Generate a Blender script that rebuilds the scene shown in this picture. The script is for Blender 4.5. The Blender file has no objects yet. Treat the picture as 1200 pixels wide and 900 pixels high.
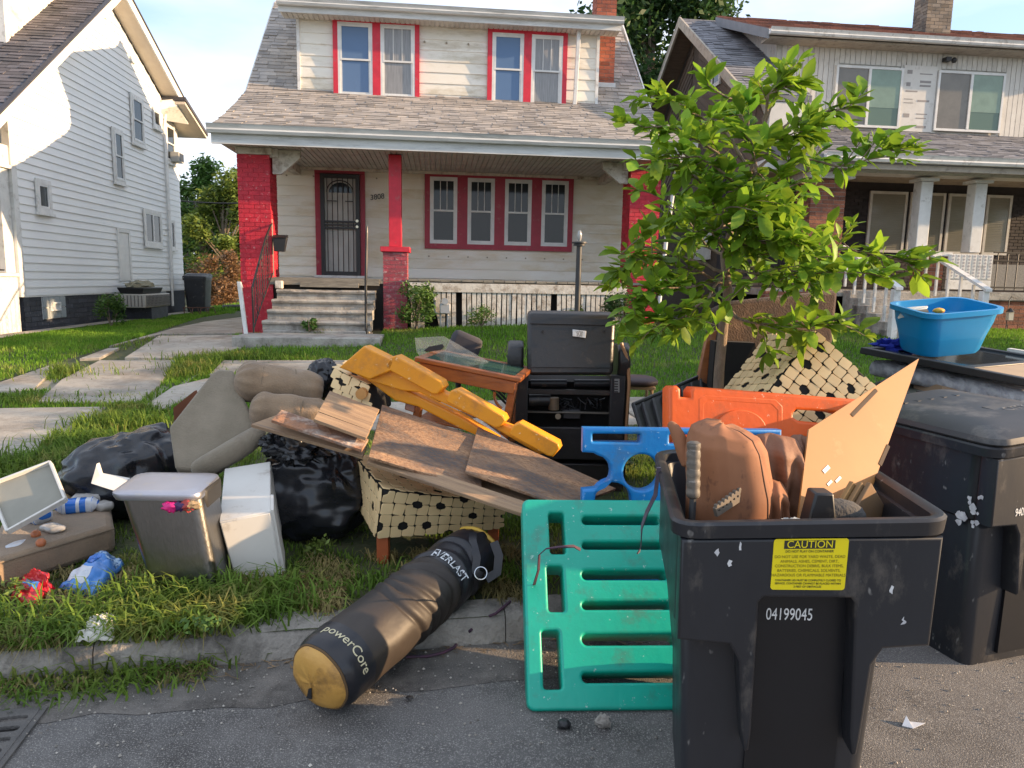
import bpy, bmesh, math, random
import numpy as np
from mathutils import Vector as V, Matrix as M4, noise, Euler
random.seed(7)
R = math.radians
sc = bpy.context.scene
# ---------------------------------------------------------------- camera
FPX = 830.0; PITCH = math.atan(121/830.0); ROLL = 0.0195; EYE = 1.6
FW = V((0, math.cos(PITCH), -math.sin(PITCH)))
_R0 = V((1, 0, 0)); _U0 = V((0, math.sin(PITCH), math.cos(PITCH)))
RT = math.cos(ROLL)*_R0 + math.sin(ROLL)*_U0
UP = -math.sin(ROLL)*_R0 + math.cos(ROLL)*_U0
cam = bpy.data.cameras.new('camera'); co = bpy.data.objects.new('camera', cam)
sc.collection.objects.link(co)
m = M4((RT, UP, -FW)).transposed().to_4x4(); m.translation = V((0, 0, EYE))
co.matrix_world = m
cam.sensor_width = 36; cam.lens = 36*FPX/1200; cam.clip_start = 0.05; cam.clip_end = 2000
sc.camera = co
# ---------------------------------------------------------------- light
SUN_EL = 13.0
SUN_TRAVEL = V((-1, 0.04, 0)).normalized()          # horizontal direction in which sunlight travels
sd = bpy.data.lights.new('sun', 'SUN'); so = bpy.data.objects.new('sun', sd); sc.collection.objects.link(so)
sd.energy = 4.4; sd.angle = R(0.6); sd.color = (1.0, 0.69, 0.40)
ldir = V((SUN_TRAVEL.x*math.cos(R(SUN_EL)), SUN_TRAVEL.y*math.cos(R(SUN_EL)), -math.sin(R(SUN_EL))))
so.rotation_euler = ldir.to_track_quat('-Z', 'Y').to_euler()
so.location = (6, -6, 12)
w = bpy.data.worlds.new('World'); sc.world = w; w.use_nodes = True
nt = w.node_tree; nt.nodes.clear()
def wn(t, **k):
    n = nt.nodes.new(t)
    for a, b in k.items(): setattr(n, a, b)
    return n
wout = wn('ShaderNodeOutputWorld'); wbg = wn('ShaderNodeBackground')
sky = wn('ShaderNodeTexSky', sky_type='NISHITA'); sky.sun_disc = False
sky.sun_elevation = R(SUN_EL); sky.sun_rotation = math.atan2(-SUN_TRAVEL.x, -SUN_TRAVEL.y)
sky.dust_density = 0.8; sky.air_density = 1.0; sky.ozone_density = 2.5
tc = wn('ShaderNodeTexCoord'); mp = wn('ShaderNodeMapping'); mp.inputs['Scale'].default_value = (1.3, 1.3, 4.2)
mp.inputs['Location'].default_value = (0.35, 0.1, 0.2)
nz = wn('ShaderNodeTexNoise'); nz.inputs['Scale'].default_value = 1.5; nz.inputs['Detail'].default_value = 7; nz.inputs['Roughness'].default_value = .5
rp = wn('ShaderNodeValToRGB'); rp.color_ramp.elements[0].position = .36; rp.color_ramp.elements[1].position = .66
mx = wn('ShaderNodeMixRGB'); mx.inputs['Color2'].default_value = (3.9, 4.0, 4.3, 1)
veil = wn('ShaderNodeMixRGB'); veil.inputs['Fac'].default_value = .5; veil.inputs['Color2'].default_value = (2.3, 2.9, 3.9, 1)
L = nt.links.new
L(tc.outputs['Generated'], mp.inputs['Vector']); L(mp.outputs[0], nz.inputs['Vector']); L(nz.outputs['Fac'], rp.inputs['Fac'])
L(sky.outputs[0], veil.inputs['Color1']); L(veil.outputs[0], mx.inputs['Color1']); L(rp.outputs['Color'], mx.inputs['Fac'])
L(mx.outputs[0], wbg.inputs['Color']); L(wbg.outputs[0], wout.inputs['Surface'])
wbg.inputs['Strength'].default_value = 0.15
sc.view_settings.view_transform = 'Standard'; sc.view_settings.look = 'None'
sc.view_settings.exposure = 1.27; sc.view_settings.gamma = 1.0
sc.cycles.max_bounces = 6
UNSEEN_TREES = [(15.5, 10.6, 5.6, 2.4, 61, 'unseen broad-crowned street tree added for shade beyond the right house porch'), (14.0, 6.8, 5.2, 2.2, 62, 'unseen street tree added for shade in the lawn further right')]
# ---------------------------------------------------------------- helpers: projection of measured points
def P(px, py, Y):
    d = FW*FPX + RT*(px-600) - UP*(py-450)
    return V((0, 0, EYE)) + d*(Y/d.y)
def G(px, py, z):
    d = FW*FPX + RT*(px-600) - UP*(py-450)
    return V((0, 0, EYE)) + d*((z-EYE)/d.z)
KA = V((-1.99, 2.56, 0)); KT = V((math.cos(R(11)), math.sin(R(11)), 0)); KN = V((-KT.y, KT.x, 0))
HO = V((-4.9, 13.0, 0)); HA = R(6); HX = V((math.cos(HA), math.sin(HA), 0)); HY = V((-HX.y, HX.x, 0))
def lerp(a, b, t): return a+(b-a)*t
def interp(x, xs, ys): return float(np.interp(x, xs, ys))
def ground_z(x, y):
    p = V((x, y, 0)); s = (p-KA).dot(KN)
    if s < 0: return 0.012*max(-1.5, s)*-1
    q = p-HO; hy = q.dot(HY); hx = q.dot(HX)
    base = interp(s, [0, .14, .5, 3, 5.0], [.14, .145, .16, .2, .23])
    top = interp(hx, [-6, 0, 6, 12], [.47, .53, .80, .80])
    t = min(1, max(0, (hy+6.2)/6.0)); t = t*t*(3-2*t)
    return base*(1-t)+top*t
def GG(px, py, dz=0):
    z = .2
    for i in range(12):
        p = G(px, py, z); z = ground_z(p.x, p.y)
        if p.y > 60: break
    p.z += dz
    return p
# ---------------------------------------------------------------- helpers: materials
MATS = {}
def mat(name, c1, c2=None, rough=.6, scale=4, bump=0, bscale=30, metal=0, island=0, dirt=None, stretch=(1, 1, 1), detail=5,
        ramp=(.35, .65), coat=0, spec=.5, objvar=0, trans=0, speck=None, wrinkle=0, rvar=0, dist=.02, sheen=0):
    if name in MATS: return MATS[name]
    m_ = bpy.data.materials.new(name); m_.use_nodes = True; t = m_.node_tree; N = t.nodes; K = t.links.new
    b = N['Principled BSDF']; b.inputs['Roughness'].default_value = rough; b.inputs['Metallic'].default_value = metal
    b.inputs['Coat Weight'].default_value = coat; b.inputs['Specular IOR Level'].default_value = spec
    if sheen: b.inputs['Sheen Weight'].default_value = sheen
    c1 = (*c1, 1); c2 = (*c2, 1) if c2 else tuple(x*.82 for x in c1[:3])+(1,)
    tcx = N.new('ShaderNodeTexCoord'); mpx = N.new('ShaderNodeMapping'); mpx.inputs['Scale'].default_value = stretch
    K(tcx.outputs['Object'], mpx.inputs['Vector'])
    if objvar or island:
        oi = N.new('ShaderNodeObjectInfo'); K(oi.outputs['Random'], mpx.inputs['Location'])
    n = N.new('ShaderNodeTexNoise'); n.inputs['Scale'].default_value = scale; n.inputs['Detail'].default_value = detail; n.inputs['Roughness'].default_value = .6
    K(mpx.outputs[0], n.inputs['Vector'])
    r_ = N.new('ShaderNodeValToRGB'); r_.color_ramp.elements[0].position = ramp[0]; r_.color_ramp.elements[1].position = ramp[1]
    r_.color_ramp.elements[0].color = c1; r_.color_ramp.elements[1].color = c2
    K(n.outputs['Fac'], r_.inputs['Fac']); col = r_.outputs['Color']
    if dirt:
        dc, amt, ds = dirt
        dn = N.new('ShaderNodeTexNoise'); dn.inputs['Scale'].default_value = ds; dn.inputs['Detail'].default_value = 8; dn.inputs['Roughness'].default_value = .7
        K(mpx.outputs[0], dn.inputs['Vector'])
        dr = N.new('ShaderNodeValToRGB'); dr.color_ramp.elements[0].position = .62-amt*.3; dr.color_ramp.elements[1].position = .78-amt*.2
        K(dn.outputs['Fac'], dr.inputs['Fac'])
        mm = N.new('ShaderNodeMixRGB'); mm.inputs['Color2'].default_value = (*dc, 1); K(dr.outputs['Color'], mm.inputs['Fac']); K(col, mm.inputs['Color1']); col = mm.outputs['Color']
    if speck:
        dc, lo_, hi_, ds = speck
        dn = N.new('ShaderNodeTexNoise'); dn.inputs['Scale'].default_value = ds; dn.inputs['Detail'].default_value = 3; dn.inputs['Roughness'].default_value = .8
        K(mpx.outputs[0], dn.inputs['Vector']); dr = N.new('ShaderNodeValToRGB'); dr.color_ramp.elements[0].position = lo_; dr.color_ramp.elements[1].position = hi_
        K(dn.outputs['Fac'], dr.inputs['Fac']); mm = N.new('ShaderNodeMixRGB'); mm.inputs['Color2'].default_value = (*dc, 1); K(dr.outputs['Color'], mm.inputs['Fac']); K(col, mm.inputs['Color1']); col = mm.outputs['Color']
    for src, amt in (('isl', island), ('obj', objvar)):
        if amt:
            if src == 'isl': g = N.new('ShaderNodeNewGeometry'); o_ = g.outputs['Random Per Island']
            else: g = N.new('ShaderNodeObjectInfo'); o_ = g.outputs['Random']
            mr = N.new('ShaderNodeMapRange'); mr.inputs['To Min'].default_value = 1-amt; mr.inputs['To Max'].default_value = 1+amt
            K(o_, mr.inputs['Value'])
            hs = N.new('ShaderNodeHueSaturation'); K(mr.outputs[0], hs.inputs['Value']); K(col, hs.inputs['Color']); col = hs.outputs['Color']
    K(col, b.inputs['Base Color'])
    if rvar:
        rr = N.new('ShaderNodeMapRange'); rr.inputs['To Min'].default_value = max(.02, rough-rvar); rr.inputs['To Max'].default_value = min(1, rough+rvar)
        K(n.outputs['Fac'], rr.inputs['Value']); K(rr.outputs[0], b.inputs['Roughness'])
    if bump or wrinkle:
        bn = N.new('ShaderNodeTexNoise'); bn.inputs['Scale'].default_value = bscale; bn.inputs['Detail'].default_value = 6
        if wrinkle: bn.noise_type = 'RIDGED_MULTIFRACTAL'
        K(mpx.outputs[0], bn.inputs['Vector'])
        bp = N.new('ShaderNodeBump'); bp.inputs['Strength'].default_value = max(bump, wrinkle); bp.inputs['Distance'].default_value = dist
        K(bn.outputs['Fac'], bp.inputs['Height']); K(bp.outputs[0], b.inputs['Normal'])
    if trans:
        tr = N.new('ShaderNodeBsdfTranslucent'); K(col, tr.inputs['Color']); ms = N.new('ShaderNodeMixShader'); ms.inputs[0].default_value = trans
        K(b.outputs[0], ms.inputs[1]); K(tr.outputs[0], ms.inputs[2]); K(ms.outputs[0], N['Material Output'].inputs['Surface'])
    MATS[name] = m_
    return m_
def glass(name, tint=(.03, .04, .05), rough=.04, alpha=.75):
    if name in MATS: return MATS[name]
    m_ = bpy.data.materials.new(name); m_.use_nodes = True; N = m_.node_tree.nodes; b = N['Principled BSDF']
    b.inputs['Base Color'].default_value = (*tint, 1); b.inputs['Roughness'].default_value = rough; b.inputs['Specular IOR Level'].default_value = .4
    b.inputs['Alpha'].default_value = alpha
    MATS[name] = m_; return m_
# ---------------------------------------------------------------- helpers: meshes
class MB:
    def __init__(s): s.v = []; s.f = []
    def add(s, vs, fs):
        o = len(s.v); s.v += [tuple(a) for a in vs]; s.f += [tuple(i+o for i in f) for f in fs]; return s
    def hexa(s, q):   # q[0..3] bottom ring, q[4..7] top ring
        return s.add(q, [(3, 2, 1, 0), (4, 5, 6, 7), (0, 1, 5, 4), (1, 2, 6, 5), (2, 3, 7, 6), (3, 0, 4, 7)])
    def bx(s, x0, x1, y0, y1, z0, z1):
        return s.hexa([(x0, y0, z0), (x1, y0, z0), (x1, y1, z0), (x0, y1, z0), (x0, y0, z1), (x1, y0, z1), (x1, y1, z1), (x0, y1, z1)])
    def slab(s, quad, n):   # quad of 4 points, thickness vector
        n = V(n); q = [V(a) for a in quad]
        return s.hexa([a for a in q]+[a+n for a in q])
    def prism(s, poly, n):
        n = V(n); k = len(poly); a = [V(p) for p in poly]
        fs = [tuple(range(k-1, -1, -1)), tuple(range(k, 2*k))]+[(i, (i+1) % k, (i+1) % k+k, i+k) for i in range(k)]
        return s.add(a+[p+n for p in a], fs)
    def rings(s, rs, cap=True, closed=True):
        k = len(rs[0]); vs = [p for r in rs for p in r]; fs = []
        for i in range(len(rs)-1):
            for j in range(k if closed else k-1):
                a = i*k+j; b = i*k+(j+1) % k; fs.append((a, b, b+k, a+k))
        if cap: fs.append(tuple(range(k-1, -1, -1))); fs.append(tuple(range(k*(len(rs)-1), k*len(rs))))
        return s.add(vs, fs)
    def tube(s, pts, r, n=8, cap=True):
        pts = [V(p) for p in pts]; rr = r if isinstance(r, (list, tuple)) else [r]*len(pts)
        rs = []; prev = None
        for i, p in enumerate(pts):
            t = (pts[min(i+1, len(pts)-1)]-pts[max(i-1, 0)]).normalized()
            if prev is None: u = t.orthogonal().normalized()
            else: u = (prev-t*prev.dot(t)).normalized()
            prev = u; v = t.cross(u)
            rs.append([p+(u*math.cos(2*math.pi*k/n)+v*math.sin(2*math.pi*k/n))*rr[i] for k in range(n)])
        return s.rings(rs, cap)
    def cyl(s, p0, p1, r0, r1=None, n=16): return s.tube([p0, p1], [r0, r0 if r1 is None else r1], n)
    def sheet(s, fn, nu, nv):
        vs = [fn(i/nu, j/nv) for j in range(nv+1) for i in range(nu+1)]
        return s.add(vs, [(j*(nu+1)+i, j*(nu+1)+i+1, (j+1)*(nu+1)+i+1, (j+1)*(nu+1)+i) for j in range(nv) for i in range(nu)])
    def blob(s, c, rad, n=24, amp=.08, fr=3, seed=0, rot=None, sq=1.0, floor=None, ridges=0, flat=None):
        c = V(c); R_ = rot or M4.Identity(3); rs = []
        nn = n//2+1
        for i in range(1, nn):
            th = math.pi*i/nn; ring = []
            for k in range(n):
                ph = 2*math.pi*k/n
                d = V((math.sin(th)*math.cos(ph), math.sin(th)*math.sin(ph), math.cos(th)))
                e = V([math.copysign(abs(a)**sq, a) for a in d])
                f = 1+amp*noise.noise(d*fr+V((seed*7.1, seed*3.3, 1)))+amp*.5*noise.noise(d*fr*2.3+V((seed, 4, seed)))
                if ridges: f += ridges*(abs(noise.noise(V((d.x*6, d.y*6, d.z*1.5))+V((seed, 0, 3))))-.2)
                p = c+R_@V((e.x*rad[0]*f, e.y*rad[1]*f, e.z*rad[2]*f))
                if floor is not None and p.z < floor: p.z = floor
                ring.append(p)
            rs.append(ring)
        k0 = len(s.v); s.rings(rs, True); return s
def mesh_of(name, mb, mats):
    me = bpy.data.meshes.new(name); me.from_pydata(mb.v, [], mb.f)
    for a in (mats if isinstance(mats, (list, tuple)) else [mats]): me.materials.append(a)
    bm = bmesh.new(); bm.from_mesh(me)
    if len(bm.faces) < 60000: bmesh.ops.recalc_face_normals(bm, faces=bm.faces)
    bm.to_mesh(me); bm.free()
    return me
def finish(o, smooth, bevel, solid=0, sub=0):
    if smooth:
        o.data.polygons.foreach_set('use_smooth', [True]*len(o.data.polygons))
        o.data.set_sharp_from_angle(angle=R(smooth))
    if solid:
        q = o.modifiers.new('solid', 'SOLIDIFY'); q.thickness = solid; q.offset = 0
    if sub:
        q = o.modifiers.new('sub', 'SUBSURF'); q.levels = q.render_levels = sub
    if bevel:
        q = o.modifiers.new('bev', 'BEVEL'); q.width = bevel; q.segments = 2; q.limit_method = 'ANGLE'; q.angle_limit = R(40)
        q.harden_normals = False
        if not smooth:
            o.data.polygons.foreach_set('use_smooth', [True]*len(o.data.polygons)); o.data.set_sharp_from_angle(angle=R(50))
def props(o, label=None, cat=None, group=None, kind=None):
    if label: o['label'] = label
    if cat: o['category'] = cat
    if group: o['group'] = group
    if kind: o['kind'] = kind
    return o
def struct(name, mb, mt, smooth=0, kind='structure', label=None, cat=None, bevel=0):
    o = bpy.data.objects.new(name, mesh_of(name, mb, mt)); sc.collection.objects.link(o); finish(o, smooth, bevel)
    return props(o, label, cat, None, kind)
class Thing:
    def __init__(s, name, loc, label, cat, group=None, rotz=0):
        s.o = bpy.data.objects.new(name, None); sc.collection.objects.link(s.o); s.o.empty_display_size = .2
        s.o.location = loc; s.o.rotation_euler = (0, 0, rotz); props(s.o, label, cat, group)
        s.M = M4.Translation(V(loc)) @ M4.Rotation(rotz, 4, 'Z'); s.I = s.M.inverted()
    def part(s, name, mb, mt, parent=None, world=True, smooth=0, bevel=0, kind=None, label=None, solid=0, sub=0, mx=None):
        if isinstance(mb, bpy.types.Mesh): me = mb
        else: me = mesh_of(name, mb, mt)
        if world and mx is None: me.transform(s.I)
        o = bpy.data.objects.new(name, me); sc.collection.objects.link(o); o.parent = parent or s.o
        if mx is not None: o.matrix_local = (s.I @ mx) if world else mx
        if not (isinstance(mb, bpy.types.Mesh) and me.users > 1): finish(o, smooth, bevel, solid, sub)
        return props(o, label, None, None, kind)
    def inst(s, name, me, mx, parent=None, world=True):
        o = bpy.data.objects.new(name, me); sc.collection.objects.link(o); o.parent = parent or s.o
        o.matrix_local = (s.I @ mx) if world else mx
        return o
def single(name, mb, mt, loc, label, cat, group=None, **k):
    me = mesh_of(name, mb, mt); me.transform(M4.Translation(-V(loc)))
    o = bpy.data.objects.new(name, me); sc.collection.objects.link(o); o.location = loc
    finish(o, k.get('smooth', 0), k.get('bevel', 0), k.get('solid', 0), k.get('sub', 0))
    return props(o, label, cat, group, k.get('kind'))
def fr(o, x, yh):   # frame matrix: origin, x axis, y hint
    x = V(x).normalized(); z = x.cross(V(yh)).normalized(); y = z.cross(x)
    m_ = M4((x, y, z)).transposed().to_4x4(); m_.translation = V(o); return m_
def curve_mesh(splines, ext, bev=0, text=None, size=.1, align='CENTER', res=2):
    if text is not None:
        cu = bpy.data.curves.new('t', 'FONT'); cu.body = text; cu.size = size; cu.align_x = align; cu.align_y = 'CENTER'
    else:
        cu = bpy.data.curves.new('c', 'CURVE'); cu.dimensions = '2D'; cu.fill_mode = 'BOTH'
        for sp in splines:
            q = cu.splines.new('POLY'); q.points.add(len(sp)-1)
            for i, p in enumerate(sp): q.points[i].co = (p[0], p[1], 0, 1)
            q.use_cyclic_u = True
    cu.extrude = ext; cu.bevel_depth = bev; cu.bevel_resolution = res; 
    if bev: cu.offset = -bev
    o = bpy.data.objects.new('c', cu); sc.collection.objects.link(o)
    dg = bpy.context.evaluated_depsgraph_get(); me = bpy.data.meshes.new_from_object(o.evaluated_get(dg))
    bpy.data.objects.remove(o); bpy.data.curves.remove(cu)
    b = MB(); b.v = [tuple(v.co) for v in me.vertices]; b.f = [tuple(p.vertices) for p in me.polygons]
    bpy.data.meshes.remove(me); return b
def xf(mb, m_):
    mb.v = [tuple(m_ @ V(p)) for p in mb.v]; return mb
def rrect(x0, x1, y0, y1, r, n=5):
    out = []
    for cx, cy, a0 in ((x1-r, y1-r, 0), (x0+r, y1-r, 90), (x0+r, y0+r, 180), (x1-r, y0+r, 270)):
        for i in range(n+1):
            a = R(a0+90*i/n); out.append((cx+r*math.cos(a), cy+r*math.sin(a)))
    return out
def circ(cx, cy, r, n=24): return [(cx+r*math.cos(2*math.pi*i/n), cy+r*math.sin(2*math.pi*i/n)) for i in range(n)]
# ================================================================ setting
m_asph = mat('asphalt', (.17, .16, .15), (.105, .10, .097), rough=.9, scale=2.2, bump=1, bscale=220, speck=((.36, .34, .31), .53, .64, 170), dirt=((.045, .04, .037), .5, 1.2), ramp=(.3, .7), dist=.006)
m_conc = mat('concrete', (.41, .37, .31), (.30, .275, .235), rough=.9, scale=2.5, bump=.5, bscale=60, dirt=((.19, .155, .12), .6, 1.5), objvar=.12, speck=((.22, .20, .17), .58, .66, 14), dist=.008)
m_kerb = mat('kerb_concrete', (.34, .31, .27), (.22, .20, .175), rough=.95, scale=6, bump=.9, bscale=45, dirt=((.07, .062, .055), .5, 5), dist=.015)
m_soil = mat('soil', (.075, .075, .035), (.045, .062, .022), rough=1, scale=8, bump=.6, bscale=40)
def plane_pt(s_, t_): return KA+KT*t_+KN*s_
def road_fn(u, v):
    p = plane_pt(lerp(-14, .0, v), lerp(-60, 60, u)); return (p.x, p.y, ground_z(p.x, p.y) if v < 1 else 0)
struct('road', MB().sheet(road_fn, 60, 20), m_asph, label='patched grey asphalt street')
# far ground
struct('ground', MB().add([(-400, 15, -.3), (400, 15, -.3), (400, 700, -.3), (-400, 700, -.3), (-400, -300, -.3), (400, -300, -.3)], [(0, 1, 2, 3), (4, 5, 1, 0)]), m_soil)
def yard_fn(u, v):
    s_ = .02+45*v**1.6; t_ = lerp(-28, 30, u); p = plane_pt(s_, t_); return (p.x, p.y, ground_z(p.x, p.y)-.012)
struct('lawn_ground', MB().sheet(yard_fn, 160, 90), m_soil, smooth=60)
# kerb: one weathered, slightly crumbled strip
def kerb_mb(t0, t1, n):
    b = MB(); rs = []
    for i in range(n+1):
        t_ = lerp(t0, t1, i/n); a = noise.noise(V((t_*3, 0, 0)))*.015; c = noise.noise(V((t_*9, 4, 0)))*.008
        pr = [(-.02, -.05), (-.005+c, .05), (.004+a, .105+c), (.03+a, .14+c), (.08, .148+c*.5), (.15, .15), (.165, .10), (.165, -.05)]
        rs.append([plane_pt(s_, t_)+V((0, 0, z_)) for s_, z_ in pr])
    return b.rings(rs, True)
kerb_o = struct('kerb', kerb_mb(-20, -3.004, 60), m_kerb, smooth=50, label='crumbling concrete kerb')
for (ka, kb_) in [(-3, -1.35), (-1.35, .35), (.35, 2.02), (2.02, 3.7), (3.7, 5.4), (5.4, 7.1), (7.1, 25)]:
    o = bpy.data.objects.new('kerb_stone', mesh_of('kerb_stone', kerb_mb(ka+.0025, kb_-.0025, int((kb_-ka)*22)), m_kerb)); sc.collection.objects.link(o); o.parent = kerb_o; finish(o, 50, 0)
# gutter patch + debris line along the kerb foot
gut = MB().sheet(lambda u, v: tuple(plane_pt(lerp(-.30+.06*noise.noise(V((u*40, 0, 0))), -.015, v), lerp(-6, 6, u))+V((0, 0, .006+.012*v))), 80, 3)
struct('gutter', gut, mat('gutter_dirt', (.19, .17, .15), (.12, .11, .10), rough=1, scale=5, bump=.9, bscale=120, speck=((.38, .35, .31), .58, .72, 190), dirt=((.035, .03, .026), .5, 3), dist=.008))
# ---- concrete slabs
def slab_part(poly_px, dz=.03):
    pts = [GG(a, b) for a, b in poly_px]
    return pts
SLABS = [
 [(-60, 482), (131, 479), (115, 490), (88, 503), (45, 533), (-60, 540)],
 [(43, 474), (72, 447), (117, 424), (206, 424), (187, 453), (163, 474)],
 [(146, 421), (186, 395), (291, 394), (291, 407), (256, 415), (198, 421)],
 [(128, 407), (203, 386), (240, 378), (288, 372), (291, 391.5), (190, 392.5)],
 [(93, 422), (126, 410), (140, 409), (117, 421)],
 [(-60, 462), (0, 450), (64, 428), (62, 436), (40, 458), (-60, 472)],
 [(171, 477), (203, 455), (240, 446), (300, 440), (300, 452), (229, 462), (188, 484)],
 [(245, 441), (262, 424), (430, 424), (440, 440), (310, 436)],
]
slab_polys = []
drive = struct('driveway', MB().add([tuple(GG(a, b, .004)) for a, b in ((-60, 470), (190, 470), (285, 400), (288, 374), (203, 388), (0, 448))], [(0, 1, 2, 3, 4, 5)]), mat('dusty_concrete', (.36, .32, .26), (.20, .18, .13), rough=1, scale=3, bump=.5, bscale=40, dirt=((.10, .11, .05), .4, 2.5)), label='cracked concrete driveway with weeds in its joints')
for i, pl_ in enumerate(SLABS):
    pts = slab_part(pl_); slab_polys.append([(p.x, p.y) for p in pts])
    b = MB().prism([V((p.x, p.y, p.z-.05)) for p in pts], (0, 0, .075))
    o = bpy.data.objects.new('slab', mesh_of('slab', b, m_conc)); sc.collection.objects.link(o); o.parent = drive; finish(o, 0, .008)
# public sidewalk on the far side of the pile
walk = struct('sidewalk', MB().sheet(lambda u, v: tuple(plane_pt(lerp(3.55, 4.95, v), lerp(1.2, 12.5, u))*1+V((0, 0, ground_z(*plane_pt(lerp(3.55, 4.95, v), lerp(1.2, 12.5, u)).xy)-.005))), 30, 2), m_soil)
t_ = 1.3
while t_ < 12.3:
    c = [plane_pt(3.6, t_), plane_pt(3.6, t_+1.38), plane_pt(4.9, t_+1.38), plane_pt(4.9, t_)]
    slab_polys.append([(p.x, p.y) for p in c])
    dzz = random.uniform(.012, .03)
    b = MB().prism([V((p.x, p.y, ground_z(p.x, p.y)-.05)) for p in c], (0, 0, .05+dzz))
    o = bpy.data.objects.new('slab', mesh_of('slab', b, m_conc)); sc.collection.objects.link(o); o.parent = walk; finish(o, 0, .01)
    t_ += 1.4
# front path of the right-hand house and of the left-hand house
def hpt(x, y, z=None):
    p = HO+HX*x+HY*y; p.z = ground_z(p.x, p.y) if z is None else z; return p
for nm, cs in (('path', [(11.2, -5.6), (12.4, -5.6), (12.7, -2.0), (11.3, -2.0)]), ('path', [(-4.05, -5.5), (-3.75, -5.5), (-3.6, 9.5), (-4.05, 9.5)])):
    mbp = MB().sheet(lambda u, v: tuple(hpt(lerp(lerp(cs[0][0], cs[1][0], u), lerp(cs[3][0], cs[2][0], u), v), lerp(cs[0][1], cs[2][1], v))+V((0, 0, .02))), 2, 14)
    struct(nm, mbp, m_conc); slab_polys.append([tuple(hpt(*c).xy) for c in cs])
def in_poly(x, y, poly):
    ins = False; j = len(poly)-1
    for i in range(len(poly)):
        xi, yi = poly[i]; xj, yj = poly[j]
        if (yi > y) != (yj > y) and x < (xj-xi)*(y-yi)/(yj-yi)+xi: ins = not ins
        j = i
    return ins
# ---- grass blades (nobody could count them)
m_grass = mat('grass_blades', (.10, .19, .026), (.19, .27, .045), rough=.7, spec=.2, scale=1.3, island=.4, trans=.45, ramp=(.3, .7), dirt=((.36, .29, .11), .34, 2.6))
m_lawn = mat('lawn_blades', (.11, .25, .022), (.19, .33, .04), rough=.75, spec=.2, scale=.8, island=.35, dirt=((.36, .34, .12), .2, 1.2), trans=.4)
m_dry = mat('dry_grass_blades', (.30, .24, .09), (.2, .17, .06), rough=.8, island=.3, trans=.3)
def blades(name, pts, hmin, hmax, wid, lean, mt, label, droop=.5, seed=1):
    rng = np.random.default_rng(seed); n = len(pts); pts = np.array(pts)
    h = rng.uniform(hmin, hmax, n)*pts[:, 3]; a = rng.uniform(0, 2*np.pi, n); ln = rng.uniform(.2, 1, n)*lean*h
    d = np.stack([np.cos(a), np.sin(a), 0*a], 1); s_ = np.stack([-np.sin(a), np.cos(a), 0*a], 1)*wid*rng.uniform(.6, 1.2, n)[:, None]
    b = pts[:, :3]; up = np.array([0, 0, 1.])
    m1 = b+d*(ln*.35)[:, None]+up*(h*.6)[:, None]; tp = b+d*(ln)[:, None]+up*(h*(1-droop*ln/np.maximum(h, 1e-4)*.4))[:, None]
    vs = np.stack([b-s_, b+s_, m1+s_*.8, m1-s_*.8, tp], 1).reshape(-1, 3)
    me = bpy.data.meshes.new(name); me.vertices.add(5*n); me.vertices.foreach_set('co', vs.ravel())
    me.loops.add(7*n); me.polygons.add(2*n)
    base = np.arange(n)*5
    li = np.stack([base, base+1, base+2, base+3, base+3, base+2, base+4], 1).ravel()
    me.loops.foreach_set('vertex_index', li)
    me.polygons.foreach_set('loop_start', np.stack([np.arange(n)*7, np.arange(n)*7+4], 1).ravel())
    me.polygons.foreach_set('loop_total', np.tile([4, 3], n))
    me.update(calc_edges=True); me.validate(); me.materials.append(mt)
    o = bpy.data.objects.new(name, me); sc.collection.objects.link(o); props(o, label, None, None, 'stuff'); return o
def clump(x, y, f=1.0): return noise.noise(V((x*f, y*f, 3)))
LAWN_PX = [(-120, 404), (0, 399), (120, 376), (200, 363), (292, 344), (292, 363), (235, 372), (180, 390), (60, 427), (0, 446), (-120, 470)]
def to_px(p):
    v = p-V((0, 0, EYE)); w_ = v.dot(FW); return (600+FPX*v.dot(RT)/w_, 450-FPX*v.dot(UP)/w_)
def in_left_lawn(p): return in_poly(*to_px(V((p.x, p.y, ground_z(p.x, p.y)))), LAWN_PX)
def in_slab(x, y):
    for q in slab_polys:
        if in_poly(x, y, q): return True
    return False
def in_house(x, y):
    p = V((x, y, 0))-HO; hx = p.dot(HX); hy = p.dot(HY)
    return (hx < -3.55 and hy > -.5) or (hy > -.05 and hx > -.1 and hx < 7.8 and hy < 9) or (hx < -4.0 and hy > -1.2 and hy < 9.3) or (hy > -.05 and hx > 9.3) or (.3 < hx < 2.5 and -1.7 < hy < .1)
rs_ = random.Random(3)
pts = []
while len(pts) < 75000:     # berm: long, ragged
    t_ = rs_.uniform(-1.5, 8.5); s_ = rs_.uniform(.13, 3.6)**1.0
    p = plane_pt(s_, t_); c = clump(p.x, p.y, 2.6)
    k = 1.0 if t_ < 3 else .8
    bare = interp(abs(s_-.3), [0, .35], [.12, 0])
    if c+.40+bare*-2 < rs_.random()*.8: continue
    if t_ > 1.25 and t_ < 4 and s_ < .32 and rs_.random() < .85: continue
    hh = (.42+max(0, c)*1.1+(.35 if s_ < .5 else 0)) if t_ < 1.1 else .45+max(0, c)*.7
    pts.append((p.x, p.y, ground_z(p.x, p.y)-.01, hh))
blades('berm_grass', pts, .035, .095, .0042, .9, m_grass, 'long ragged grass on the kerbside strip')
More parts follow.
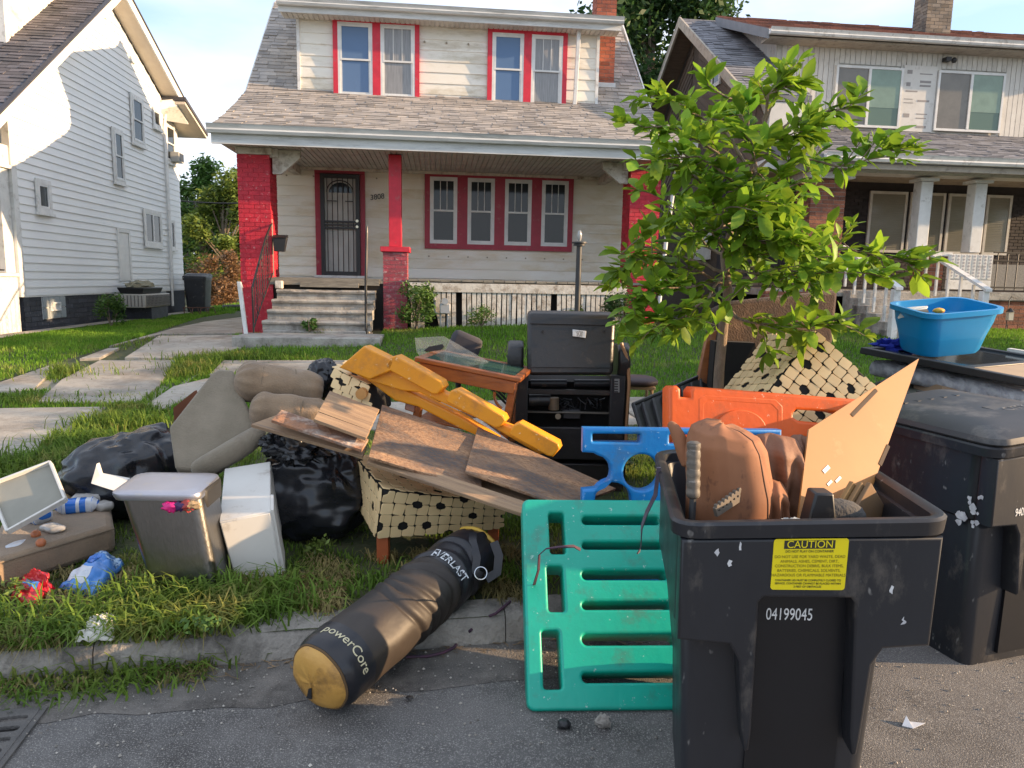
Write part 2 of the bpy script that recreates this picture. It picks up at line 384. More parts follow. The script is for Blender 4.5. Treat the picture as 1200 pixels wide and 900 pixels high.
# tufts hanging over the kerb
pts = []
for (t_, s_, n_, rad, hh) in [(.85, .12, 420, .16, 1.1), (.35, .1, 380, .22, 1.2), (.6, .05, 380, .12, 1.1), (1.2, .3, 120, .2, .8), (-.1, .2, 300, .25, 1.0), (.15, .02, 220, .14, .9), (.75, .3, 320, .2, 1.4), (1.45, .4, 60, .12, .8), (.55, -.1, 150, .12, .8), (.3, -.12, 120, .1, .7), (.5, .3, 260, .2, 1.2), (2.1, .35, 150, .15, .7)]:
    for i in range(n_):
        p = plane_pt(s_+rs_.gauss(0, rad*.35), t_+rs_.gauss(0, rad)); pts.append((p.x, p.y, (ground_z(p.x, p.y) if (p-KA).dot(KN) > 0 else .0)-.01, hh))
blades('kerb_weeds', pts, .07, .155, .0055, 1.5, m_grass, 'tall grass tufts hanging over the kerb', droop=1.2, seed=4)
pts = []
for i in range(13000):
    t_ = rs_.uniform(-.5, 2.2); s_ = rs_.uniform(-.12 if t_ < .8 else .12, .7); p = plane_pt(s_, t_); 
    if clump(p.x, p.y, 4) < .02: continue
    pts.append((p.x, p.y, max(0.012, ground_z(p.x, p.y))-.005, .7))
blades('dead_grass', pts, .03, .12, .004, 2.2, m_dry, 'dead straw lying among the grass', droop=2, seed=9)
pts = []
while len(pts) < 160000:    # lawns
    hx = rs_.uniform(-8.5, 17); hy = -6.6+7.6*rs_.random()**1.15
    if rs_.random() < .16: hx = rs_.uniform(-4, -.2); hy = rs_.uniform(-2, 9)
    p = HO+HX*hx+HY*hy
    if in_slab(p.x, p.y) or in_house(p.x, p.y): continue
    if hx < -.3 and hy > -5 and in_left_lawn(p): pass
    elif -3.75 < hx < -.2 and hy > -5.0:
        # driveway: weeds only in the joints
        if clump(p.x, p.y, 1.4) < .42+.3*rs_.random(): continue
    elif hx < -.1 and hy > -5.0 and rs_.random() < .2: continue
    if (p-KA).dot(KN) < 4.4 and hx > 1: continue
    pts.append((p.x, p.y, ground_z(p.x, p.y)-.01, .8+.5*clump(p.x, p.y, .9)))
blades('lawn_grass', pts, .04, .10, .006, .7, m_lawn, 'mown green lawn in front of the houses', seed=12)
pts = []
# long weeds in the driveway joints and beside the sidewalk
for (a, b, n_, rad, hh) in [(70, 440, 900, .30, 1.5), (105, 440, 700, .3, 1.4), (30, 470, 900, .3, 1.0), (90, 470, 900, .3, .9), (140, 468, 700, .25, 1.0), (60, 505, 100, .1, .5), (130, 500, 1500, .25, 1.5), (85, 525, 1500, .22, 1.5), (60, 545, 1000, .2, 1.3), (155, 483, 900, .2, 1.2), (150, 405, 600, .5, .8), (170, 398, 500, .5, .7), (215, 435, 1300, .35, 1.5), (250, 425, 1500, .4, 1.4), (290, 420, 1200, .35, 1.2), (340, 421, 700, .4, .7), (400, 421, 600, .4, .7), (205, 440, 500, .25, 1.2), (300, 405, 500, .25, 1.3), (370, 396, 250, .12, 1.6), (10, 555, 700, .2, 1.2)]:
    c = GG(a, b)
    for i in range(int(n_*.7)):
        p = c+V((rs_.gauss(0, rad), rs_.gauss(0, rad*.6), 0)); 
        if in_slab(p.x, p.y) and rs_.random() < .9: continue
        pts.append((p.x, p.y, ground_z(p.x, p.y)-.01, hh))
blades('driveway_weeds', pts, .06, .15, .006, 1.1, m_grass, 'long weeds growing in the driveway joints', droop=1, seed=21)
pts = []
for i in range(16000):
    hx = rs_.uniform(-4, 1); hy = rs_.uniform(9.5, 24); p = HO+HX*hx+HY*hy; pts.append((p.x, p.y, ground_z(p.x, p.y)-.01, 1.2))
blades('backyard_grass', pts, .06, .14, .02, .6, m_lawn, 'bright grass in the back yard beyond the driveway', seed=5)
# ================================================================ houses (all three share the street frame HO / HA)
m_side = mat('cream_siding', (.78, .75, .68), (.72, .69, .60), rough=.55, scale=1.5, bump=.1, bscale=20, dirt=((.42, .36, .25), .35, 1.1), stretch=(.6, 1, 2.2), objvar=.05)
m_white = mat('white_siding', (.80, .81, .80), (.75, .76, .76), rough=.5, scale=1.2, objvar=.02)
m_wtrim = mat('white_trim', (.72, .72, .70), (.62, .62, .60), rough=.5, scale=5, dirt=((.35, .33, .30), .25, 6))
m_gutter = mat('grey_white_gutter', (.66, .67, .66), (.50, .51, .50), rough=.45, scale=3, stretch=(.4, 2, 4), dirt=((.30, .30, .29), .3, 4))
m_red = mat('red_paint', (.60, .020, .045), (.48, .015, .035), rough=.5, scale=6, dirt=((.38, .10, .10), .15, 9), island=.06)
m_redbrick = mat('red_painted_brick', (.55, .016, .035), (.42, .012, .03), rough=.6, scale=9, bump=.4, bscale=60, dirt=((.60, .35, .33), .13, 16), island=.14)
m_maroon = mat('maroon_trim', (.30, .02, .04), (.36, .025, .05), rough=.5, scale=5, dirt=((.35, .2, .15), .15, 8))
m_shing = mat('grey_brown_shingle', (.38, .335, .29), (.28, .26, .245), rough=.95, scale=3, bump=.5, bscale=120, island=.24, dist=.005)
m_shing_dk = mat('dark_shingle', (.12, .11, .12), (.08, .08, .09), rough=.95, scale=3, bump=.5, bscale=120, island=.3, dist=.005)
m_shing_red = mat('red_brown_shingle', (.25, .11, .08), (.16, .085, .07), rough=.95, scale=2, bump=.5, bscale=120, island=.3, dist=.005)
m_shing_gy = mat('slate_grey_shingle', (.20, .20, .215), (.15, .15, .165), rough=.95, scale=2, bump=.5, bscale=120, island=.3, dist=.005)
m_black = mat('black_iron', (.02, .02, .022), rough=.45, scale=12)
m_win = glass('window_glass', (.02, .025, .03), .06, 1)
m_winblue = glass('window_glass_blue_blind', (.10, .17, .30), .12, 1)
m_wincurt = mat('window_curtain_behind_glass', (.20, .20, .20), (.30, .30, .30), rough=.08, scale=14, stretch=(6, 1, .2))
m_sash = mat('vinyl_sash', (.70, .70, .68), rough=.4, scale=4)
m_grey_wood = mat('weathered_wood', (.30, .27, .22), (.19, .17, .14), rough=.9, scale=4, stretch=(1, 8, 8), bump=.5, bscale=20, objvar=.15)
m_peel = mat('peeling_white_paint', (.66, .62, .55), (.55, .50, .43), rough=.8, scale=6, dirt=((.24, .18, .13), .42, 7), objvar=.1, bump=.3, bscale=30)
m_steps = mat('worn_concrete_step', (.40, .38, .34), (.28, .26, .23), rough=.9, scale=5, bump=.6, bscale=30, dirt=((.17, .15, .13), .45, 4))
m_brick = mat('brown_brick', (.27, .10, .055), (.17, .065, .04), rough=.85, scale=6, island=.35, bump=.4, bscale=50)
m_brickc = mat('orange_red_brick', (.38, .11, .06), (.28, .08, .05), rough=.85, scale=6, island=.3, bump=.4, bscale=50)
m_mortar = mat('mortar', (.34, .31, .27), rough=.95, scale=10)
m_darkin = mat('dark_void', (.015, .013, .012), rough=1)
m_yellowed = mat('porch_siding', (.80, .77, .70), (.70, .64, .51), rough=.55, scale=1.1, bump=.1, bscale=20, dirt=((.58, .47, .29), .36, .9), stretch=(.5, 1, 1.6), objvar=.05)

def HT(name, label, cat, x=0, y=0, z=0, group=None):
    T = Thing(name, hpt(x, y, z), label, cat, group, rotz=HA)
    T.off = V((x, y, z)); return T
# house parts are drawn in street-frame coordinates (x along street, y into the plot, z up)
HM = M4.Translation(HO) @ M4.Rotation(HA, 4, 'Z')
def hp(T, name, mb, mt, **k):
    me = mesh_of(name, mb, mt) if not isinstance(mb, bpy.types.Mesh) else mb
    me.transform(HM); return T.part(name, me, mt, **k)
def clap(x0, x1, y, z0, z1, face='-y', lip=.022):
    b = MB()
    if face == '-y': return b.hexa([(x0, y-lip, z0), (x1, y-lip, z0), (x1, y, z0), (x0, y, z0), (x0, y-.004, z1+.01), (x1, y-.004, z1+.01), (x1, y, z1+.01), (x0, y, z1+.01)])
    return b.hexa([(y+lip, x0, z0), (y+lip, x1, z0), (y, x1, z0), (y, x0, z0), (y+.004, x0, z1+.01), (y+.004, x1, z1+.01), (y, x1, z1+.01), (y, x0, z1+.01)])
def boards(T, wall, y, z0, z1, step, xr, mt, face='-y', lip=.022):
    z = z0; brng = random.Random(int(z1*100))
    while z < z1-.02:
        zz = min(z+step, z1); r = xr((z+zz)/2)
        for (a, c) in ([r] if not isinstance(r, list) else r):
            if c-a > .05: hp(T, 'siding_board', clap(a, c, y, z+brng.uniform(-.004, .004), zz+.004, face, lip+brng.uniform(-.003, .003)), mt, parent=wall)
        z += step
def shingles(T, x0, x1, prof, mt, name='roof', xl=None, tab=.30, expo=.14, thick=.016, seed=1, base_t=.12):
    """prof: list of (y,z) from eave to ridge; individual tabs on every course"""
    rng = random.Random(seed); b = MB(); base = MB()
    for i in range(len(prof)-1):
        (ya, za), (yb, zb) = prof[i], prof[i+1]
        xa0, xa1 = (x0, x1) if xl is None else xl(ya); xb0, xb1 = (x0, x1) if xl is None else xl(yb)
        base.hexa([(xa0, ya, za-base_t), (xa1, ya, za-base_t), (xb1, yb, zb-base_t), (xb0, yb, zb-base_t), (xa0, ya, za), (xa1, ya, za), (xb1, yb, zb), (xb0, yb, zb)])
        Ls = math.hypot(yb-ya, zb-za); n = max(1, round(Ls/expo)); ny, nz_ = -(zb-za)/Ls, (yb-ya)/Ls
        if nz_ < 0: ny, nz_ = -ny, -nz_
        for k in range(n):
            t0, t1 = k/n, (k+1.25)/n
            y0, z0 = lerp(ya, yb, t0), lerp(za, zb, t0); y1, z1 = lerp(ya, yb, min(1, t1)), lerp(za, zb, min(1, t1))
            xa, xb = (x0, x1) if xl is None else xl(y0)
            x = xa-rng.random()*tab
            while x < xb:
                wd = tab*rng.choice([.45, .6, .8, 1, 1]); a, c = max(xa, x), min(xb, x+wd-.008)
                if c-a > .02:
                    th = thick*rng.choice([.7, 1, 1.6])
                    def pt(xx, yy, zz, o): return (xx, yy+ny*o, zz+nz_*o)
                    b.hexa([pt(a, y0, z0, 0), pt(c, y0, z0, 0), pt(c, y1, z1, 0), pt(a, y1, z1, 0), pt(a, y0, z0, th), pt(c, y0, z0, th), pt(c, y1, z1, .003), pt(a, y1, z1, .003)])
                x += wd
    r_ = hp(T, name, base, mt)
    hp(T, 'shingles', b, mt, parent=r_, kind='stuff')
    return r_
def bricks_box(T, name, x0, x1, y0, y1, z0, z1, mt, bw=.21, bh=.068, faces=('-y', '-x', '+x', '+y'), mortar=None, parent=None, topscale=None):
    """a pier: mortar core plus separately modelled brick faces joined as one part"""
    core = MB().bx(x0+.006, x1-.006, y0+.006, y1-.006, z0, z1)
    c = hp(T, name, core, mortar or m_mortar, parent=parent)
    b = MB(); g = .010; rng = random.Random(int(x0*10+z1*7))
    nz_ = max(1, round((z1-z0)/(bh+g))); hh = (z1-z0)/nz_
    for k in range(nz_):
        za, zb = z0+k*hh+g/2, z0+(k+1)*hh-g/2
        for f in faces:
            lo, hi = (x0, x1) if f[1] == 'y' else (y0, y1)
            n = max(1, round((hi-lo)/(bw+g))); s_ = (hi-lo)/n; off = (k % 2)*s_/2
            e = [lo]+[lo+off+i*s_ for i in range(0 if off else 1, n)]+[hi]
            e = sorted(set(round(q, 4) for q in e))
            for i in range(len(e)-1):
                a, d = e[i]+g/2*(i > 0), e[i+1]-g/2*(i < len(e)-2)
                if d-a < .02: continue
                pr = rng.uniform(.0, .005); dd = .03
                if f == '-y': b.bx(a, d, y0-pr, y0+dd, za, zb)
                elif f == '+y': b.bx(a, d, y1-dd, y1+pr, za, zb)
                elif f == '-x': b.bx(x0-pr, x0+dd, a+.001, d-.001, za, zb)
                else: b.bx(x1-dd, x1+pr, a+.001, d-.001, za, zb)
    hp(T, 'bricks', b, mt, parent=c if parent is None else parent, kind='stuff')
    return c
def ring(x0, x1, y0, y1, z0, z1, t, face='y'):
    b = MB()
    def q(a, c, zA, zB):
        if face == 'y': b.bx(a, c, y0, y1, zA, zB)
        else: b.bx(y0, y1, a, c, zA, zB)
    q(x0, x0+t, z0, z1); q(x1-t, x1, z0, z1); q(x0+t, x1-t, z0, z0+t); q(x0+t, x1-t, z1-t, z1); return b
def sash_window(T, x0, x1, z0, z1, y, panes=(m_win, m_win), grille=0, face='y', name='window', fr_m=None, t=.045, sill=False, sgn=-1):
    """double hung window: frame in the wall plane, two sashes with their own pane; y = wall plane, sgn=-1 faces the street"""
    o = hp(T, name, ring(x0, x1, min(y, y+sgn*.05), max(y, y+sgn*.05), z0, z1, t, face), fr_m or m_sash)
    zm = (z0+z1)/2
    for k, (a, c) in enumerate(((z0+t, zm+.02), (zm-.02, z1-t))):
        d = sgn*(.018 if k == 0 else .034)
        lo, hi = sorted((y+d, y+d+sgn*.018))
        hp(T, 'sash', ring(x0+t, x1-t, lo, hi, a, c, .035, face), fr_m or m_sash, parent=o)
        d = sgn*(.014 if k == 0 else .028); lo, hi = sorted((y+d, y+d+sgn*.006)); b = MB()
        (b.bx(x0+t+.02, x1-t-.02, lo, hi, a+.02, c-.02) if face == 'y' else b.bx(lo, hi, x0+t+.02, x1-t-.02, a+.02, c-.02))
        hp(T, 'pane', b, panes[k], parent=o)
        if k == 1 and grille:
            b = MB(); W_ = x1-x0-2*t-.07
            for i in range(1, grille+1):
                xx = x0+t+.035+W_*i/(grille+1); d0, d1 = sorted((y+sgn*.036, y+sgn*.043))
                (b.bx(xx-.007, xx+.007, d0, d1, a+.03, c-.03) if face == 'y' else b.bx(d0, d1, xx-.007, xx+.007, a+.03, c-.03))
            hp(T, 'grille', b, m_sash, parent=o)
    return o
# ------------------------------------------------------------------ MAIN HOUSE
H = HT('house', 'cream sided two-storey house with bright red porch pillars and window trim', 'house', 0, 0, .5)
wall = hp(H, 'wall', MB().bx(-.13, 7.65, 2.2, 2.35, .6, 3.95), m_side)
boards(H, wall, 2.2, 1.62, 3.92, .207, lambda z: (-.12, 7.64), m_yellowed)
for X in (-.13, 7.52): hp(H, 'side_wall', MB().bx(X, X+.13, 2.36, 9.2, .4, 4.3), m_side)
for X in (-.125, 7.525): hp(H, 'gable', MB().prism([(X, .3, 4.3), (X, 9.2, 4.3), (X, 7.6, 5.3), (X, 4.9, 7.85), (X, 2.1, 5.2)], (.12, 0, 0)), m_side)
hp(H, 'rear_wall', MB().bx(-.13, 7.65, 9.21, 9.35, .4, 6.5), m_side)
hp(H, 'corner_trim', MB().bx(7.655, 7.72, 2.14, 2.24, 1.6, 3.93), m_wtrim)
# porch floor, sagging fascia, skirt
deck = MB().bx(0, 7.7, .02, 2.2, 1.50, 1.585); hp(H, 'porch_floor', deck, m_grey_wood)
b = MB()
for i in range(24): xa = 2.95+i*.2; b.bx(xa, xa+.19, -.05-.01*random.random(), .015, 1.56+.012*noise.noise(V((i*.8, 1, 1))), 1.60+.012*noise.noise(V((i*.5, 3, 1))))
hp(H, 'floor_board_ends', b, m_grey_wood)
hp(H, 'fascia_board', MB().bx(2.95, 7.1, -.055, -.015, 1.365, 1.535), m_peel, bevel=.006)
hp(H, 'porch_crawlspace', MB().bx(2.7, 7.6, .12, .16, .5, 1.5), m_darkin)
x = 3.0; pk = random.Random(5)
while x < 7.08:
    wd = .074; lean = pk.uniform(-.012, .012); top = 1.365; bot = .66
    if 3.22 < x < 3.32: x += .095; continue
    if 3.32 < x < 3.44: lean = .16
    if 3.44 < x < 3.56: lean = .05
    if pk.random() < .04: x += .095; continue
    y_ = -.03+pk.uniform(-.006, .006)
    hp(H, 'picket', MB().hexa([(x+lean, y_, bot), (x+wd+lean, y_, bot), (x+wd+lean, y_+.02, bot), (x+lean, y_+.02, bot), (x, y_, top), (x+wd, y_, top), (x+wd, y_+.02, top), (x, y_+.02, top)]), m_peel)
    x += .095
# pillars
p = bricks_box(H, 'porch_pillar', -.06, .5, .0, .55, .35, 3.73, m_redbrick, mortar=m_redbrick); p['label'] = 'red painted brick pillar at the left porch corner'
p = bricks_box(H, 'porch_pillar', 7.1, 7.68, .0, .55, .6, 3.70, m_redbrick, mortar=m_redbrick); p['label'] = 'red painted brick pillar at the right porch corner'
hp(H, 'pillar_cap', MB().bx(-.07, .55, -.02, .55, 3.735, 3.85), m_peel, bevel=.01)
p = bricks_box(H, 'porch_pier', 2.49, 2.93, .02, .46, .55, 2.08, mat('faded_red_brick', (.36, .045, .07), (.27, .06, .07), rough=.7, scale=9, bump=.4, bscale=60, dirt=((.50, .40, .38), .25, 14), island=.15), mortar=mat('faded_mortar', (.40, .22, .22), rough=.9))
hp(H, 'pier_cap', MB().bx(2.44, 2.98, -.03, .51, 2.085, 2.18), m_red, bevel=.008)
hp(H, 'porch_post', MB().bx(2.59, 2.82, .12, .35, 2.185, 3.84), m_red, bevel=.006)
# beams and brackets at the ends
for x_, s_ in ((.5, 1), (7.1, -1)):
    b = MB(); b.bx(min(x_, x_+s_*.14), max(x_, x_+s_*.14), .05, 2.18, 3.70, 3.85); b.prism([(x_+s_*.03, .1, 3.84), (x_+s_*.52, .1, 3.84), (x_+s_*.52, .1, 3.72), (x_+s_*.18, .1, 3.42 if s_ > 0 else 3.46), (x_+s_*.03, .1, 3.42 if s_ > 0 else 3.46)][::s_], (0, .1, 0))
    hp(H, 'porch_beam', b, m_peel)
# soffit
sf = hp(H, 'soffit', MB().bx(-.3, 8.05, -.42, 2.18, 3.875, 3.90), m_wtrim)
b = MB(); x = -.25
while x < 8.0: b.bx(x, x+.085, -.40, 2.14, 3.855, 3.873); x += .1
hp(H, 'soffit_panels', b, mat('soffit_panel', (.55, .53, .48), (.42, .40, .36), rough=.6, scale=3), kind='stuff', parent=sf)
hp(H, 'soffit_trim', MB().bx(.5, 7.1, 2.08, 2.175, 3.80, 3.853), m_peel)
# main roof, flared at the eave
def xl_main(y): return (interp(y, [-.55, 2.06, 4.9], [-.32, -.36, -.36]), interp(y, [-.55, 2.06, 4.9], [8.09, 8.0, 7.9]))
prof = [(-.55, 4.10), (.3, 4.46), (1.2, 4.88), (2.06, 5.33), (4.9, 8.02)]
shingles(H, 0, 0, prof, m_shing, xl=xl_main, seed=3, tab=.34)
hp(H, 'rear_roof', MB().slab([(-.36, 4.95, 7.9), (7.9, 4.95, 7.9), (7.9, 9.9, 4.3), (-.36, 9.9, 4.3)], (0, 0, .1)), m_shing)
for X in (-.39, 8.0):
    rk = MB()
    for i in range(3, len(prof)-1):
        rk.slab([(X, prof[i][0], prof[i][1]-.2), (X+.03, prof[i][0], prof[i][1]-.2), (X+.03, prof[i+1][0], prof[i+1][1]-.2), (X, prof[i+1][0], prof[i+1][1]-.2)], (0, 0, .19))
    hp(H, 'rake_board', rk, m_wtrim)
def gutter(T, x0, x1, y, z, h=.13, name='gutter', mt=None):
    pr = [(0, 0), (-.09, .0), (-.115, h*.35), (-.105, h*.55), (-.13, h), (-.14, h+.012), (-.125, h+.012), (-.1, h-.02), (-.01, h-.02), (0, h)]
    b = MB(); n = len(pr); rs2 = [[(xx, y+a, z+c) for a, c in pr] for xx in (x0, x1)]
    b.rings(rs2, True); return hp(T, name, b, mt or m_gutter, smooth=30)
hp(H, 'eave_fascia', MB().bx(-.32, 8.09, -.56, -.52, 3.80, 3.985), m_gutter); 
hp(H, 'eave_underside', MB().bx(-.32, 8.09, -.52, -.43, 3.82, 3.87), m_gutter)
gutter(H, -.36, 8.12, -.562, 3.965)
for X in (3.4, 5.6, 6.6): hp(H, 'gutter_strap', MB().bx(X, X+.03, -.705, -.56, 4.098, 4.106), m_sash)
# dormer
dw = hp(H, 'dormer_wall', MB().bx(.68, 6.83, 2.1, 2.25, 5.0, 6.8), m_side)
boards(H, dw, 2.1, 5.19, 6.78, .215, lambda z: (.70, 6.81), m_side)
for X in (.68, 6.73): hp(H, 'dormer_cheek', MB().prism([(X, 2.26, 5.3), (X, 4.5, 7.65), (X, 4.5, 7.7), (X, 2.26, 6.9)], (.1, 0, 0)), m_side)
hp(H, 'dormer_corner_trim', MB().bx(.64, .70, 2.06, 2.12, 5.2, 6.8), m_wtrim); hp(H, 'dormer_corner_trim', MB().bx(6.80, 6.86, 2.06, 2.12, 5.2, 6.8), m_wtrim)
shingles(H, .40, 7.2, [(1.72, 6.96), (4.88, 8.06)], m_shing, name='dormer_roof', seed=8)
b = MB(); x = .42
while x < 7.15: b.bx(x, x+.085, 1.76, 2.09, 6.725, 6.742); x += .1
sf2 = hp(H, 'dormer_soffit', MB().bx(.38, 7.2, 1.74, 2.1, 6.745, 6.77), m_wtrim)
hp(H, 'soffit_panels', b, MATS['soffit_panel'], kind='stuff', parent=sf2)
hp(H, 'dormer_fascia', MB().bx(.37, 7.22, 1.70, 1.735, 6.72, 6.86), m_gutter)
gutter(H, .36, 7.25, 1.698, 6.83, h=.11)
# dormer downspout
b = MB().bx(6.33, 6.41, 1.86, 1.93, 6.55, 6.82); b.hexa([(6.31, 1.99, 5.18), (6.39, 1.99, 5.18), (6.39, 2.06, 5.18), (6.31, 2.06, 5.18), (6.33, 1.86, 6.56), (6.41, 1.86, 6.56), (6.41, 1.93, 6.56), (6.33, 1.93, 6.56)])
hp(H, 'downspout', b, m_wtrim, bevel=.008, label='white downspout on the front of the dormer')
# windows with red trim
def trimmed(T, x0, x1, z0, z1, y, cols, panes, mt, lo_m, tw=.095, grille=0, name='window_trim', gap=.16):
    tr = hp(T, name, ring(x0, x1, y-.075, y-.026, z0, z1, tw), mt)
    n = cols; Wt = (x1-x0-2*tw-(n-1)*gap)/n
    for i in range(n):
        a = x0+tw+i*(Wt+gap)
        if i: hp(T, 'mullion', MB().bx(a-gap, a, y-.077, y-.026, z0+tw, z1-tw), lo_m or mt)
        sash_window(T, a, a+Wt, z0+tw, z1-tw, y-.022, panes=panes[i], grille=grille if not isinstance(grille, list) else grille[i])
    return tr
trimmed(H, 1.36, 3.10, 5.19, 6.80, 2.1, 2, [(m_winblue, m_winblue), (m_wincurt, m_wincurt)], m_red, m_red, grille=[0, 2])
trimmed(H, 4.50, 6.17, 5.15, 6.76, 2.1, 2, [(m_winblue, m_winblue), (m_wincurt, m_wincurt)], m_red, m_red, grille=[0, 2])
trimmed(H, 3.21, 6.41, 2.25, 3.86, 2.2, 4, [(m_win, m_win)]*4, m_maroon, m_maroon, grille=2, tw=.11, gap=.22)
# door
dr = hp(H, 'door', MB().bx(1.05, 1.85, 2.165, 2.185, 1.66, 3.70), mat('white_door', (.55, .54, .50), rough=.5, scale=3))
hp(H, 'door_frame', MB().bx(.93, 1.04, 2.12, 2.18, 1.6, 3.74).bx(1.86, 1.96, 2.12, 2.18, 1.6, 3.74).bx(.93, 1.96, 2.10, 2.18, 3.745, 3.90), m_maroon)
sg = hp(H, 'security_door', ring(1.045, 1.855, 2.06, 2.11, 1.64, 3.73, .085), m_black, bevel=.004)
b = MB()
for i in range(6): xx = 1.13+.64*(i+.5)/6; b.cyl((xx, 2.085, 1.72), (xx, 2.085, 3.65), .009, n=6)
b.bx(1.12, 1.78, 2.07, 2.10, 2.61, 2.65).bx(1.12, 1.78, 2.07, 2.10, 2.74, 2.78)
b.bx(1.12, 1.78, 2.078, 2.092, 2.68, 2.71)
b.tube([(1.45+.27*math.cos(t), 2.075, 3.36+.24*math.sin(t)) for t in [math.pi*i/14 for i in range(15)]], .012, n=5)
b.bx(1.18, 1.38, 2.07, 2.09, 3.17, 3.19).bx(1.55, 1.72, 2.07, 2.09, 3.17, 3.19)
hp(H, 'security_bar', b, m_black, parent=sg)
hp(H, 'door_fanlight', MB().prism([(1.45+.24*math.cos(math.pi*i/12), 2.160, 3.36+.21*math.sin(math.pi*i/12)) for i in range(13)], (0, .004, 0)), m_win, parent=dr)
hp(H, 'door_lock', MB().cyl((1.80, 2.04, 2.78), (1.80, 2.07, 2.78), .03).cyl((1.80, 2.03, 2.66), (1.80, 2.07, 2.66), .028), mat('lock_brass', (.6, .55, .42), rough=.3, metal=1), parent=sg, smooth=40)
hp(H, 'door_sill', MB().bx(.9, 2.0, 2.05, 2.18, 1.59, 1.64), m_wtrim)
for i, ch in enumerate('3808'):
    t = curve_mesh(None, .004, text=ch, size=.155); xf(t, M4.Translation((2.10+i*.075, 2.172, 3.28+i*.012)) @ M4.Rotation(R(90), 4, 'X')); hp(H, 'house_number', t, m_black)
# insulated plugs left by blown-in insulation
b = MB()
for xx in [0.35, .9, 2.2] + [3.3+.42*i for i in range(9)]:
    b.cyl((xx, 2.165, 3.68 if xx < 3 else 2.09), (xx, 2.19, 3.68 if xx < 3 else 2.09), .017, n=8)
for xx in (3.2, 3.65, 4.1): b.cyl((xx, 2.06, 6.42), (xx, 2.09, 6.42), .02, n=8)
hp(H, 'siding_plug', b, mat('plug', (.33, .29, .22), rough=.8))
# porch steps, broken lip
st = hp(H, 'steps', MB().bx(.45, 2.35, -1.62, .0, .45, .62).bx(.58, 2.28, -1.2, .0, .6, .70), m_steps, bevel=.015)
for i, (yf, zt) in enumerate([(-1.16, .86), (-.87, 1.03), (-.58, 1.20), (-.28, 1.37)]):
    b = MB(); N = 26; rs2 = []
    for k in range(N+1):
        xx = lerp(.56+.02*i, 2.36, k/N); dn = .012*noise.noise(V((xx*5, i*3, 0)))+( -.028 if i == 3 and .95 < xx < 1.7 and noise.noise(V((xx*9, 0, 5))) > -.25 else 0)
        fy = yf+.01*noise.noise(V((xx*6, i, 9)))
        rs2.append([(xx, fy+.04, zt-.17), (xx, fy+.04, zt-.07), (xx, fy, zt-.06), (xx, fy-.012, zt-.03+dn*.4), (xx, fy+.01, zt+dn), (xx, yf+.42 if i < 3 else -.01, zt), (xx, yf+.42 if i < 3 else -.01, zt-.17)])
    b.rings(rs2, True); hp(H, 'step', b, m_steps, smooth=40, parent=st)
hp(H, 'platform_slab', MB().bx(.32, 2.6, -2.1, -1.25, .42, .66), m_steps, bevel=.02)
hp(H, 'hanging_board', MB().hexa([(.45, -.05, 1.45), (2.42, -.05, 1.46), (2.42, -.01, 1.46), (.45, -.01, 1.45), (.45, -.05, 1.57), (2.42, -.05, 1.58), (2.42, -.01, 1.58), (.45, -.01, 1.57)]).bx(1.0, 2.05, -.09, -.05, 1.415, 1.50), m_grey_wood)
hp(H, 'loose_block', MB().bx(.58, .70, -.2, -.05, 1.38, 1.52), m_peel, bevel=.01)
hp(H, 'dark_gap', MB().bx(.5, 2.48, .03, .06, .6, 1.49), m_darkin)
# ornate iron railing left of the steps
rl = hp(H, 'iron_railing', MB().tube([(.50, .05, 2.55), (.47, -.30, 2.28), (.46, -.9, 1.75), (.46, -1.3, 1.4)], .018, n=6).tube([(.50, .05, 1.68), (.46, -.9, 1.0), (.46, -1.3, .72)], .012, n=6).cyl((.5, .05, 1.6), (.5, .05, 2.62), .02, n=6).cyl((.46, -1.3, .6), (.46, -1.3, 1.42), .018, n=6), m_black)
b = MB()
for k in range(9):
    t = (k+.5)/9; yy = lerp(.0, -1.28, t); zt = lerp(2.50, 1.42, t); zb = lerp(1.66, .74, t)
    if k % 3 == 1:
        b.tube([(.47, yy+.05*math.sin(a*3), lerp(zb, zt, a/6.0)) for a in [i*.5 for i in range(13)]], .007, n=5); b.tube([(.47, yy-.05*math.sin(a*3), lerp(zb, zt, a/6.0)) for a in [i*.5 for i in range(13)]], .007, n=5)
    else: b.cyl((.47, yy, zb), (.47, yy, zt), .007, n=5)
hp(H, 'baluster', b, m_black, parent=rl)
hp(H, 'stair_post', MB().hexa([(.36, -1.5, .55), (.42, -1.5, .55), (.42, -1.44, .55), (.36, -1.44, .55), (.27, -1.5, 1.50), (.33, -1.5, 1.50), (.33, -1.44, 1.50), (.27, -1.44, 1.50)]).hexa([(.31, -1.46, 1.44), (.35, -1.46, 1.40), (.35, -1.42, 1.40), (.31, -1.42, 1.44), (.29, -1.46, 1.5), (.33, -1.46, 1.48), (.33, -1.42, 1.48), (.29, -1.42, 1.5)]), m_wtrim, bevel=.005, label='leaning white wooden post at the foot of the steps')
hp(H, 'iron_post', MB().tube([(2.28, -1.15, .6), (2.285, -1.15, 1.5), (2.31, -1.15, 2.35), (2.32, -1.15, 2.46)], [.022, .024, .022, .004], n=6), m_black)
# downspout, leaning, by the right pillar
hp(H, 'downspout', MB().tube([(7.92, -.45, 3.95), (7.90, -.2, 3.7), (7.80, -.12, 2.4), (7.72, -.1, 1.0)], .04, n=8), m_wtrim, smooth=40, label='white round downspout leaning beside the right porch pillar')
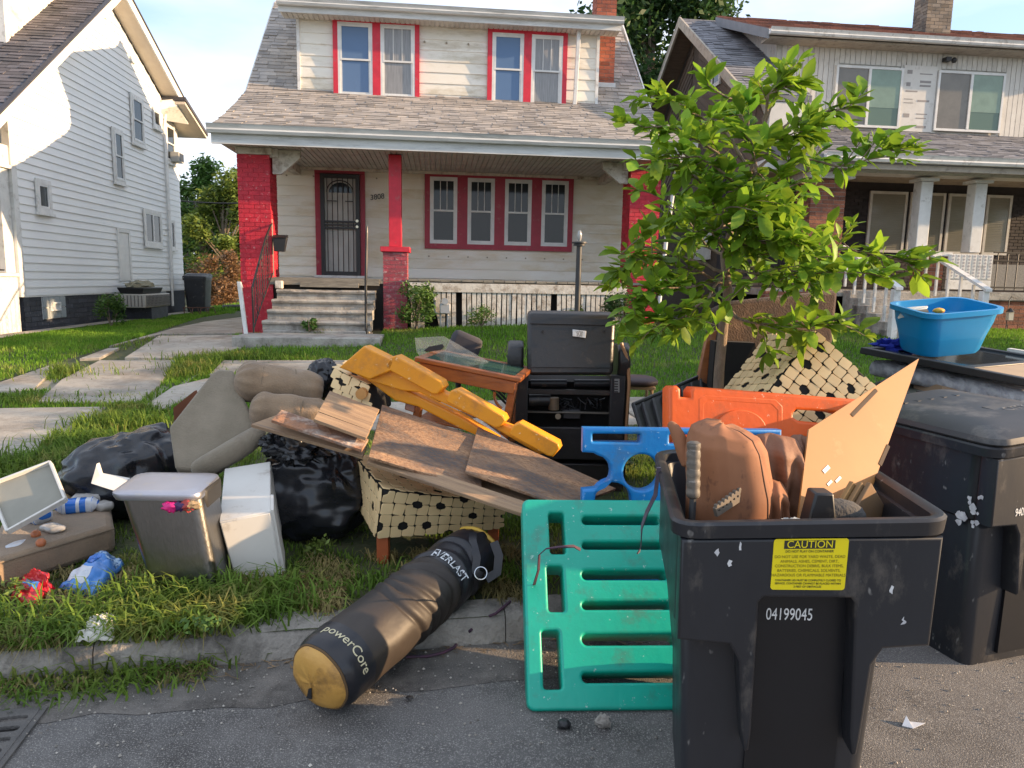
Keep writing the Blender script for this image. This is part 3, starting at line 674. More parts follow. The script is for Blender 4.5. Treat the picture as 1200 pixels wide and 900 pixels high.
# chimney
bricks_box(H, 'chimney', 6.89, 7.32, 2.62, 3.1, 5.9, 8.9, m_brickc, mortar=m_mortar)
hp(H, 'chimney_flashing', MB().bx(6.88, 7.35, 2.56, 2.60, 5.72, 5.93), mat('flashing', (.6, .62, .64), rough=.4))
# gas meter
MT_ = Thing('gas_meter', hpt(3.62, -.2, .8), 'small grey gas meter in front of the porch pickets', 'meter', rotz=HA)
hp(MT_, 'meter_body', MB().bx(3.53, 3.73, -.27, -.14, .97, 1.16), mat('meter_grey', (.36, .38, .40), rough=.5), bevel=.02)
hp(MT_, 'meter_dial', MB().cyl((3.63, -.30, 1.20), (3.63, -.15, 1.20), .06), MATS['meter_grey'], smooth=40)
hp(MT_, 'meter_pipe', MB().tube([(3.55, -.2, .6), (3.55, -.2, .95), (3.44, -.2, 1.0), (3.44, -.2, 1.25)], .018).cyl((3.68, -.2, .7), (3.68, -.2, .98), .018), MATS['meter_grey'], smooth=40)
MBX = Thing('mailbox', hpt(.62, -.02, 2.1), 'black mailbox hung on the iron stair railing', 'mailbox', rotz=HA)
hp(MBX, 'mailbox_body', MB().hexa([(.56, -.10, 2.04), (.74, -.10, 2.04), (.74, .0, 2.04), (.56, .0, 2.04), (.54, -.12, 2.28), (.79, -.12, 2.28), (.79, .0, 2.28), (.54, .0, 2.28)]), m_black, bevel=.008)
hp(MBX, 'mailbox_lid', MB().hexa([(.53, -.14, 2.285), (.80, -.14, 2.285), (.80, .01, 2.285), (.53, .01, 2.285), (.54, -.02, 2.34), (.79, -.02, 2.34), (.79, .01, 2.34), (.54, .01, 2.34)]), m_black, bevel=.004)
# lamp post in the yard
lp = P(676, 375, 9.5); LB = V((lp.x, 9.5, ground_z(lp.x, 9.5)))
LPT = Thing('lamp_post', LB, 'thin dark lamp post with a broken lantern top in the yard', 'lamp post')
zt = P(676, 288, 9.5).z
LPT.part('post', MB().cyl(LB, V((LB.x, LB.y, zt)), .042, .036, n=12), mat('lamp_black', (.035, .035, .036), rough=.5, scale=4), smooth=40)
LPT.part('lamp_collar', MB().cyl((LB.x, LB.y, zt), (LB.x, LB.y, zt+.03), .08, .07).cyl((LB.x, LB.y, zt+.03), (LB.x, LB.y, zt+.05), .10, .10), MATS['lamp_black'], smooth=40)
LPT.part('bulb', MB().blob((LB.x, LB.y, zt+.13), (.032, .032, .075), n=12, amp=0), mat('bulb', (.40, .40, .38), rough=.1), smooth=60)
# ------------------------------------------------------------------ LEFT HOUSE
XL = -4.12
HL = HT('house', 'white clapboard house at the left with a dark painted basement wall', 'house', XL, 0, .5)
m_fnd = mat('dark_painted_block', (.045, .05, .065), (.03, .032, .042), rough=.6, scale=6, island=.25, dirt=((.30, .28, .26), .1, 20))
m_stucco = mat('white_rough_stucco', (.66, .65, .62), (.56, .55, .53), rough=.95, scale=3, bump=.9, bscale=12, dirt=((.42, .40, .37), .2, 3), dist=.03)
m_roofedge = mat('dark_drip_edge', (.05, .05, .06), rough=.6)
m_soff = mat('cream_soffit', (.62, .56, .47), (.56, .50, .42), rough=.6)
lw = hp(HL, 'wall', MB().prism([(XL-.15, .64, 1.15), (XL-.15, 8.04, 1.15), (XL-.15, 8.04, 6.35), (XL-.15, 4.75, 7.85), (XL-.15, .64, 4.85)], (.15, 0, 0)), m_white)
def xrL(z):   # gable clipped to the rake
    lo = .66; hi = 8.02
    if z > 4.80: lo = .66+(z-4.80)/.735
    if z > 6.30: hi = 8.02-(z-6.30)/.455
    return (lo, hi)
boards(HL, lw, XL, 1.15, 7.75, .152, xrL, m_white, face='+x', lip=.024)
hp(HL, 'corner_board', MB().bx(XL-.1, XL+.03, .48, .64, 1.13, 4.75), m_wtrim)
hp(HL, 'corner_board', MB().bx(XL-.05, XL+.03, 8.04, 8.12, 1.13, 6.2), m_wtrim)
hp(HL, 'downspout', MB().tube([(XL+.06, 8.0, 6.0), (XL+.06, 7.86, 5.6), (XL+.06, 7.84, .7)], .035, n=8), m_wtrim, smooth=40)
f0 = hp(HL, 'foundation', MB().bx(XL-.2, XL-.03, .62, 9.1, .3, 1.125), m_fnd)
b = MB(); k = 0; z = .35
while z < 1.12:
    y = .62-(k % 2)*.2
    while y < 8.05: b.bx(XL-.04, XL-.015+.004*random.random(), max(.62, y+.004), min(8.05, y+.396), z+.004, min(z+.096, 1.125)); y += .4
    z += .1; k += 1
hp(HL, 'blocks', b, m_fnd, parent=f0, kind='stuff')
hp(HL, 'sill_trim', MB().bx(XL-.1, XL+.015, .62, 8.08, 1.12, 1.15), m_wtrim)
def side_win(y0, y1, z0, z1, X=XL, two=True, pn=(m_win, m_win), tw=.07):
    X = X+.024
    f_ = hp(HL, 'window_trim', ring(y0, y1, X+.01, X+.04, z0, z1, tw, 'x').bx(X+.01, X+.075, y0-.03, y1+.03, z0-.05, z0), m_wtrim)
    if two: sash_window(HL, y0+tw, y1-tw, z0+tw, z1-tw, X+.002, panes=pn, face='x', sgn=1, t=.03)
    else:
        o = hp(HL, 'window', ring(y0+tw, y1-tw, X+.004, X+.034, z0+tw, z1-tw, .04, 'x'), m_sash)
        hp(HL, 'pane', MB().bx(X+.006, X+.016, y0+tw+.03, y1-tw-.03, z0+tw+.03, z1-tw-.03), pn[0], parent=o)
side_win(1.19, 1.72, 2.72, 3.35, two=False, tw=.09)
side_win(4.58, 5.17, 3.72, 4.98)
side_win(5.72, 6.48, 4.82, 6.02)
side_win(7.14, 7.66, 5.48, 6.0, two=False)
side_win(6.16, 7.34, 2.32, 3.27, two=False, tw=.09)
hp(HL, 'window_mullion', MB().bx(XL+.034, XL+.062, 6.72, 6.78, 2.45, 3.15), m_sash)
hp(HL, 'side_door', MB().bx(XL+.005, XL+.036, 4.66, 5.18, 1.42, 2.56), mat('blank_white_door', (.70, .70, .68), rough=.4, scale=2))
hp(HL, 'side_door_frame', MB().bx(XL+.01, XL+.05, 4.57, 4.66, 1.4, 2.66).bx(XL+.01, XL+.05, 5.18, 5.27, 1.4, 2.66).bx(XL+.01, XL+.055, 4.66, 5.18, 2.57, 2.66), m_wtrim)
hp(HL, 'wall_vent', MB().bx(XL+.01, XL+.07, 5.88, 6.12, 6.78, 6.9), m_wtrim)
hp(HL, 'gable_vent', MB().bx(XL+.01, XL+.05, 4.5, 4.72, 7.35, 7.5), m_wtrim)
m_gb = glass('glass_block', (.30, .33, .34), .25, 1)
for (y0, y1, z0, z1) in ((1.21, 2.06, .68, 1.12), (5.95, 7.55, .70, 1.12)):
    o = hp(HL, 'glass_block_window', MB().bx(XL-.014, XL-.008, y0, y1, z0, z1), m_wtrim)
    n = round((y1-y0)/.2); mz = 2
    for i in range(n):
        for j in range(mz):
            hp(HL, 'glass_block', MB().bx(XL-.008, XL+.012, y0+(y1-y0)*i/n+.008, y0+(y1-y0)*(i+1)/n-.008, z0+(z1-z0)*j/mz+.008, z0+(z1-z0)*(j+1)/mz-.008), m_gb, parent=o)
    yc = (y0+y1)/2; hp(HL, 'block_vent', ring(yc-.19, yc+.19, XL+.013, XL+.04, (z0+z1)/2-.07, (z0+z1)/2+.1, .03, 'x').bx(XL+.013, XL+.016, yc-.17, yc+.17, (z0+z1)/2-.05, (z0+z1)/2+.08), m_sash, parent=o)
# roof: rake boards, soffit, slopes
A_ = (4.72, 8.10)
def rake(nm, y0, z0, y1, z1):
    X = XL+.42
    hp(HL, nm, MB().hexa([(X, y0, z0-.22), (X+.04, y0, z0-.22), (X+.04, y1, z1-.22), (X, y1, z1-.22), (X, y0, z0), (X+.04, y0, z0), (X+.04, y1, z1), (X, y1, z1)]), m_wtrim)
    hp(HL, 'rake_soffit', MB().hexa([(XL+.002, y0, z0-.20), (X-.002, y0, z0-.20), (X-.002, y1, z1-.20), (XL+.002, y1, z1-.20), (XL+.002, y0, z0-.17), (X-.002, y0, z0-.17), (X-.002, y1, z1-.17), (XL+.002, y1, z1-.17)]), m_soff)
    hp(HL, 'drip_edge', MB().hexa([(X-.02, y0, z0+.004), (X+.07, y0, z0+.004), (X+.07, y1, z1+.004), (X-.02, y1, z1+.004), (X-.02, y0, z0+.035), (X+.07, y0, z0+.035), (X+.07, y1, z1+.035), (X-.02, y1, z1+.035)]), m_roofedge)
rake('rake_board', -.55, 4.12, A_[0], A_[1]); rake('rake_board', 8.95, 6.22, A_[0], A_[1])
rake('rake_board', -2.6, 3.2, -.552, 4.118)
shingles(HL, -12, XL+.40, [(-2.6, 3.2), (-.55, 4.12), A_], m_shing_dk, seed=21, tab=.34, base_t=.15)
hp(HL, 'rear_roof', MB().slab([(-12, A_[0], A_[1]-.15), (XL+.40, A_[0], A_[1]-.15), (XL+.40, 8.98, 6.06), (-12, 8.98, 6.06)], (0, 0, .15)), m_shing_dk)
hp(HL, 'eave_gutter', MB().bx(-12, XL+.55, 8.98, 9.12, 6.05, 6.18), m_roofedge)
hp(HL, 'eave_return', MB().hexa([(XL+.02, 7.75, 6.05), (XL+.40, 7.95, 6.22), (XL+.40, 8.8, 5.9), (XL+.02, 8.15, 5.85), (XL+.02, 7.75, 6.3), (XL+.40, 7.95, 6.4), (XL+.40, 8.8, 6.1), (XL+.02, 8.15, 6.2)]), m_wtrim)
# dormer cheek toward the street
XD = -4.75
dc = hp(HL, 'dormer', MB().prism([(XD-.1, 1.9, 5.2), (XD-.1, 1.9, 7.2), (XD-.1, 4.6, 8.0)], (.1, 0, 0)), m_side)
for k in range(14):
    z = 5.3+k*.18; lo = max(2.0, 1.9+(z-5.9)/.735); lo2 = max(2.0, 1.9+(z+.18-5.9)/.735)
    hi = min(4.6, 4.6) if z < 7.2 else 4.6
    top = interp(z+.18, [7.2, 8.0], [1.9, 4.6]); a = max(lo, top if z+.18 > 7.2 else 0)
    if 4.6-a > .1: hp(HL, 'siding_board', clap(a, 4.55, XD, z, z+.18, '+x', .018), m_side, parent=dc)
hp(HL, 'dormer_front', MB().bx(-9.5, XD-.01, 1.86, 1.98, 5.5, 7.3), m_side)
for k in range(9): hp(HL, 'siding_board', clap(-9.5, XD-.12, 1.86, 5.75+k*.17, 5.92+k*.17), m_side, parent=dc)
hp(HL, 'dormer_corner_trim', MB().bx(XD-.11, XD+.03, 1.80, 1.92, 5.7, 7.3), m_wtrim)
hp(HL, 'dormer_roof', MB().slab([(-9.8, 1.5, 7.22), (XD+.3, 1.5, 7.22), (XD+.3, 4.8, 8.12), (-9.8, 4.8, 8.12)], (0, 0, .12)), m_shing_dk)
# rear bump with window air conditioner
XR = XL-.10
rb = hp(HL, 'rear_wall', MB().bx(XR-1, XR, 8.13, 9.3, .5, 6.1), m_white)
boards(HL, rb, XR, 1.15, 6.0, .152, lambda z: (8.13, 9.28), m_white, face='+x', lip=.016)
side_win(8.2, 8.95, 4.75, 5.85, X=XR, tw=.06)
side_win(8.25, 8.6, 2.3, 3.15, X=XR, two=False, tw=.05)
hp(HL, 'window_air_conditioner', MB().bx(XR+.05, XR+.30, 8.5, 8.9, 4.80, 5.08), mat('ac_grey', (.5, .49, .46), (.42, .42, .4), rough=.6), bevel=.015)
hp(HL, 'air_conditioner_grille', MB().bx(XR+.302, XR+.306, 8.53, 8.87, 4.83, 5.05), m_black)
hp(HL, 'rear_bump_roof', MB().slab([(XR-1, 7.9, 6.35), (XR+.75, 7.9, 6.35), (XR+.75, 9.75, 5.75), (XR-1, 9.75, 5.75)], (0, 0, .1)), m_roofedge)
hp(HL, 'rear_bump_soffit', MB().slab([(XR-1, 7.92, 6.26), (XR+.72, 7.92, 6.26), (XR+.72, 9.72, 5.68), (XR-1, 9.72, 5.68)], (0, 0, .07)), m_soff)
hp(HL, 'back_wall', MB().bx(-11, XL-.2, 9.0, 9.2, .4, 6.0), m_white)
# porch at its street end
hp(HL, 'porch_wall', MB().bx(-10, XL-.0, -1.0, .47, .2, 1.50), m_stucco, bevel=.02)
hp(HL, 'porch_ledge', MB().bx(-10, XL+.03, -1.03, .47, 1.505, 1.56), m_wtrim)
hp(HL, 'porch_post', MB().bx(XL-.28, XL-.02, .18, .46, 1.565, 3.46), m_wtrim, bevel=.01)
hp(HL, 'porch_post', MB().bx(XL-.28, XL-.02, -.95, -.7, 1.565, 3.46), m_wtrim, bevel=.01)
hp(HL, 'porch_header', MB().bx(XL-.3, XL, -1.0, .47, 3.465, 3.80).bx(XL-.32, XL+.04, -1.02, .47, 3.40, 3.46), m_wtrim)
pwl = hp(HL, 'porch_back_wall', MB().bx(-10, XL-.30, .62, .72, 1.5, 4.4), mat('beige_panel', (.55, .48, .38), (.50, .44, .35), rough=.5))
for k in range(6): hp(HL, 'panel_batten', MB().bx(XL-.55-k*.4, XL-.50-k*.4, .58, .615, 1.57, 3.45), m_wtrim, parent=pwl)
hp(HL, 'porch_end_panel', MB().bx(XL-.45, XL-.30, .3, .6, 1.57, 3.9), MATS['beige_panel'])
rlL = hp(HL, 'porch_railing', MB().bx(XL-.05, XL-.02, -1.0, .05, 2.36, 2.40).bx(XL-.05, XL-.02, -1.0, .12, 1.60, 1.63), m_black)
for k in range(10): hp(HL, 'baluster', MB().cyl((XL-.035, -.95+k*.105, 1.6), (XL-.035, -.95+k*.105, 2.38), .011, n=6), m_black, parent=rlL)
# air conditioning condenser with planter on it
AC = Thing('air_conditioner', hpt(XL+.45, 4.9, .5), 'low grey outdoor air conditioner against the white house', 'air conditioner', rotz=HA)
m_acm = mat('condenser_beige', (.42, .40, .36), (.36, .34, .3), rough=.6, scale=5)
hp(AC, 'condenser_body', MB().bx(XL+.1, XL+.8, 4.05, 5.6, .80, 1.12), m_acm, bevel=.02)
hp(AC, 'condenser_stand', MB().bx(XL+.12, XL+.75, 4.5, 5.55, .4, .795), m_fnd)
b = MB()
for k in range(18): b.bx(XL+.802, XL+.815, 4.1+k*.083, 4.13+k*.083, .83, 1.09)
for k in range(8): b.bx(XL+.15+k*.08, XL+.17+k*.08, 4.035, 4.048, .83, 1.09)
for k in range(4): b.bx(XL+.816, XL+.82, 4.08, 5.58, .85+k*.065, .865+k*.065)
hp(AC, 'condenser_grille', b, mat('grille_grey', (.16, .15, .14), rough=.6), kind='stuff')
PL = Thing('planter', hpt(XL+.45, 4.7, 1.12), 'black rectangular planter with dry pale moss standing on the air conditioner', 'planter', rotz=HA)
hp(PL, 'planter_box', MB().hexa([(XL+.2, 4.15, 1.125), (XL+.7, 4.15, 1.125), (XL+.7, 5.25, 1.125), (XL+.2, 5.25, 1.125), (XL+.15, 4.08, 1.27), (XL+.75, 4.08, 1.27), (XL+.75, 5.33, 1.27), (XL+.15, 5.33, 1.27)]), m_black, bevel=.02)
b = MB(); b.blob((XL+.45, 4.7, 1.30), (.24, .55, .13), n=24, amp=.35, fr=5, seed=4, floor=1.25)
hp(PL, 'planter_moss', b, mat('moss', (.36, .33, .24), (.25, .24, .16), rough=1, scale=30, bump=1, bscale=60), smooth=60)
# far black wheeled bin
def simple_bin(name, x, y, z, label, h=1.05, w_=.62, group=None):
    T = Thing(name, hpt(x, y, z), label, 'bin', group, rotz=HA)
    hp(T, 'bin_body', MB().rings([[(x+a*k, y+c*k, z+zz) for a, c in rrect(-w_/2, w_/2, -w_/2, w_/2, .1)] for zz, k in ((.0, .8), (h-.12, 1), (h-.12, 1.08), (h-.05, 1.08))]), m_binb, smooth=40)
    hp(T, 'bin_lid', MB().rings([[(x+a*k, y+c*k, z+zz) for a, c in rrect(-w_/2, w_/2, -w_/2, w_/2, .1)] for zz, k in ((h-.045, 1.1), (h, 1.08), (h+.04, .85))]), m_binb, smooth=40)
    return T
m_binb = mat('black_bin_plastic', (.030, .032, .038), (.022, .023, .028), rough=.5, scale=4, dirt=((.16, .15, .145), .10, 9), rvar=.1)
simple_bin('wheeled_bin', XL+.55, 8.5, .5, 'black wheeled bin beside the rear corner of the white house')
simple_bin('wheeled_bin', XL+.2, 9.75, .5, 'black bin half hidden behind the one at the rear corner', h=1.1)
# back yard bits
BY = Thing('black_pipe', hpt(-2.5, 10.8, .6), 'long black drain pipe lying on the back yard grass', 'pipe', rotz=HA)
hp(BY, 'pipe', MB().tube([(-3.4, 10.3, .58), (-2.4, 10.9, .60), (-1.3, 11.3, .62)], .07), m_black, smooth=40)
BC = Thing('tarp', hpt(-1.5, 10.6, .6), 'small crumpled blue tarp lying beside the black pipe', 'tarp', rotz=HA)
hp(BC, 'tarp_fold', MB().blob((-1.6, 10.6, .66), (.2, .15, .1), amp=.5, seed=2, n=14), mat('blue_tarp', (.04, .09, .30), rough=.5), smooth=40)
b = MB().blob((-1.35, 10.8, .72), (.16, .14, .13), amp=.3, seed=5, n=14); hp(BC, 'dark_fold', b, m_black, smooth=40)
CT = Thing('plant_stand', hpt(-3.2, 7.2, .5), 'low rusty wire plant stand on the path by the white house', 'plant stand', rotz=HA)
b = MB()
for k in range(4): b.tube([(-3.5+k*.22, 7.1, .5), (-3.52+k*.22, 7.15, .66), (-3.4+k*.22, 7.2, .7), (-3.36+k*.22, 7.25, .5)], .014, n=5)
b.tube([(-3.55, 7.15, .68), (-2.75, 7.2, .70)], .015, n=5)
hp(CT, 'wire_frame', b, mat('rusty_iron', (.14, .07, .05), rough=.8))
# ------------------------------------------------------------------ RIGHT HOUSE
HRt = HT('house', 'brown brick and white vertical sided house at the right with a half wrapped dormer', 'house', 10, 0, .8)
m_vsid = mat('white_vertical_siding', (.60, .58, .53), (.52, .50, .46), rough=.55, scale=3, dirt=((.36, .34, .30), .2, 4), objvar=.06)
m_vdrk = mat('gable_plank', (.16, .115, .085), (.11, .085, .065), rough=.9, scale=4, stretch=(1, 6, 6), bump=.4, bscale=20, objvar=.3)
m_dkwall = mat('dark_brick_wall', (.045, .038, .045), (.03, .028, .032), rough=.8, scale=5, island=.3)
m_blind = mat('window_blind_behind_glass', (.33, .32, .27), (.29, .28, .24), rough=.1, scale=60, stretch=(.05, .05, 1))
m_ggreen = glass('window_glass_green', (.10, .16, .13), .05, 1)
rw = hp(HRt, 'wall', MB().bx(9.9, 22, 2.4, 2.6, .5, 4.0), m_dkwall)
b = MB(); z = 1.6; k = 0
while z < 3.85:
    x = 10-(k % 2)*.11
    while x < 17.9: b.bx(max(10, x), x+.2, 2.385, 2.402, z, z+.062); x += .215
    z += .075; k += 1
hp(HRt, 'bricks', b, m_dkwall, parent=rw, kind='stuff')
hp(HRt, 'porch_floor', MB().bx(9.9, 22, .02, 2.4, 1.42, 1.55), m_steps)
bw = bricks_box(HRt, 'porch_base', 13.35, 20.0, 0, .3, .5, 1.38, m_brick, faces=('-y', '-x'))
hp(HRt, 'porch_coping', MB().bx(13.2, 20.1, -.06, .34, 1.385, 1.56), m_steps, bevel=.02)
bw2 = bricks_box(HRt, 'porch_base', 9.9, 11.0, 0, .3, .5, 1.50, m_brick, faces=('-y', '-x'))
pp = bricks_box(HRt, 'porch_pillar', 10.68, 11.38, .0, .6, 1.5, 3.66, m_brick)
hp(HRt, 'pillar_cap', MB().bx(10.58, 11.5, -.1, .66, 3.67, 3.80), m_wtrim, bevel=.01)
for x0 in (13.0, 14.16):
    hp(HRt, 'porch_column', MB().bx(x0, x0+.25, .08, .33, 2.34, 3.70), m_wtrim, bevel=.012)
    hp(HRt, 'column_capital', MB().bx(x0-.07, x0+.32, .02, .38, 3.705, 3.76), m_wtrim)
bricks_box(HRt, 'short_pier', 13.18, 13.62, .06, .42, 1.565, 2.25, m_brick)
hp(HRt, 'rail_cap', MB().bx(12.95, 13.75, .0, .46, 2.255, 2.33), m_wtrim)
hp(HRt, 'porch_beam', MB().bx(9.7, 22, .0, .4, 3.81, 3.99), m_wtrim)
# big porch windows
for (a, c) in ((13.36, 14.28), (14.36, 15.22), (15.3, 16.2), (16.26, 16.9)):
    o = hp(HRt, 'window', ring(a, c, 2.34, 2.385, 2.42, 3.80, .06), m_sash); hp(HRt, 'pane', MB().bx(a+.05, c-.05, 2.355, 2.365, 2.47, 3.75), m_blind, parent=o)
    b = MB(); z = 2.5
    while z < 3.72: b.bx(a+.06, c-.06, 2.345, 2.354, z, z+.004); z += .04
    hp(HRt, 'slat_shadow_lines', b, m_black if False else mat('slat_shadow', (.24, .235, .2), rough=.3), parent=o, kind='stuff')  # thin darker strips paint in the shade lines between blind slats
hp(HRt, 'dark_doorway', MB().bx(11.6, 12.6, 2.36, 2.385, 1.56, 3.6), m_darkin)
hp(HRt, 'number_plaque', MB().bx(12.72, 13.08, 2.34, 2.383, 2.92, 3.05), m_black)
t = curve_mesh(None, .003, text='3810', size=.11); xf(t, M4.Translation((12.9, 2.333, 2.985)) @ M4.Rotation(R(90), 4, 'X')); hp(HRt, 'plaque_number', t, m_wtrim)
# patterned porch panels
pnl = hp(HRt, 'porch_panel', MB().bx(13.66, 14.62, -.02, .01, 1.80, 2.30), m_wtrim)
for k in range(8):
    b = MB(); x = 13.70+k*.117
    b.bx(x, x+.085, -.035, -.021, 1.82, 2.29); hp(HRt, 'panel_slat', b, m_wtrim, parent=pnl)
    b = MB(); z = 1.84
    while z < 2.27: b.add([(x+.04, -.038, z), (x+.07, -.038, z+.03), (x+.04, -.038, z+.055), (x+.012, -.038, z+.03)], [(0, 1, 2, 3)]); z += .065
    hp(HRt, 'slat_pattern', b, mat('pattern_grey', (.36, .36, .40), rough=.7), parent=pnl, kind='stuff')
pnl = hp(HRt, 'porch_panel', MB().bx(13.66, 14.62, -.03, .01, 1.60, 1.79), m_wtrim)
# iron porch railing further right
ir = hp(HRt, 'iron_railing', MB().bx(14.65, 20, -.0, .03, 2.34, 2.37).bx(14.65, 20, 0, .03, 1.64, 1.67).bx(14.65, 20, 0, .03, 2.18, 2.20), m_black)
for k in range(10): hp(HRt, 'baluster', MB().cyl((14.75+k*.22, .015, 1.6), (14.75+k*.22, .015, 2.35), .012, n=5), m_black, parent=ir)
cg = hp(HRt, 'porch_glider', MB().bx(15.0, 16.3, .9, 1.0, 1.6, 2.15), mat('glider_grey', (.30, .30, .28), (.2, .2, .2), rough=.8, scale=30))
# steps
for i in range(6):
    hp(HRt, 'step', MB().bx(11.5, 13.12, -1.75+i*.30, -.0 if i == 5 else -1.75+i*.30+.5, .6, .86+i*.135), m_steps, bevel=.012)
def rail(x, nm, lbl):
    y0, z0, y1, z1 = -1.7, 1.62, .05, 2.42
    T = hp(HRt, nm, MB().hexa([(x-.05, y0-.1, z0-.05), (x+.08, y0-.1, z0-.05), (x+.08, y1, z1-.05), (x-.05, y1, z1-.05), (x-.05, y0-.1, z0), (x+.08, y0-.1, z0), (x+.08, y1, z1), (x-.05, y1, z1)]), m_wtrim, label=lbl)
    hp(HRt, 'newel_post', MB().bx(x-.045, x+.075, y0-.06, y0+.06, .7, z0-.04), m_wtrim, parent=T, bevel=.01)
    for k in range(5):
        t_ = (k+.8)/5.3; yy = lerp(y0, y1, t_); zt_ = lerp(z0, z1, t_)-.05
        hp(HRt, 'baluster', MB().bx(x-.01, x+.03, yy-.02, yy+.02, zt_-.68, zt_), m_wtrim, parent=T)
rail(11.45, 'stair_railing', 'left white wooden stair railing'); rail(13.12, 'stair_railing', 'right weathered wooden stair railing')
# gable side wall
XG = 10.0; m_gtrim = mat('weathered_barge', (.42, .37, .30), (.34, .30, .25), rough=.9, scale=4, dirt=((.2, .17, .14), .3, 8))
hp(HRt, 'side_wall', MB().prism([(XG, 2.42, .5), (XG, 9.4, .5), (XG, 9.4, 4.9), (XG, 7.6, 6.2), (XG, 4.87, 8.0), (XG, 2.42, 6.2)], (.15, 0, 0)), m_vdrk)
hp(HRt, 'porch_gable_end', MB().prism([(XG, .1, 3.9), (XG, 2.418, 3.9), (XG, 2.418, 6.2), (XG, 1.3, 5.5), (XG, .1, 4.1)], (.15, 0, 0)), m_vdrk)
gp = MB()
for k in range(26):      # diagonal planks of the gable, proud of the wall
    z0 = 2.9+k*.19
    def cl(y, z):
        return z
    ys = [1.2+.4*i for i in range(18)]
    seg = []
    for y in ys:
        z = z0+(y-4.6)*-.0 + abs(y-4.87)*-.62+.6
        top = 8.0-abs(y-4.87)*.68-.03
        if z < top and z+.17 < top and z > 3.2: seg.append((y, z))
    if len(seg) > 1:
        left = [q for q in seg if q[0] <= 4.87]; right = [q for q in seg if q[0] > 4.87]
        for s2 in (left, right):
            if len(s2) > 1:
                (ya, za), (yb, zb) = s2[0], s2[-1]
                hp(HRt, 'gable_plank', MB().hexa([(XG-.022, ya, za), (XG-.002, ya, za), (XG-.002, yb, zb), (XG-.022, yb, zb), (XG-.01, ya, za+.17), (XG-.002, ya, za+.17), (XG-.002, yb, zb+.17), (XG-.01, yb, zb+.17)]), m_vdrk)
def rake2(y0, z0, y1, z1):
    X = 9.45
    hp(HRt, 'barge_board', MB().hexa([(X, y0, z0-.24), (X+.05, y0, z0-.24), (X+.05, y1, z1-.24), (X, y1, z1-.24), (X, y0, z0), (X+.05, y0, z0), (X+.05, y1, z1), (X, y1, z1)]), m_gtrim)
    hp(HRt, 'rake_soffit', MB().hexa([(X+.052, y0, z0-.14), (XG-.03, y0, z0-.14), (XG-.03, y1, z1-.14), (X+.052, y1, z1-.14), (X+.052, y0, z0-.11), (XG-.03, y0, z0-.11), (XG-.03, y1, z1-.11), (X+.052, y1, z1-.11)]), m_vdrk)
rake2(.55, 5.35, 4.87, 8.2); rake2(9.6, 5.05, 4.87, 8.2); rake2(-.6, 4.2, .548, 5.02) if False else None
shingles(HRt, 9.47, 10.86, [(.6, 5.33), (4.87, 8.16)], m_shing_gy, name='gable_roof', seed=31, tab=.36)
shingles(HRt, 9.9, 20, [(-.5, 4.02), (.8, 4.54), (2.12, 5.07)], m_shing_gy, seed=32, tab=.36)
hp(HRt, 'infill_wall', MB().prism([(10.02, .62, 4.5), (10.02, .62, 5.2), (10.02, 2.3, 6.3), (10.02, 2.3, 5.0)], (.75, 0, 0)), m_vsid)
hp(HRt, 'rear_roof', MB().slab([(9.45, 4.9, 8.05), (20, 4.9, 8.05), (20, 9.8, 4.9), (9.45, 9.8, 4.9)], (0, 0, .1)), m_shing_gy)
gutter(HRt, 10.6, 20, -.5, 3.92, mt=m_wtrim)
hp(HRt, 'eave_fascia', MB().bx(10.6, 20, -.49, -.44, 3.80, 3.99), m_gtrim)
hp(HRt, 'porch_ceiling', MB().bx(10, 20, -.43, 2.39, 3.995, 4.01), m_gtrim)
# side gable window
XW = 9.985; o = hp(HRt, 'window', ring(3.2, 3.75, XW-.04, XW, 6.2, 7.0, .09, 'x').bx(XW-.04, XW, 3.2, 3.75, 6.57, 6.62), m_wtrim); hp(HRt, 'pane', MB().bx(XW-.02, XW-.01, 3.28, 3.67, 6.28, 6.92), m_win, parent=o)
hp(HRt, 'side_window', ring(3.2, 4.6, XW-.03, XW, 2.2, 3.3, .08, 'x').bx(XW-.02, XW-.01, 3.28, 4.52, 2.28, 3.22), m_wtrim)
# dormer with vertical siding
dv = hp(HRt, 'dormer_wall', MB().bx(10.9, 20, 2.14, 2.3, 4.9, 6.85), m_vsid)
x = 10.9
while x < 19:
    if not (12.1 < x < 13.6 or 14.5 < x < 16.1): hp(HRt, 'siding_board', MB().bx(x+.004, x+.112, 2.112, 2.138, 5.0, 6.82), m_vsid, parent=dv)
    else: hp(HRt, 'siding_board', MB().bx(x+.004, x+.112, 2.112, 2.138, 6.45, 6.82), m_vsid, parent=dv)
    x += .12
ck = hp(HRt, 'dormer_cheek', MB().prism([(10.8, 2.14, 5.5), (10.8, 4.75, 8.02), (10.8, 2.14, 6.85)], (.1, 0, 0)), m_vsid)
y = 2.15
while y < 4.5:
    zb = 8.02-(4.75-y)*.95; zt_ = 6.85+(y-2.14)*.45
    if zt_-zb > .05: hp(HRt, 'siding_board', MB().bx(10.775, 10.798, y+.004, y+.112, zb-.1, zt_), m_vsid, parent=ck)
    y += .12
m_drf = m_shing_red
shingles(HRt, 10.35, 20, [(1.65, 6.93), (4.7, 8.2)], m_drf, name='dormer_roof', seed=33, tab=.36)
hp(HRt, 'dormer_barge', MB().hexa([(10.33, 1.65, 6.72), (10.37, 1.65, 6.72), (10.37, 4.7, 7.98), (10.33, 4.7, 7.98), (10.33, 1.65, 6.92), (10.37, 1.65, 6.92), (10.37, 4.7, 8.18), (10.33, 4.7, 8.18)]), mat('barge_grey', (.22, .23, .25), rough=.7))
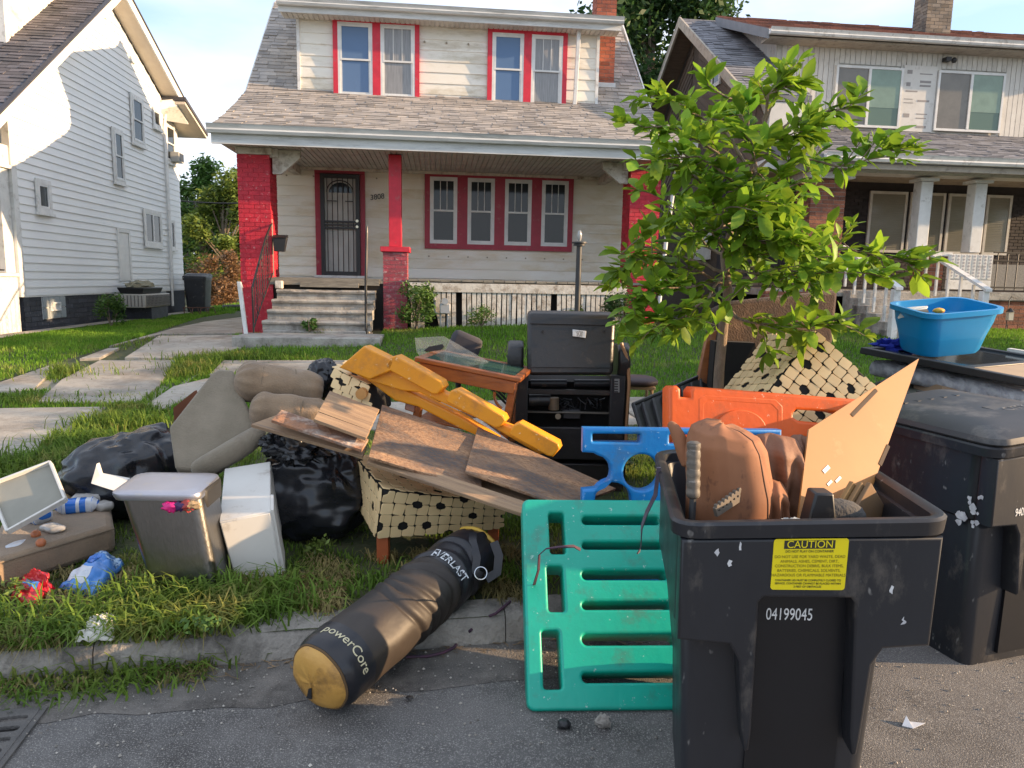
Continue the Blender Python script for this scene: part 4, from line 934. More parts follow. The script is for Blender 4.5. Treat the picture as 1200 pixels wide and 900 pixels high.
hp(HRt, 'dormer_soffit', MB().bx(10.4, 20, 1.7, 2.11, 6.76, 6.79), m_gtrim)
gutter(HRt, 10.35, 20, 1.648, 6.80, h=.11, mt=m_wtrim)
for (a, c) in ((12.14, 13.70), (14.53, 16.14)):
    o = hp(HRt, 'window', ring(a, c, 2.05, 2.11, 5.12, 6.40, .05).bx((a+c)/2-.03, (a+c)/2+.03, 2.045, 2.108, 5.17, 6.35), m_sash)
    hp(HRt, 'pane', MB().bx(a+.05, (a+c)/2-.03, 2.07, 2.08, 5.17, 6.35), mat('dull_curtain_glass', (.17, .16, .14), rough=.15), parent=o)
    hp(HRt, 'pane', MB().bx((a+c)/2+.03, c-.05, 2.07, 2.08, 5.17, 6.35), m_ggreen, parent=o)
    hp(HRt, 'blind', MB().bx((a+c)/2+.03, c-.05, 2.064, 2.069, 5.55, 6.35), mat('green_blind', (.20, .29, .23), rough=.12), parent=o)
wr = hp(HRt, 'house_wrap', MB().bx(13.72, 14.51, 2.085, 2.11, 5.08, 6.48), mat('house_wrap', (.62, .60, .56), (.56, .54, .5), rough=.5, dirt=((.4, .38, .34), .15, 6)), label='white printed house wrap sheet between the dormer windows')
b = MB()
for (xx, zz, w_, h_) in ((13.80, 6.30, .12, .08), (14.1, 6.30, .3, .02), (14.12, 6.12, .26, .05), (14.12, 6.04, .26, .04), (13.8, 6.04, .1, .08), (13.8, 5.92, .28, .03), (14.1, 5.72, .28, .04), (13.78, 5.76, .2, .015), (13.78, 5.68, .22, .015), (14.1, 5.45, .26, .02), (13.8, 5.38, .14, .08), (14.1, 5.36, .24, .02), (14.12, 5.16, .24, .05), (13.8, 5.16, .2, .02)):
    b.bx(xx, xx+w_, 2.081, 2.084, zz, zz+h_)
hp(HRt, 'printed_mark', b, mat('wrap_print', (.28, .26, .25), rough=.6), parent=wr, kind='stuff')
bricks_box(HRt, 'chimney', 14.72, 15.34, 2.95, 3.45, 7.2, 8.9, mat('tan_grey_brick', (.24, .19, .14), (.16, .14, .12), rough=.9, scale=5, island=.35), mortar=m_mortar)
hp(HRt, 'chimney_flashing', MB().bx(14.69, 15.37, 2.9, 3.48, 7.1, 7.42), mat('silver_flashing', (.55, .60, .66), rough=.35, metal=.3), bevel=.01)
hp(HRt, 'security_camera', MB().bx(14.6, 14.72, 1.95, 2.1, 6.58, 6.66).blob((14.8, 1.98, 6.6), (.06, .06, .06), n=12, amp=0), m_black)
# lanterns on hooks and a plant stand in front of the brick base
for i, (xx, lb) in enumerate(((14.75, 'small black lantern on a shepherd hook left of the other by the brick porch'), (15.25, 'garden lantern hanging from a shepherd hook at the frame edge'))):
    T = Thing('garden_lantern', hpt(xx, -.4, .8), lb, 'lantern', 'garden lanterns', rotz=HA)
    zz = ground_z(*hpt(xx, -.4, 0).xy)
    hp(T, 'hook', MB().tube([(xx, -.4, zz), (xx, -.4, zz+.62), (xx+.04, -.4, zz+.68), (xx+.1, -.4, zz+.66)], .009, n=5), m_black)
    hp(T, 'lantern_body', MB().bx(xx-.05, xx+.05, -.5, -.42, zz+.22, zz+.38), mat('lantern_glass', (.5, .48, .4), rough=.3)); hp(T, 'lantern_roof', MB().cyl((xx, -.46, zz+.385), (xx, -.46, zz+.46), .08, .01, n=8), m_black)
# ------------------------------------------------------------------ trees and shrubs
m_bark = mat('bark', (.23, .18, .13), (.14, .11, .08), rough=.95, scale=8, stretch=(3, 3, .6), bump=.7, bscale=25)
def leafmat(nm, a, c): return mat(nm, a, c, rough=.55, scale=.8, island=.45, trans=.35)
def leaf_cloud(b, c, rad, n, size, rng, shell=.5):
    for i in range(n):
        d = V((rng.gauss(0, 1), rng.gauss(0, 1), rng.gauss(0, 1))).normalized(); r_ = (shell+(1-shell)*rng.random())
        r_ *= 1+.35*noise.noise(d*2.2+V(c))
        p = V(c)+V((d.x*rad[0], d.y*rad[1], d.z*rad[2]))*r_
        u = V((rng.gauss(0, 1), rng.gauss(0, 1), rng.gauss(0, .6))).normalized(); v = u.cross(V((rng.gauss(0, 1), rng.gauss(0, 1), 1))).normalized(); s_ = size*rng.uniform(.6, 1.3)
        b.add([p-u*s_, p-v*s_*.45, p+u*s_, p+v*s_*.45], [(0, 1, 2, 3)])
def big_tree(x, y, z0, h, rad, n, size, mt, label, name='tree', seed=1, clumps=26, low=.35, group='trees behind the houses'):
    rng = random.Random(seed); T = Thing(name, (x, y, z0), label, 'tree', group)
    tr = MB().tube([(x, y, z0), (x+.1, y, z0+h*.3), (x-.1, y+.1, z0+h*.6), (x, y, z0+h*.85)], [h*.03, h*.024, h*.015, h*.004], n=10)
    cs = []
    for i in range(clumps):
        a = rng.uniform(0, 2*math.pi); t_ = rng.uniform(low, 1); rr = rad*math.sin(math.pi*min(.93, max(.12, (t_-low)/(1-low)*.85+.12)))*rng.uniform(.35, .95)
        cs.append((x+rr*math.cos(a), y+rr*math.sin(a), z0+h*t_))
    for c in cs: tr.tube([(x, y, z0+(c[2]-z0)*.55), ((x+c[0])/2, (y+c[1])/2, z0+(c[2]-z0)*.8), c], [h*.009, h*.006, h*.002], n=5)
    T.part('trunk', tr, m_bark, smooth=40)
    b = MB()
    for c in cs: r_ = rad*rng.uniform(.28, .5); leaf_cloud(b, c, (r_, r_, r_*.75), n//clumps, size, rng, .25)
    T.part('crown', b, mt, kind='stuff'); return T
lf_dark = leafmat('leaf_dark', (.035, .085, .022), (.055, .11, .03)); lf_mid = leafmat('leaf_mid', (.06, .14, .025), (.10, .18, .035)); lf_yel = leafmat('leaf_yellow_green', (.13, .19, .03), (.18, .24, .05)); lf_brown = leafmat('leaf_brown', (.26, .15, .07), (.18, .10, .05))
def TP(px, py, Y): return P(px, py, Y)
# big tree between main and right house
q = P(765, 60, 34); big_tree(q.x, 34, .5, q.z+2.6, 4.6, 30000, .19, lf_dark, 'tall dark green tree rising behind the gap between the middle and right houses', seed=4, clumps=34, low=.3)
q = P(725, 100, 38); big_tree(q.x, 38, .5, q.z+.5, 3.0, 6000, .17, lf_mid, 'lighter green tree behind the middle house chimney', seed=9, clumps=18)
# left back: shrubs and bare tree
for (px, py, Y, rad, mt, lb, sd_) in ((232, 225, 33, 1.9, lf_mid, 'round green tree filling the gap beside the white house', 11), (262, 240, 30, 1.7, lf_yel, 'yellow green tree beside the left porch pillar', 12), (215, 255, 37, 2.2, lf_dark, 'darker green tree behind the white house corner', 13), (285, 225, 40, 2.4, lf_mid, 'tree mostly hidden behind the left porch pillar', 14)):
    q = P(px, py, Y); big_tree(q.x, Y, .5, q.z+.6, rad, 9000, .11, mt, lb, name='leafy_tree', seed=sd_, clumps=24, low=.12)
for (px, py, Y, rx, lb, mt, sd_) in ((250, 330, 28, 1.3, 'brown dying shrub at the end of the driveway', lf_brown, 3), (270, 318, 27.5, .9, 'brown shrub next to the left porch pillar', lf_brown, 5), (232, 335, 29, .9, 'dark green bush behind the brown shrub', lf_dark, 6)):
    q = P(px, py, Y); T = Thing('shrub', (q.x, Y, .5), lb, 'shrub', 'shrubs at the end of the driveway')
    b = MB(); rng = random.Random(sd_)
    for k in range(12): leaf_cloud(b, (q.x+rng.gauss(0, rx*.45), Y+rng.gauss(0, .5), .5+rng.random()*(q.z+.2)), (rx*.4, rx*.4, rx*.38), 260, .07, rng, .3)
    T.part('foliage', b, mt, kind='stuff'); s_ = MB()
    for k in range(5): s_.cyl((q.x, Y, .4), (q.x+rng.gauss(0, .4), Y, 1.5), .025, .01, n=5)
    T.part('stem', s_, m_bark, kind='stuff')
def bare(x, y, z0, h, seed, lb):
    rng = random.Random(seed); b = MB()
    def br(p, d, ln, r_, lv):
        pts = [p]; q = p
        for i in range(4): d = (d+V((rng.gauss(0, .12), rng.gauss(0, .12), rng.gauss(.03, .06)))).normalized(); q = q+d*ln/4; pts.append(q)
        b.tube(pts, [r_, r_*.85, r_*.7, r_*.55, r_*.4], n=5)
        if lv < 4:
            for k in range(3 if lv < 3 else 2):
                nd = (d+V((rng.gauss(0, .7), rng.gauss(0, .7), rng.gauss(.1, .35)))).normalized(); br(pts[rng.choice([2, 3, 4])], nd, ln*rng.uniform(.5, .75), r_*.45, lv+1)
    br(V((x, y, z0)), V((0, 0, 1)), h*.55, h*.016, 0)
    T = Thing('bare_tree', (x, y, z0), lb, 'tree', 'trees behind the houses'); T.part('trunk', b, mat('pale_bark', (.25, .17, .12), (.19, .13, .10), rough=.9), kind=None)
q = P(266, 150, 42); bare(q.x, 42, .5, q.z+1.5, 3, 'leafless brown tree standing above the shrubs between the houses')
q = P(240, 190, 45); bare(q.x-1, 45, .5, q.z+.3, 8, 'smaller leafless tree behind the left house roof')
# utility wire
a_, c_ = P(180, 232, 26), P(330, 236, 26)
single('utility_wire', MB().tube([a_+(c_-a_)*(i/8)+V((0, 0, -.12*math.sin(math.pi*i/8))) for i in range(9)], .025, n=5), m_black, a_, 'black overhead wire crossing the gap between the houses', 'wire')
# small plants
def bush(px, py, name, lb, rad, n, size, mt, h=None, seed=1, Y=None, base=None):
    c = GG(px, py) if base is None else base; rng = random.Random(seed); T = Thing(name, c, lb, 'plant'); b = MB()
    for k in range(9):
        a = rng.uniform(0, 6.3); leaf_cloud(b, (c.x+rad*.45*math.cos(a), c.y+rad*.45*math.sin(a), c.z+(h or rad)*rng.uniform(.2, .85)), (rad*.5, rad*.5, rad*.42), n//9, size, rng, .3)
    T.part('foliage', b, mt, kind='stuff'); s_ = MB()
    for k in range(4): s_.cyl(c, c+V((rng.gauss(0, rad*.3), rng.gauss(0, rad*.3), (h or rad)*.8)), .012, .005, n=5)
    T.part('stem', s_, m_bark, kind='stuff')
bush(130, 383, 'bush', 'small round green bush in front of the grey air conditioner', .36, 1300, .035, lf_mid, h=.7, seed=2)
bush(486, 386, 'vine_bush', 'leafy weed bush against the faded middle porch pier', .42, 1500, .04, lf_mid, h=.85, seed=3, base=hpt(3.12, -.35, .68))
bush(376, 398, 'weed', 'small weed growing from the bottom porch step', .16, 420, .035, lf_mid, h=.2, seed=4, base=hpt(1.35, -1.25, .70))
bush(755, 375, 'bush', 'reddish green shrub at the foot of the right porch pillar', .40, 1100, .035, lf_dark, h=.75, seed=5, base=hpt(6.9, -.35, .75))
bush(705, 375, 'weed', 'low green weeds in front of the white pickets', .28, 500, .035, lf_yel, h=.35, seed=6, base=hpt(6.1, -.3, .75))
bush(570, 378, 'weed', 'patch of green weeds at the left end of the pickets', .35, 500, .03, lf_mid, h=.4, seed=7, base=hpt(4.3, -.25, .72))
# ------------------------------------------------------------------ unseen street trees added beyond the right frame edge to shade lawn and porches
lf_st = leafmat('street_leaf', (.05, .12, .025), (.08, .16, .03))
def unseen_shade_tree(x, y, h, rad, seed, lb, n=5200, low=.25): return big_tree(x, y, ground_z(x, y), h, rad, n, .15, lf_st, lb, name='unseen_shade_tree', seed=seed, clumps=26, low=low, group='unseen shade trees right of the view')
for (x, y, h, rad, sd_, lb) in UNSEEN_TREES: unseen_shade_tree(x, y, h, rad, sd_, lb)
# ------------------------------------------------------------------ the two wheeled carts at the kerb
m_cart = mat('cart_black_plastic', (.020, .022, .027), (.014, .015, .019), rough=.42, scale=5, rvar=.14, bump=.12, bscale=25, dirt=((.12, .105, .09), .2, 6), speck=((.16, .155, .15), .66, .72, 16), stretch=(1, 1, .5), dist=.006)
m_cartin = mat('cart_inside', (.018, .018, .02), (.03, .03, .03), rough=.7, scale=5)
m_scuff = mat('white_scuff', (.62, .62, .62), (.4, .4, .42), rough=.7, scale=30)
m_yel = mat('sticker_yellow', (.80, .66, .01), (.74, .60, .01), rough=.35, scale=4)
m_ink = mat('sticker_black', (.03, .03, .02), rough=.5); m_whiteink = mat('white_number', (.78, .78, .76), rough=.5, scale=80, dirt=((.05, .05, .05), .05, 120))
def cart(loc, yaw, label, closed, number, nxy):
    T = Thing('wheeled_cart', loc, label, 'trash cart', 'wheeled carts at the kerb', rotz=yaw)
    F_ = T.M
    def cp(nm, mb, mt, **k):
        mb.v = [(a*SX, c, z*(1+.075*(a+.35))) for a, c, z in mb.v]; xf(mb, F_); return T.part(nm, mb, mt, **k)
    SX = .935
    def ringpt(x0, x1, y0, y1, z, r=.05):
        k_ = .17 if z < .62 else .05
        return [(a*(1-k_*c/.8), c, z) for a, c in rrect(x0, x1, y0, y1, r, 4)]
    lo = [(0, -.295, .225, .065, .60), (.30, -.31, .24, .058, .65), (.62, -.325, .25, .052, .70)]
    up = [(.66, -.345, .335, .058, .765), (.80, -.348, .338, .056, .775), (.93, -.352, .342, .054, .785), (.945, -.352, .342, .0, .785)]
    b = MB(); rs2 = [ringpt(a, c, y0, y1, z) for z, a, c, y0, y1 in lo]+[ringpt(a+.012, c-.012, y0+.01, y1-.01, z) for z, a, c, y0, y1 in [(.645, -.335, .325, .062, .755)]]+[ringpt(a, c, y0, y1, z) for z, a, c, y0, y1 in up]
    rin = [(.945, -.325, .315, .03, .755), (.55, -.27, .26, .09, .68)]
    rs2 += [ringpt(a, c, y0, y1, z, .04) for z, a, c, y0, y1 in rin]
    b.rings(rs2, True); body = cp('cart_body', b, m_cart, smooth=35)
    # raised frame around the lifting recess (inverted U with legs that run down)
    out = [(-.345, .655), (-.350, .935), (.340, .935), (.335, .655), (.215, .645), (.190, .60), (.178, .40), (.172, .352), (.160, .35), (.150, .40), (.128, .765), (.118, .777), (-.115, .777), (-.127, .765), (-.122, .40), (-.125, .345), (-.137, .34), (-.148, .40), (-.172, .60), (-.20, .645)]
    pm = curve_mesh([[(a, c) for a, c in out]], .030, .008)
    M1 = M4.Translation((0, .022, 0)) @ M4.Rotation(R(90), 4, 'X')
    cp('front_frame', xf(pm, M1), m_cart, parent=body, smooth=40)
    cp('lift_recess', MB().bx(-.12, .14, .046, .062, .05, .80), mat('recess_black', (.008, .009, .012), rough=.35, scale=3), parent=body)
    # rim
    b = MB(); k = [( .94, 0), (.94, .022), (.975, .026), (.982, .018), (.982, .0), (.975, -.012), (.94, -.012)]
    rr_ = [ringpt(-.352-e, .342+e, -e, .785+e, z, .05+e) for z, e in k]
    b.rings(rr_+[rr_[0]], False); cp('rim', b, m_cart, parent=body, smooth=35)
    cp('handle_bar', MB().cyl((-.25, .845, .93), (.25, .845, .93), .014, n=10).bx(-.26, -.22, .78, .86, .91, .95).bx(.22, .26, .78, .86, .91, .95), m_cart, smooth=40)
    for s_ in (-.17, .12):
        w_ = cp('wheel', MB().cyl((s_-.03, .66, .13), (s_+.03, .66, .13), .13, n=24), mat('tyre_black', (.015, .015, .016), rough=.8, scale=20), smooth=40)
        cp('hub', MB().cyl((s_-.035, .66, .13), (s_+.035, .66, .13), .05, n=14), m_cart, parent=w_, smooth=40)
    if closed:
        b = MB(); b.rings([ringpt(-.365, .355, -.02, .80, .985, .07), ringpt(-.37, .36, -.028, .81, .993, .07), ringpt(-.365, .355, -.02, .805, 1.015, .07), ringpt(-.33, .32, .02, .78, 1.035, .07), ringpt(-.20, .19, .15, .70, 1.05, .05)], True)
        lid = cp('lid', b, mat('lid_grey_black', (.045, .043, .043), (.03, .03, .032), rough=.5, scale=3, dirt=((.16, .14, .12), .3, 4)), smooth=35)
        for i in range(5): cp('lid_rib', MB().hexa([(-.22+i*.085, .55, 1.035), (-.20+i*.085, .55, 1.035), (-.20+i*.085, .80, 1.02), (-.22+i*.085, .80, 1.02), (-.22+i*.085, .56, 1.052), (-.20+i*.085, .56, 1.052), (-.20+i*.085, .79, 1.038), (-.22+i*.085, .79, 1.038)]), m_black, parent=lid)
        pl_ = cp('lid_label', MB().hexa([(-.02, .10, 1.034), (.30, .10, 1.034), (.30, .32, 1.046), (-.02, .32, 1.046), (-.02, .10, 1.042), (.30, .10, 1.042), (.30, .32, 1.053), (-.02, .32, 1.053)]), mat('label_grey', (.09, .088, .085), rough=.6, scale=9, dirt=((.2, .19, .18), .3, 14)), parent=lid)
        t = curve_mesh(None, .001, text='CITY OF\nDETROIT', size=.065); xf(t, M4.Translation((.14, .21, 1.049)) @ M4.Rotation(R(3), 4, 'X')); cp('lid_lettering', t, mat('mould_letter', (.2, .19, .18), rough=.6), parent=lid)
    else:
        d_ = M4.Translation((-.035, -.0095, 0)) @ M4.Rotation(R(90), 4, 'X')
        X0, X1, Z0, Z1 = -.100, .097, .80, .935
        st_ = cp('caution_sticker', xf(curve_mesh([rrect(X0, X1, Z0, Z1, .008)], .0008), M4.Translation((0, -.0168, 0)) @ M4.Rotation(R(90), 4, 'X')), m_yel)
        def tx(s, size, x, z, mt, nm='sticker_text', al='CENTER', dy=-.0182):
            t = curve_mesh(None, .0003, text=s, size=size, align=al); xf(t, M4.Translation((x, dy, z)) @ M4.Rotation(R(90), 4, 'X')); cp(nm, t, mt, parent=st_)
        cp('sticker_banner', MB().bx(-.072, .062, -.0183, -.0178, .909, .931), m_ink, parent=st_)
        tx('CAUTION', .027, -.004, .920, m_yel, dy=-.0187)
        tx('DO NOT PLAY ON CONTAINER', .0088, -.004, .902, m_ink)
        for i, s in enumerate(('DO NOT USE FOR YARD WASTE, DEAD', 'ANIMALS, ASHES, CEMENT, DIRT,', 'CONSTRUCTION DEBRIS, BULK ITEMS,', 'BATTERIES, CHEMICALS, SOLVENTS,', 'HAZARDOUS OR FLAMMABLE MATERIALS')):
            tx(s, .0105, -.002, .888-i*.0122, mat('sticker_olive', (.28, .22, .01), rough=.5))
        for i, s in enumerate(('CONTAINER LID MUST BE COMPLETELY CLOSED TO', 'SERVICE. CONTAINER CANNOT BE PLACED WITHIN', '3 FEET OF OBSTACLES')): tx(s, .0074, -.002, .8255-i*.0085, m_ink)
    t = curve_mesh(None, .0006, text=number, size=.041, align='LEFT'); xf(t, M4.Translation((nxy[0], -.0172 if closed else .0445, nxy[1])) @ M4.Rotation(R(90), 4, 'X') @ M4.Diagonal((.80, 1.15, 1, 1)))
    cp('cart_number', t, m_whiteink)
    # scuffs on the front
    rng = random.Random(len(number)); b = MB()
    marks = [(-.25, .90), (-.19, .915), (-.215, .87), (.22, .80), (.26, .72)] if not closed else []
    for (xx, zz) in marks:
        pts = [(xx+rng.uniform(-.003, .003)+.008*math.cos(a)*rng.uniform(.3, 1), -.0172, zz+.016*math.sin(a)*rng.uniform(.3, 1)) for a in [i*.785 for i in range(8)]]
        b.add(pts, [tuple(range(8))])
    if marks: cp('paint_drip', b, m_scuff, kind='stuff')
    if closed:
        b = MB()
        for i in range(16):
            yy = rng.uniform(.02, .14); zz = .60+(.14-yy)*.4+rng.uniform(0, .13); r_ = rng.uniform(.006, .022)
            if True: b.add([(-.3495-.001*rng.random(), yy+r_*math.cos(a)*rng.uniform(.5, 1), zz+r_*1.2*math.sin(a)*rng.uniform(.4, 1)) for a in [k*.785 for k in range(8)]], [tuple(range(8))])
        cp('peeled_patch', b, m_scuff, kind='stuff')
    return T, body
YAW1 = R(-6.5); c1loc = V((.442, 1.80, 0))+V((math.cos(YAW1), math.sin(YAW1), 0))*.34
C1, C1b = cart(c1loc, YAW1, 'black wheeled cart with no lid and a yellow caution sticker, overfilled with junk', False, '04199045', (-.090, .703))
YAW2 = R(18); fcx = V((1.90, 2.74, 0)); ax = V((math.cos(YAW2), math.sin(YAW2), 0)); ay = V((-ax.y, ax.x, 0))
c2loc = fcx+ax*.352+ay*.0
C2, C2b = cart(c2loc, YAW2, 'black wheeled cart with its lid closed standing at the right edge', True, '94027614', (-.215, .70))
def c1(x, y, z): return C1.M @ V((x, y, z))
# ---- contents of the open cart
# rubbish filling it
b = MB().blob((-.03, .38, .66), (.20, .24, .16), n=30, amp=.35, fr=4, seed=3); xf(b, C1.M)
single('rubbish_bag', b, mat('dark_bag', (.03, .03, .032), (.02, .02, .022), rough=.35, wrinkle=.5, bscale=9), c1(0, .38, .5), 'dark bag of rubbish lying deep inside the open cart', 'trash bag', smooth=60)
# ------------------------------------------------------------------ junk: materials
m_leather = mat('tan_brown_leather', (.30, .125, .055), (.19, .075, .034), rough=.8, scale=3.5, wrinkle=.45, bscale=7, speck=((.15, .06, .03), .60, .72, 26), dirt=((.19, .085, .045), .3, 4), rvar=.1, stretch=(1, 1, .5), dist=.02)
m_gold = mat('fibreboard', (.37, .165, .045), (.31, .135, .036), rough=.6, scale=2.5, detail=9, dirt=((.40, .20, .07), .1, 9))
m_green = mat('teal_plastic', (.004, .38, .27), (.005, .34, .24), rough=.42, scale=3, rvar=.12, dirt=((.06, .19, .14), .32, 5), speck=((.30, .52, .44), .66, .71, 34), bump=.08, bscale=30)
m_blue = mat('blue_plastic', (.010, .21, .56), (.010, .18, .49), rough=.38, scale=3, rvar=.1, dirt=((.05, .15, .30), .3, 6), speck=((.25, .42, .62), .65, .70, 30), bump=.08, bscale=30)
m_orange = mat('orange_plastic', (.75, .11, .008), (.68, .095, .008), rough=.45, scale=4, dirt=((.42, .10, .03), .35, 6), speck=((.75, .36, .22), .65, .70, 28), bump=.08, bscale=30)
m_yellowp = mat('yellow_orange_plastic', (.80, .32, .012), (.74, .28, .012), rough=.42, scale=3, dirt=((.52, .20, .03), .32, 6), speck=((.85, .55, .25), .64, .70, 24), bump=.08, bscale=30)
m_bag = mat('black_trash_bag', (.016, .017, .021), (.011, .012, .015), rough=.25, scale=4, wrinkle=.6, bscale=6, stretch=(1, 1, 2.4), rvar=.08, dist=.03)
m_uph = mat('tan_corduroy', (.27, .19, .12), (.205, .145, .095), rough=1, scale=7, bump=.7, bscale=110, dirt=((.20, .15, .10), .4, 5), sheen=.15, dist=.006)
m_uph2 = mat('taupe_velour', (.245, .205, .15), (.185, .155, .11), rough=1, scale=5, bump=.7, bscale=100, dirt=((.18, .145, .105), .4, 4), sheen=.15, dist=.006)
m_osb = mat('osb_face', (.56, .32, .16), (.42, .23, .115), rough=.9, scale=22, stretch=(1, 2.6, 1), bump=.5, bscale=40, dirt=((.105, .085, .075), 1.0, 1.9), detail=8, ramp=(.3, .7), speck=((.20, .10, .05), .53, .60, 38))  # large dark noise patches over much of the board face
m_plank = mat('weathered_plank', (.36, .235, .135), (.24, .155, .095), rough=.85, scale=5, stretch=(.6, 9, 9), bump=.35, bscale=16, objvar=.12, dirt=((.15, .115, .09), .3, 3))
m_wood = mat('stained_orange_wood', (.36, .115, .028), (.22, .065, .018), rough=.35, scale=5, stretch=(1, 5, 5), coat=.3, bump=.08, bscale=20)
m_chrome = mat('brushed_steel', (.25, .248, .245), (.18, .178, .175), rough=.30, metal=1, scale=3, stretch=(1, 1, .3), bump=.08, bscale=80, rvar=.08, dirt=((.30, .26, .21), .18, 5))
m_wlam = mat('white_laminate', (.66, .64, .59), (.60, .57, .52), rough=.45, scale=3, dirt=((.34, .29, .23), .16, 6))
m_strap = mat('cream_woven_strap', (.80, .59, .31), (.72, .51, .26), rough=.6, scale=5, objvar=.1, island=.1)
m_strapin = mat('black_frame_under_straps', (.012, .011, .010), rough=.9)
m_pbag = mat('worn_black_vinyl', (.040, .030, .023), (.024, .019, .016), rough=.56, scale=2.5, bump=.3, bscale=12, rvar=.1, dist=.012)
m_pbag2 = mat('black_vinyl', (.018, .018, .022), (.012, .012, .015), rough=.35, scale=4, bump=.25, bscale=18, dist=.01)
m_ochre = mat('ochre_vinyl', (.56, .31, .07), (.47, .24, .05), rough=.5, scale=6, dirt=((.14, .08, .03), .3, 6), bump=.2, bscale=30)
m_whi = mat('white_letter', (.72, .74, .76), rough=.5, scale=20)
m_mesh = mat('black_chassis', (.020, .020, .022), (.014, .014, .015), rough=.42, scale=6, dirt=((.11, .085, .06), .15, 9))
# ================================================================== items in the open cart
# tan leather heavy bag stuffed in, with a taped grip
LBG = Thing('leather_bag', c1(-.15, .4, .62), 'tan brown leather bag with a drooping side standing in the open cart', 'bag')
b = MB(); prof = [(.60, -.13, .12), (.78, -.14, .125), (.90, -.145, .13), (1.00, -.15, .13), (1.08, -.165, .125), (1.13, -.17, .118), (1.165, -.175, .10), (1.183, -.18, .06), (1.187, -.18, .01)]
rs2 = []
zs_ = [p_[0] for p_ in prof]
for q_i in range(44):
    t_ = q_i/43; z = interp(t_**.8, [k/(len(prof)-1) for k in range(len(prof))], zs_); xc = interp(z, zs_, [p_[1] for p_ in prof]); rx = interp(z, zs_, [p_[2] for p_ in prof]); ry = rx*1.12; ring_ = []
    for i in range(84):
        a = 2*math.pi*i/84; d = V((math.cos(a), math.sin(a), z*6))
        rg_ = max(0, 1-abs(noise.noise(V((d.x*1.6+d.z*.35, d.y*1.6, d.z*.45+a*.6))))*7)
        k_ = 1-.028*rg_*min(1, (z-.8)*8 if z > .8 else 0)+.035*noise.noise(V((d.x*1.4, d.y*1.4, d.z*.5)))+.012*noise.noise(V((d.x*6, d.y*6, d.z*2)))
        ring_.append(C1.M @ V((xc+rx*k_*math.copysign(abs(math.cos(a))**.8, math.cos(a)), .30+ry*k_*math.sin(a), z-.012*math.cos(a)+.012*noise.noise(V((d.x*2, d.y*2, 8))))))
    rs2.append(ring_)
BAGR = rs2; b.rings(rs2, True); LBG.part('bag_body', b, m_leather, smooth=80)
def fold(T, name, pts, rads, mt, n=14, squash=None, amp=.12, seed=0):
    bb = MB(); bb.tube(pts, rads, n=n); bb.v = [tuple(V(v)+V((noise.noise(V(v)*9+V((seed, 0, 0))), noise.noise(V(v)*9+V((0, seed, 0))), noise.noise(V(v)*9+V((0, 0, seed)))))*max(rads)*amp*2) for v in bb.v]
    return T.part(name, bb, mt, smooth=60, sub=1)
m_leather2 = mat('creased_brown_leather', (.24, .105, .052), (.15, .065, .036), rough=.7, scale=6, bump=.3, bscale=25, dirt=((.36, .17, .085), .25, 6))
def drape(name, x0, x1, zt, zb, y0, seed, mt, T=LBG, amp=.022, nf=3.2):
    def f(u, v):
        x = lerp(x0, x1, u)+.02*(v-.5)*noise.noise(V((v*3, seed, 0))); top = zt-.06*(2*u-1)**4-.03*u
        z = lerp(top, zb, v)
        fo = math.sin(u*nf*6.28+2.2*noise.noise(V((v*2.2, u*1.5, seed)))+v*1.4)
        y = y0-.05*math.sin(math.pi*u)**.5*(1-.3*v)-amp*(1-abs(fo))*2*(.3+.7*v)+.06*max(0, .12-v)/.12+.012*noise.noise(V((u*6, v*6, seed)))
        return tuple(c1(x, y, z))
    T.part(name, MB().sheet(f, 40, 34), mt, smooth=80, solid=.004)
drape('drape', -.085, .085, 1.165, .74, .35, 3, m_leather2, nf=1.7, amp=.026)
drape('drape', .045, .145, 1.15, .76, .42, 8, m_leather2, amp=.016, nf=2)
drape('front_flap', -.10, .02, 1.05, .80, .255, 5, m_leather, amp=.014, nf=1.6)
for si in (71,):
    LBG.part('seam', MB().tube([ring_s[si] for ring_s in BAGR[10:42]], .0026 if si != 63 else .0018, n=6), mat('seam_brown', (.09, .038, .02), rough=.8), smooth=40)
sm = [c1(-.315+.02*i/8, .33-.13*math.sin(i/8*2.2), 1.16-.02*i-.09*(i/8)**2) for i in range(9)]
fold(LBG, 'bag_corner', [c1(-.335, .36, 1.175), c1(-.318, .35, 1.165), c1(-.295, .33, 1.12), c1(-.27, .31, 1.04)], [.010, .018, .024, .024], m_leather, seed=9)
GR = Thing('taped_grip', c1(-.32, .18, .8), 'grey tape wrapped tool handle sticking up at the left of the open cart', 'tool handle')
gp_ = [c1(-.285, .10, .80), c1(-.282, .13, 1.005), c1(-.286, .15, 1.165)]
GR.part('shaft', MB().tube([gp_[0], gp_[1]], .010), m_black, smooth=40)
bb = MB(); N = 30
bb.tube([gp_[1]+(gp_[2]-gp_[1])*(i/N) for i in range(N+1)], [.018+.0016*((i % 5) > 1)+(-.007 if i in (0, N) else 0) for i in range(N+1)], n=12)
GR.part('tape_wrap', bb, mat('dirty_tape', (.15, .125, .10), (.07, .06, .05), rough=.6, scale=20, stretch=(1, 1, 3), dirt=((.38, .34, .30), .2, 25)), smooth=50)
